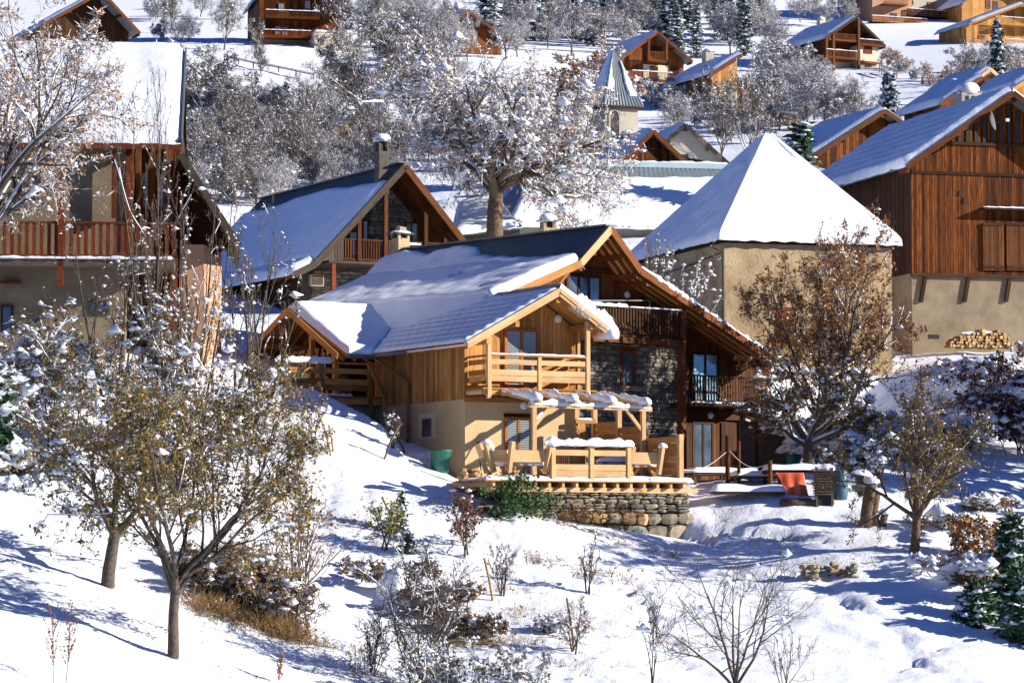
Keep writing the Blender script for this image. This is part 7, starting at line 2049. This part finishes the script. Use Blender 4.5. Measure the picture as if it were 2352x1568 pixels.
# tall reddish shrub
bush('tall_shrub', 'tall reddish multi-stemmed shrub with a few dry leaves right of the fruit tree', 690, 91, 1010, 260, 410, [('leaf_dry', 500, .07, .8), ('leaf_rust', 250, .07, .8)], 60, .05, 6, .12, cat='shrub', stems=14, twig='twigred', limbsnow=.06, open_=20, k=(4, 3, 3, 3))
# foreground bottom shrubs
bush('thorny_shrub', 'dark thorny shrub with black stems at the bottom centre', 965, 86, 1230, 300, 411, [('leaf_brown', 260, .08, .4)], 90, .03, 6, .08, cat='shrub', stems=7, twig='bark', limbsnow=.15, k=(7, 6, 5, 3), p=at(975, 1590, 85.5), twig_r=.007)
bush('thorny_shrub', 'low dark thorny shrub with snow left of the black stemmed one', 850, 87, 1330, 160, 412, [('leaf_olive', 180, .07, .4)], 50, .035, 5, .09, cat='shrub', stems=5, twig='bark', limbsnow=.15, p=at(850, 1590, 86), twig_r=.006)
bush('leafy_shrub', 'shrub of dark olive leaves with snow cut by the bottom edge', 1150, 84.5, 1455, 260, 413, [('leaf_olive', 1100, .085, .4), ('leaf_brown', 500, .08, .4)], 300, .05, 20, .1, cat='shrub', twig='bark', p=at(1140, 1640, 84.5))
bush('leafy_shrub', 'shrub of olive leaves left of the bottom centre', 990, 84.5, 1450, 170, 414, [('leaf_olive', 700, .085, .4), ('leaf_brown', 300, .08, .4)], 160, .045, 10, .1, cat='shrub', twig='bark', p=at(990, 1650, 84.5))
bush('brown_brush', 'tangle of dead brown brush on the bank above the bottom centre', 900, 93.5, 1275, 240, 415, [('leaf_brown', 3000, .09, .4), ('bark', 2000, .09, .4), ('straw', 700, .09, .4)], 200, .07, 30, .14, cat='brush', p=on_ground(905, 1330, 93.5), stems=9, open_=50)
bush('brown_brush', 'dead brown brush running down the bank right of the round snow cap', 1010, 91.5, 1330, 200, 416, [('leaf_brown', 3000, .09, .4), ('bark', 2000, .09, .4), ('straw', 600, .09, .4)], 200, .07, 26, .14, cat='brush', p=on_ground(1010, 1400, 91.5), stems=9, open_=50)
bush('brown_brush', 'lowest dead brown brush on the bank above the bottom edge', 1080, 90, 1400, 170, 417, [('leaf_brown', 2600, .085, .4), ('bark', 1800, .09, .4)], 140, .06, 18, .13, cat='brush', p=on_ground(1085, 1455, 89.7), stems=9, open_=50)
bush('brown_brush', 'small brown brush right of the lowest brush patch', 1270, 90, 1400, 90, 418, [('leaf_brown', 600, .05, .4)], 100, .05, 10, .1, cat='brush', p=on_ground(1268, 1455, 90), stems=7, open_=50)
# right hand
bush('dark_bush', 'dark reddish bush under thick snow beside the snow bank, right edge', 2270, 115, 790, 300, 420, [('leaf_wine', 7000, .11, .4), ('leaf_brown', 2500, .11, .4)], 300, .10, 60, .22, p=col(2270, 114.5), stems=9)
bush('dark_bush', 'dark bush with snow pads at the right edge of the shaded slope', 2360, 113.5, 860, 220, 421, [('leaf_wine', 6000, .11, .4), ('needle', 2500, .12, .4)], 220, .10, 40, .2, p=col(2360, 112.5), stems=9)
bush('dark_bush', 'grey green bush by the wattle compost bin', 1975, 104, 985, 150, 422, [('needle', 2600, .08, .3), ('leaf_olive', 500, .07, .3)], 160, .08, 26, .17, p=col(1975, 106), stems=9)
bush('snowy_bush', 'snowy bush with olive leaves behind the leaning tree trunk', 1900, 109, 930, 170, 423, [('leaf_olive', 900, .08, .5)], 700, .12, 90, .24, p=col(1895, 111.5))
bush('snowy_bush', 'snowy bush with brown leaves right of the stump topped trunk', 2080, 112, 920, 150, 424, [('leaf_brown', 900, .08, .5)], 500, .1, 50, .2, p=col(2075, 112.5))
bush('rust_shrub', 'rust leaved shrub beside the dark conifer at the lower right', 2255, 98, 1162, 150, 425, [('leaf_rust', 1500, .13, 1.2), ('leaf_brown', 700, .12, 1.2)], 40, .05, 3, .1, cat='shrub', p=col(2250, 98.3), stems=5, open_=40)
bush('snowy_mound_bush', 'snow buried brown bush left of the dark conifer at the lower right', 2190, 98.5, 1265, 190, 426, [('leaf_brown', 2600, .09, .5)], 400, .09, 60, .17, p=on_ground(2195, 1330, 98), stems=9)
for i, (px, Y, yt, w_, lab) in enumerate([(2325, 96.5, 1175, .85, 'tall dark conifer at the right edge of the lower slope'), (2245, 95.5, 1330, 1.7, 'low dark conifer spreading down the bank at the lower right'), (2355, 94.2, 1320, 1.3, 'dark conifer skirt at the lower right edge')]):
    f = on_ground(px, [1400, 1420, 1470][i], Y); H = topz(px, yt, f.y) - f.z
    plant_at('dark_conifer', make_conifer(330 + i, H, H * .8 * w_, nb=60, snow=.18, mat='needleg', per=50, start=.0), f - Vector((0, 0, .2)), i, 1.0, lab, 'conifer', None)
bush('hanging_shrub', 'frosted bare shrub before the left wall of the pyramid roofed house', 1580, 120, 560, 170, 427, [('leaf_brown', 300, .07, .4), ('leaf_dry', 200, .06, .4)], 300, .06, 12, .12, cat='shrub', p=col(1560, 122), stems=8)
bush('bare_shrub', 'small bare brown shrub against the snow of the pyramid roof foot', 1508, 122, 530, 70, 428, [('leaf_rust', 150, .05, .4)], 60, .05, 2, .1, cat='shrub', p=col(1500, 121), stems=6)

for (x_, Y_, yt_, w_, sd_, mt_, lb_) in ((1965, 107.5, 1005, 130, 440, 'needle', 'dark evergreen bush behind the snow capped boulders'), (2045, 110, 985, 150, 441, 'leaf_olive', 'dark olive bush behind the small orchard tree'), (2190, 112, 960, 170, 442, 'needle', 'dark bush in the shade right of the orchard tree crown'),
        (2160, 101.5, 1190, 170, 443, 'leaf_brown', 'low brown scrub on the bank right of the orchard tree trunk'), (2280, 104.5, 1130, 150, 444, 'leaf_brown', 'twiggy brown scrub at the right edge above the dark conifer')):
    bush('dark_bush', lb_, x_, Y_, yt_, w_, sd_, [(mt_, 3800, .09, .3), ('bark', 2500, .2, .3, .1)], 200, .08, 40, .18, stems=9, open_=45)
# tall trees standing just outside the right edge: their shade falls across the right slope and the old house
for i, (x, y, H, W, k_) in enumerate([(22.0, 105.5, 10.5, 5.0, 'c'), (25.5, 108.5, 11.5, 5.5, 'c'), (23.0, 112.0, 7.5, 7.0, 'd')]):
    pr = CN[i % 3] if k_ == 'c' else FT[0]
    s_ = H / _ph[id(pr)]; base = (4.2, 3.4, 5.2)[i % 3] if k_ == 'c' else 9.5
    plant_at('roadside_spruce' if k_ == 'c' else 'roadside_tree', pr, (x, y, gz(x, y) - .1), i * 1.3, (W / base, W / base, s_), ['spruce past the right edge of the picture, nearest one', 'tall spruce past the right edge of the picture', 'bare tree past the right edge of the picture', 'tallest spruce past the right edge of the picture'][i], 'tree')
# ------------------------------------------------------------------ small plants, stakes, terrace things
def stake(label, x0, y0, x1, y1, Y, r=.035, mat='stake'):
    p = on_ground(x1, y1, Y); q = at(x0, y0, p.y - .1)
    o = polytube('garden_stake', mat, [p - Vector((0, 0, .3)), p + (q - p) * .5, q], r, None, n=7)
    tag(o, label, 'stake', 'wooden stakes on the slope')
stake('stake beside the yellow green seedling', 877, 1140, 918, 1232, 97)
stake('stake behind the wine red seedling', 1037, 1154, 1072, 1260, 97)
stake('stake standing alone in the snow below the deck', 1112, 1281, 1135, 1378, 94)
stake('stake beside the orange leaved seedling', 1302, 1372, 1322, 1500, 90.5)
stake('left stake of the two crossing on the crest below the log shelter', 728, 938, 765, 1040, 103)
stake('right stake of the two crossing on the crest below the log shelter', 755, 975, 768, 1040, 102.8)
stake('grey leaning stake before the plaster wall', 918, 975, 878, 1050, 103.2, mat='greywood')
stake('grey stake lying against the foot of the downpipe wall', 895, 985, 940, 1042, 103.6, mat='greywood')
def seedling(name, label, px, pyf, Y, yt, wpx, seed, leaf, **kw):
    return bush(name, label, px, Y, yt, wpx, seed, leaf, kw.pop('snow', 20), .05, 0, .1, cat='seedling', p=on_ground(px, pyf, Y), stems=kw.pop('stems', 3), limbsnow=0, **kw)
seedling('yellow_seedling', 'yellow green leaved seedling on the white slope left of the deck', 885, 1265, 97, 1140, 80, 501, [('leaf_lime', 420, .11, .8), ('leaf_green', 60, .1, .8)])
seedling('wine_seedling', 'wine red leaved seedling tied to a stake below the dirty snow', 1075, 1275, 97, 1110, 95, 502, [('leaf_wine', 900, .09, .6), ('leaf_brown', 150, .08, .6)])
seedling('orange_seedling', 'sparse orange leaved seedling low on the slope', 1318, 1505, 90.5, 1360, 85, 503, [('leaf_rust', 130, .07, .3), ('leaf_dry', 120, .06, .3)])
seedling('bare_seedling', 'bare seedling with a dry seed head right of centre on the slope', 1348, 1365, 94, 1210, 60, 504, [('leaf_dry', 40, .06, .3)])
seedling('bare_seedling', 'thin bare seedling beside the lone stake', 1150, 1370, 94, 1240, 60, 505, [('leaf_brown', 15, .05, .3)])
seedling('bare_seedling', 'thin bare seedling with seed pods on the crest below the plaster wall', 900, 1030, 103.2, 935, 45, 506, [('leaf_brown', 60, .06, .3)])
seedling('bare_seedling', 'twiggy brown seedling on the crest under the log shelter deck', 715, 1000, 103.4, 870, 70, 507, [('leaf_brown', 110, .05, .3)])
f = on_ground(922, 1225, 97)
plant_at('pine_seedling', make_conifer(340, 1.3, .6, nb=22, snow=.1, mat='needleg', per=20), f, 0, 1.0, 'small soft needled pine seedling right of the yellow green one', 'seedling')
f = on_ground(935, 1275, 96)
plant_at('pine_seedling', make_conifer(341, .7, .6, nb=18, snow=.1, mat='needleg', per=20), f, 0, 1.0, 'tiny drooping pine seedling below the taller one', 'seedling')
# green climber on the wall
rg = np.random.default_rng(5)
def climber(name, label, spots, mat, size, v=RV - .45, cat='climber'):
    parts = []
    for (px, py, rx, ry, n) in spots:
        c = rw.P(px, py, v); k = FPX / 99.5
        C = np.stack([c.x + rg.normal(0, rx / k * .5, n), c.y + rg.normal(0, .22, n), c.z + rg.normal(0, ry / k * .5, n)], 1)
        parts.append((*leaves(rg, C, size, asp=.8, droop=.3, up=.3), mat))
        m_ = n // 12; b = rg.normal(0, 1, (m_, 3)) * np.array([rx / k * .4, .15, ry / k * .4]) + np.array(c)
        P_, Q_ = grow_branches(rg, b, rg.normal(0, 1, (m_, 3)) + np.array([0, 0, .6]), np.full(m_, .35), np.full(m_, .008), np.full(m_, .004), 3, .3, 0)
        parts.append((*tubes(P_, Q_, 3), 'twig'))
    r = empty(name, rw.o, rw.yaw, label, cat)
    o = bpy.data.objects.new('foliage', mesh_mixed('foliage', parts)); link(o, r)
climber('ivy', 'green leaved climber hanging over the left end of the stone wall', [(1180, 1125, 50, 40, 600), (1172, 1155, 45, 45, 480), (1212, 1165, 60, 45, 420), (1250, 1142, 50, 25, 200), (1195, 1098, 26, 18, 130), (1155, 1178, 30, 20, 120), (1200, 1205, 40, 22, 250), (1215, 1232, 28, 22, 160), (1112, 1128, 14, 10, 60)], 'leaf_green', .085)
climber('wall_weed', 'rusty weeds between the boulders of the stone wall', [(1335, 1170, 60, 30, 350), (1300, 1195, 60, 30, 300), (1420, 1180, 40, 30, 150), (1400, 1215, 60, 20, 240)], 'leaf_brown', .06, RV - .75, 'weed')
def litter(label, px, py, Y, rx, ry, n, size=.07):
    c = on_ground(px, py, Y); x = c.x + rg.normal(0, rx, n); y = c.y + rg.normal(0, ry, n)
    C = np.stack([x, y, gz_arr(x, y) + .13], 1)
    V, Fc = leaves(rg, C, size, up=3.5)
    o = bpy.data.objects.new('fallen_leaves', mesh_mixed('fallen_leaves', [(V, Fc, 'leaf_dry')])); link(o); o['kind'] = 'stuff'; o['label'] = label
# dead grass tufts
def grass_tuft(label, px, py, Y, w, h_, n, mats=('straw', 'leaf_brown'), name='dead_grass'):
    f = on_ground(px, py, Y); parts = []
    for i, mt in enumerate(mats):
        m_ = n // len(mats)
        S = np.stack([rg.normal(0, w * .5, m_), rg.normal(0, .35, m_), np.zeros(m_)], 1) + np.array([f.x, f.y, 0.0])
        S[:, 2] = gz_arr(S[:, 0], S[:, 1]) - .05
        D = rg.normal(0, .45, (m_, 3)) + np.array([0, 0, 1.0])
        P_, Q_ = grow_branches(rg, S, D, rg.uniform(.4, 1, m_) * h_, np.full(m_, .008), np.full(m_, .003), 4, .12, -.18)
        parts.append((*tubes(P_, Q_, 3), mt))
    C = pick(rg, P_, n // 3); parts.append((*leaves(rg, C, .09, droop=.5), mats[0]))
    o = bpy.data.objects.new(name, mesh_mixed(name, parts)); link(o)
    o['kind'] = 'stuff'; o['label'] = label
grass_tuft('dead straw coloured grass hanging over the bank right of the fruit tree trunk', 500, 1420, 91, .8, .8, 1300, ('straw', 'leaf_brown', 'straw'))
grass_tuft('dead grass below the tall reddish shrub', 640, 1455, 90, .8, .9, 1500, ('straw', 'leaf_brown', 'straw'))
for (x_, y_, yt_, w_, sd_, lb_) in ((500, 1380, 1250, 190, 430, 'dark tangle of dead stems just right of the fruit tree fork'), (590, 1400, 1270, 180, 431, 'brown tangle under the arching twigs right of the fruit tree'), (660, 1440, 1330, 150, 432, 'lowest brown tangle beneath the tall reddish shrub'), (450, 1340, 1240, 120, 433, 'small brown tangle behind the fruit tree trunk')):
    bush('brown_brush', lb_, x_, 91, yt_, w_, sd_, [('leaf_brown', 2600, .09, .6), ('bark', 2600, .2, .3, .12), ('straw', 1500, .2, .8, .1)], 160, .08, 16, .16, cat='brush', p=on_ground(x_, y_, 91), stems=9, open_=50)
grass_tuft('brown undergrowth beside the fruit tree', 560, 1290, 93, 1.2, .7, 700, ('leaf_brown', 'twigred'))
grass_tuft('green weed in the dead grass', 505, 1430, 90.3, .35, .4, 500, ('leaf_green', 'leaf_green'))
grass_tuft('dry stalks on the slope below the deck', 1250, 1420, 91, 2.2, .5, 160, ('straw', 'straw'))
grass_tuft('dry stalks around the lone stake', 1120, 1350, 94, 2.0, .45, 120, ('straw', 'leaf_brown'))
grass_tuft('dry stalks below the stone wall', 1480, 1260, 99, 2.2, .4, 160, ('straw', 'leaf_brown'))
grass_tuft('dry stalks at the lower right of the slope', 1330, 1540, 87, 1.5, .5, 140, ('straw', 'leaf_brown'))
for k_, (x_, y_, w_, n_) in enumerate(((820, 1200, 1.6, 120), (960, 1160, 1.8, 120), (1180, 1480, 1.6, 170), (1420, 1330, 1.8, 150), (1250, 1290, 1.6, 130), (1560, 1480, 1.6, 90), (760, 1490, 1.5, 160), (1960, 1300, 1.5, 100), (620, 1180, 1.4, 120), (1750, 1250, 1.8, 70))):
    grass_tuft('scattered dry stalks poking through the snow, patch ' + ['left of the yellow seedling', 'by the wine red seedling', 'above the bottom shrubs', 'in the middle of the slope', 'under the stone wall', 'between the bare saplings', 'below the brown tangle', 'by the broken wall', 'on the upper left bank', 'right of the boulders'][k_], x_, y_, 94, w_, .45, n_, ('straw', 'twigred'), 'dry_stalks')
litter('brown leaves and bark bits on the slope below the deck', 1150, 1330, 94, 2.6, 2.0, 160, .06)
litter('leaf bits on the right slope', 2000, 1330, 96, 2.6, 1.8, 120, .06)
# dry flower stems bottom left
for (px, yt, lab) in ((122, 1415, 'left of two dry seeded weed stems in the bottom left corner'), (150, 1415, 'right of two dry seeded weed stems in the bottom left corner'), (640, 1505, 'small dry weed cluster at the bottom edge left of centre')):
    f = on_ground(px, 1566, 78) - Vector((0, 0, .3)); H = topz(px, yt, f.y) - f.z; parts = []
    P0, Q0 = grow_branches(rg, np.array([[0, 0, 0.]]), np.array([[.05, 0, 1.]]), np.array([H]), np.array([.012]), np.array([.004]), 8, .03, .05)
    P1, Q1 = spawn(rg, P0, Q0, 16, .3, .98, 26, 5, .35, .2, 4, .05, .15, rmin=.004)
    parts = [(*tubes(P0, Q0, 4), 'twigred'), (*tubes(P1, Q1, 3), 'twigred')]
    C = np.concatenate([pick(rg, P1, 260, .2), pick(rg, P0, 40, .5)]); parts.append((*clumps(rg, C, .018), 'twigred'))
    o = bpy.data.objects.new('dry_weed', mesh_mixed('dry_weed', parts)); link(o); o.location = f
    tag(o, lab, 'weed')
# fallen leaves on the snow under the fruit tree
litter('brown leaves scattered on the snow around the fruit tree trunk', 420, 1500, 87.5, 1.6, 1.4, 420)
litter('brown leaves scattered on the snow between the two trunks', 300, 1430, 89.5, 1.4, 1.2, 260)
litter('few brown leaves on the slope right of the grass', 700, 1520, 87, 1.6, 1.2, 90)
# rounded snow cap over a post in the foreground bank
b = on_ground(905, 1372, 93)
o = snow_blob(b + Vector((0, 0, -.25)), .52, .5, 1.05, None, 'snow_mound', seed=3, n=22, m=10); tag(o, 'smooth round cap of snow over a hidden stump on the bank', 'snow mound')
# low dry stone remnant on the right slope
ws_ = empty('broken_stone_wall', on_ground(1900, 1325, 95.5), 0, 'short collapsed dry stone wall in the snow of the right slope', 'wall')
for i in range(60):
    stone((rr.uniform(-.75, .95), rr.uniform(-.25, .25), rr.uniform(-.15, .45) - abs(rr.gauss(0, .1))), (rr.uniform(.14, .3), .25, rr.uniform(.08, .18)), (rr.uniform(-.3, .3), rr.uniform(-.3, .3), rr.uniform(0, 3)), ('fieldstone', 'slate', 'ochrestone'), ws_, rnd=rr)
ws2 = empty('stone_corner', h.W((-.35, -.9, 0)), h.yaw, 'little heap of stones left of the ochre wall corner', 'stones')
for i in range(16):
    stone((rr.uniform(-.35, .35), rr.uniform(-.3, .2), rr.uniform(-.35, .12)), (rr.uniform(.18, .34), .25, rr.uniform(.09, .14)), (rr.uniform(-.2, .2), rr.uniform(-.2, .2), rr.uniform(0, 3)), ('fieldstone', 'ochrestone'), ws2, rnd=rr)
# stump
st = on_ground(1998, 1210, 100.5)
sr_ = empty('dead_stump', st, 0, 'split dead stump with snow caps beside the shaded right slope', 'stump')
polytube('trunk', 'barkwarm', [(-.12, 0, -.3), (-.1, 0, .4), (.0, 0, 1.0), (.05, 0, 1.42)], [.25, .2, .2, .17], sr_, n=9)
polytube('branch_stub', 'barkwarm', [(.2, .05, -.3), (.12, .05, .5), (.25, .05, 1.1)], [.2, .15, .13], sr_, n=9)
polytube('branch_stub', 'barkwarm', [(.45, .0, -.4), (.42, 0, .1), (.5, 0, .42)], [.14, .12, .12], sr_, n=9)
snow_blob((.08, 0, 1.4), .27, .25, .2, sr_, seed=1); snow_blob((.27, .05, 1.08), .18, .18, .13, sr_, seed=2); snow_blob((.5, 0, .4), .2, .2, .16, sr_, seed=3)
tr_ = col(1990, 112.8); o = lathe('pollard_stump', 'barkwarm', [(.55, -.5), (.42, .4), (.4, 1.3), (.52, 1.9), (.5, 2.15), (.2, 2.3)], tr_, None, n=14); tag(o, 'thick pollarded trunk with a snow hat behind the small orchard tree', 'stump')
o2 = snow_blob((0, 0, 2.12), .55, .5, .32, o, seed=5)
# terrace: posts with a rope, snow covered heaps, tarp, bins
tp = []
for i, (x, y0, y1) in enumerate(((1671, 935, 1100), (1789 + 0, 962, 1105), (1615 + 3, 975, 1095))):
    pass
pr_ = [(1617, 1020, 1104, 101.9), (1671, 968, 1092, 102.6), (1770, 1057, 1110, 102.2)]
tops_ = []
def tpost(label, px, yt, yb, Y, r=.06):
    a = at(px, yb, Y); b_ = at(px, yt, Y)
    o = polytube('rope_post', 'brown', [a - Vector((0, 0, .6)), b_], r, None, n=8); tag(o, label, 'post', 'dark posts along the terrace edge'); tops_.append(b_)
tpost('tallest dark terrace post in front of the glazed door', 1671, 965, 1105, 103.5, .09) if False else None
tpost('dark terrace post in front of the glazed door', 1671 - 0, 1000, 1112, 104.8, .08)
tpost('dark post at the left corner of the orange tarpaulin', 1769, 1057, 1120, 103.9, .07)
tpost('post capped with snow beside the terrace boards', 1697, 1012, 1095, 105, .06)
def sag(a, b, s, label):
    pts = [a + (b - a) * t - Vector((0, 0, s * math.sin(math.pi * t))) for t in np.linspace(0, 1, 12)]
    o = polytube('rope', 'rope', pts, .014, None, n=5); tag(o, label, 'rope')
sag(at(1560, 1078, 103.2), at(1671, 1035, 104.8) , .25, 'pale rope from the windbreak to the terrace post')
sag(at(1671, 1030, 104.8), at(1769, 1063, 103.9), .35, 'pale rope sagging between the two dark terrace posts')
def slab_snow(name, label, cat, c, lx, ly, hz, rz=0.0, mat='greywood', th=.1, snow=.18, legs=0):
    r = empty(name, c, rz, label, cat)
    box('top', mat, (-lx / 2, -ly / 2, -th), (lx / 2, ly / 2, 0), r)
    if legs:
        for sx in (-1, 1):
            for sy in (-1, 1): box('leg', mat, (sx * (lx / 2 - .08) - .04, sy * (ly / 2 - .08) - .04, -legs), (sx * (lx / 2 - .08) + .04, sy * (ly / 2 - .08) + .04, -th), r)
    n_, m_ = 22, 12
    G = quad_grid((-lx / 2 - .04, -ly / 2 - .04, 0), (lx / 2 + .04, -ly / 2 - .04, 0), (lx / 2 + .04, ly / 2 + .04, 0), (-lx / 2 - .04, ly / 2 + .04, 0), n_, m_)
    s = np.linspace(0, 1, n_ + 1)[None, :]; t = np.linspace(0, 1, m_ + 1)[:, None]
    d = np.minimum(np.minimum(s, 1 - s) * lx, np.minimum(t, 1 - t) * ly) / .18
    nz = vnoise(G.reshape(-1, 3) + np.array(c), 1.5, 2).reshape(m_ + 1, n_ + 1)
    G[..., 2] += np.sqrt(np.clip(1 - (1 - np.clip(d, 0, 1)) ** 2, 0, 1)) * snow * (1 + .35 * nz) - .01
    obj('snow_cap', G.reshape(-1, 3), grid_faces(n_, m_), 'snow', r, smooth=True)
    return r
slab_snow('terrace_table', 'long low boards under snow behind the rope', 'boards', at(1655, 1085, 106.6), 2.4, 1.2, .3, .3, legs=.5)
slab_snow('terrace_table', 'snowy bench top before the glazed door', 'bench', at(1735, 1092, 105.6), 1.6, .9, .3, .3, legs=.5)
slab_snow('cold_frame_lid', 'long snow covered cold frame lid at the terrace edge', 'cold frame', at(1718, 1128, 103.6), 2.4, .7, .3, .1, mat='greywood', th=.1, snow=.22)
slab_snow('covered_heap', 'snow topped heap carrying the orange tarpaulin', 'heap', at(1822, 1079, 104.8), 1.9, 1.2, .3, .1, legs=.9, mat='darkwood', th=.12)
# tarp hanging over the front
tpz = []
n_, m_ = 18, 14; TV = []
for r_ in range(m_ + 1):
    t = r_ / m_
    for c_ in range(n_ + 1):
        s = c_ / n_
        xl = 1778 + (1815 - 1778) * t ** .7; xr = 1846 + 14 * t
        x = xl + (xr - xl) * s; y = 1085 + 70 * t - 6 * math.sin(s * 3.1) * t
        p = at(x, y, 104.05 - .25 * math.sin(t * 1.6)); p.y += .03 * math.sin(s * 13 + t * 4) * (.3 + t)
        TV.append(p)
o = obj('orange_tarpaulin', TV, grid_faces(n_, m_)[:, ::-1].copy(), 'tarp', None, smooth=True); tag(o, 'orange tarpaulin hanging over the snow topped heap', 'tarpaulin')
md = o.modifiers.new('solid', 'SOLIDIFY'); md.thickness = .012
a = at(1700, 1082, 102.4); b_ = at(1780, 1086, 102.3)
# wattle bin
wbn = empty('compost_bin', at(1889, 1140, 103.1), .1, 'slatted compost bin under snow right of the tarpaulin', 'bin')
for k in range(10):
    z = .05 + k * .085
    box('slat', 'greywood', (-.28, -.42, z), (.28, -.38, z + .045), wbn); box('slat', 'greywood', (.24, -.38, z + .04), (.28, .2, z + .085), wbn); box('slat', 'greywood', (-.28, -.38, z + .04), (-.24, .2, z + .085), wbn)
for sx in (-.25, .25): box('post', 'greywood', (sx - .04, -.38, -.4), (sx + .04, -.3, .95), wbn)
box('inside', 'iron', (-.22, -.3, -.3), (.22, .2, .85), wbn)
snow_strip((-.36, -.1, .88), (.4, -.1, .88), .6, .2, wbn, seed=4)
bbn = lathe('blue_barrel', 'blue_plastic', [(.2, -.5), (.25, -.2), (.27, .2), (.25, .55), (.2, .62), (.05, .63)], at(1930, 1122, 103.5), None, n=18); tag(bbn, 'blue plastic barrel right of the slatted compost bin', 'barrel')
lg_ = empty('fallen_log', at(1852, 1157, 102.9), .15, 'grey hollow log lying in front of the compost bin', 'log')
polytube('log', 'greywood', [(-.85, 0, .0), (-.3, .03, .03), (.4, 0, .02), (.9, .02, .05)], .17, lg_, n=10)
snow_strip((.1, .02, .14), (.85, .02, .18), .26, .14, lg_, seed=3)
for i, (x, y, Y, s) in enumerate(((1955, 1120, 105, .3), (1975, 1112, 105.2, .42), (1990, 1122, 105, .3), (1940, 1128, 104.8, .22))):
    o = stone(at(x, y, Y), (s * 2.4, s * 2, s * 1.7), (0, .1, i), ('greenstone', 'fieldstone'), None, 'boulder', rr)
    tag(o, ['left boulder with a snow hat beside the stump', 'largest snow capped boulder left of the stump', 'boulder with snow touching the stump', 'small dark boulder next to the blue barrel'][i], 'boulder')
    p = at(x, y, Y); b2_ = snow_blob(p + Vector((0, 0, s * .45)), s * 1.15, s * 1.0, s * .7, None, seed=i); b2_.parent = o; b2_.matrix_parent_inverse = (Matrix.Translation(o.location) @ o.rotation_euler.to_matrix().to_4x4() @ Matrix.Diagonal((*o.scale, 1))).inverted()
# chairs by the door
for i, (px, py, rz) in enumerate(((1673, 1072, .2), (1705, 1072, .9))):
    c = at(px, py, 107.2); r = empty('terrace_chair', c, rz, ['orange wooden chair folded against the left door shutter', 'dark wooden chair right of the orange one by the door'][i], 'chair')
    box('seat', 'frame' if i == 0 else 'brown', (-.25, -.25, .0), (.25, .25, .05), r); 
    for sx in (-.22, .22):
        for sy in (-.2, .2): box('leg', 'frame', (sx - .025, sy - .025, -.45), (sx + .025, sy + .025, 0), r)
    for k in range(4): box('slat', 'frame' if i == 0 else 'brown', (-.22 + k * .12, .2, .05), (-.14 + k * .12, .23, .55), r)
gt = lathe('green_tub', 'green_plastic', [(.2, -.3), (.24, .0), (.3, .3), (.28, .3), (.1, .26)], at(1822, 1062, 110.5), None, n=18); tag(gt, 'green tub half hidden beside the leaning tree trunk', 'tub')
# small roof right of the old house
cr = empty('snowy_lean_to', at(1790, 985, 113), .2, 'low lean-to under thick snow right of the old house', 'shed')
prism('roof', 'darkwood', [(-1.3, -1, .55), (1.3, -1, -.25), (1.3, 1.6, -.1), (-1.3, 1.6, .7)], (0, 0, -.1), cr)
for sx in (-1.1, 1.1): box('post', 'darkwood', (sx - .06, -.9, -2.5), (sx + .06, -.78, -.1 if sx > 0 else .4), cr)
snow_strip((-1.3, -.2, .58), (1.3, -.2, -.2), 1.6, .35, cr, seed=4, name='snow_cover')
prism('wall', 'mortar', [(-1.1, 1.2, -3), (1.1, 1.2, -3), (1.1, 1.2, -.2), (-1.1, 1.2, .4)], (0, .3, 0), cr)
# fences on the hill
def hill_fence(label, pts, Y, hgt=1.0, rails=(.35, .7, 1.0), snow=True, gap=2.2):
    P_ = [on_ground(x, y, Y) for (x, y) in pts]; r = empty('field_fence', P_[0], 0, label, 'fence'); o0 = P_[0]
    for a, b in zip(P_, P_[1:]):
        n = max(1, int((b - a).length / gap))
        for i in range(n + 1):
            c = a + (b - a) * (i / n) - o0; box('post', 'stake', (c.x - .06, c.y - .06, c.z - .3), (c.x + .06, c.y + .06, c.z + hgt), r)
        for z in rails:
            beam('rail', 'stake', a - o0 + Vector((0, 0, z)), b - o0 + Vector((0, 0, z)), .06, .14, r)
        if snow: snow_strip(a - o0 + Vector((0, 0, rails[-1] + .07)), b - o0 + Vector((0, 0, rails[-1] + .07)), .14, .1, r)
hill_fence('single rail fence with snow across the slope below the dark timber house', [(515, 142), (582, 158), (640, 168), (720, 185)], 260, .7, (.55,))
hill_fence('grey post and rail fence on the platform right of the cream chalet', [(1742, 290), (1790, 296), (1832, 303)], 225, 1.3, (.4, .8, 1.2), gap=1.6)
hill_fence('small rail fence right of the balcony chalet', [(2020, 168), (2060, 180)], 355, 1.0, (.4, .9))
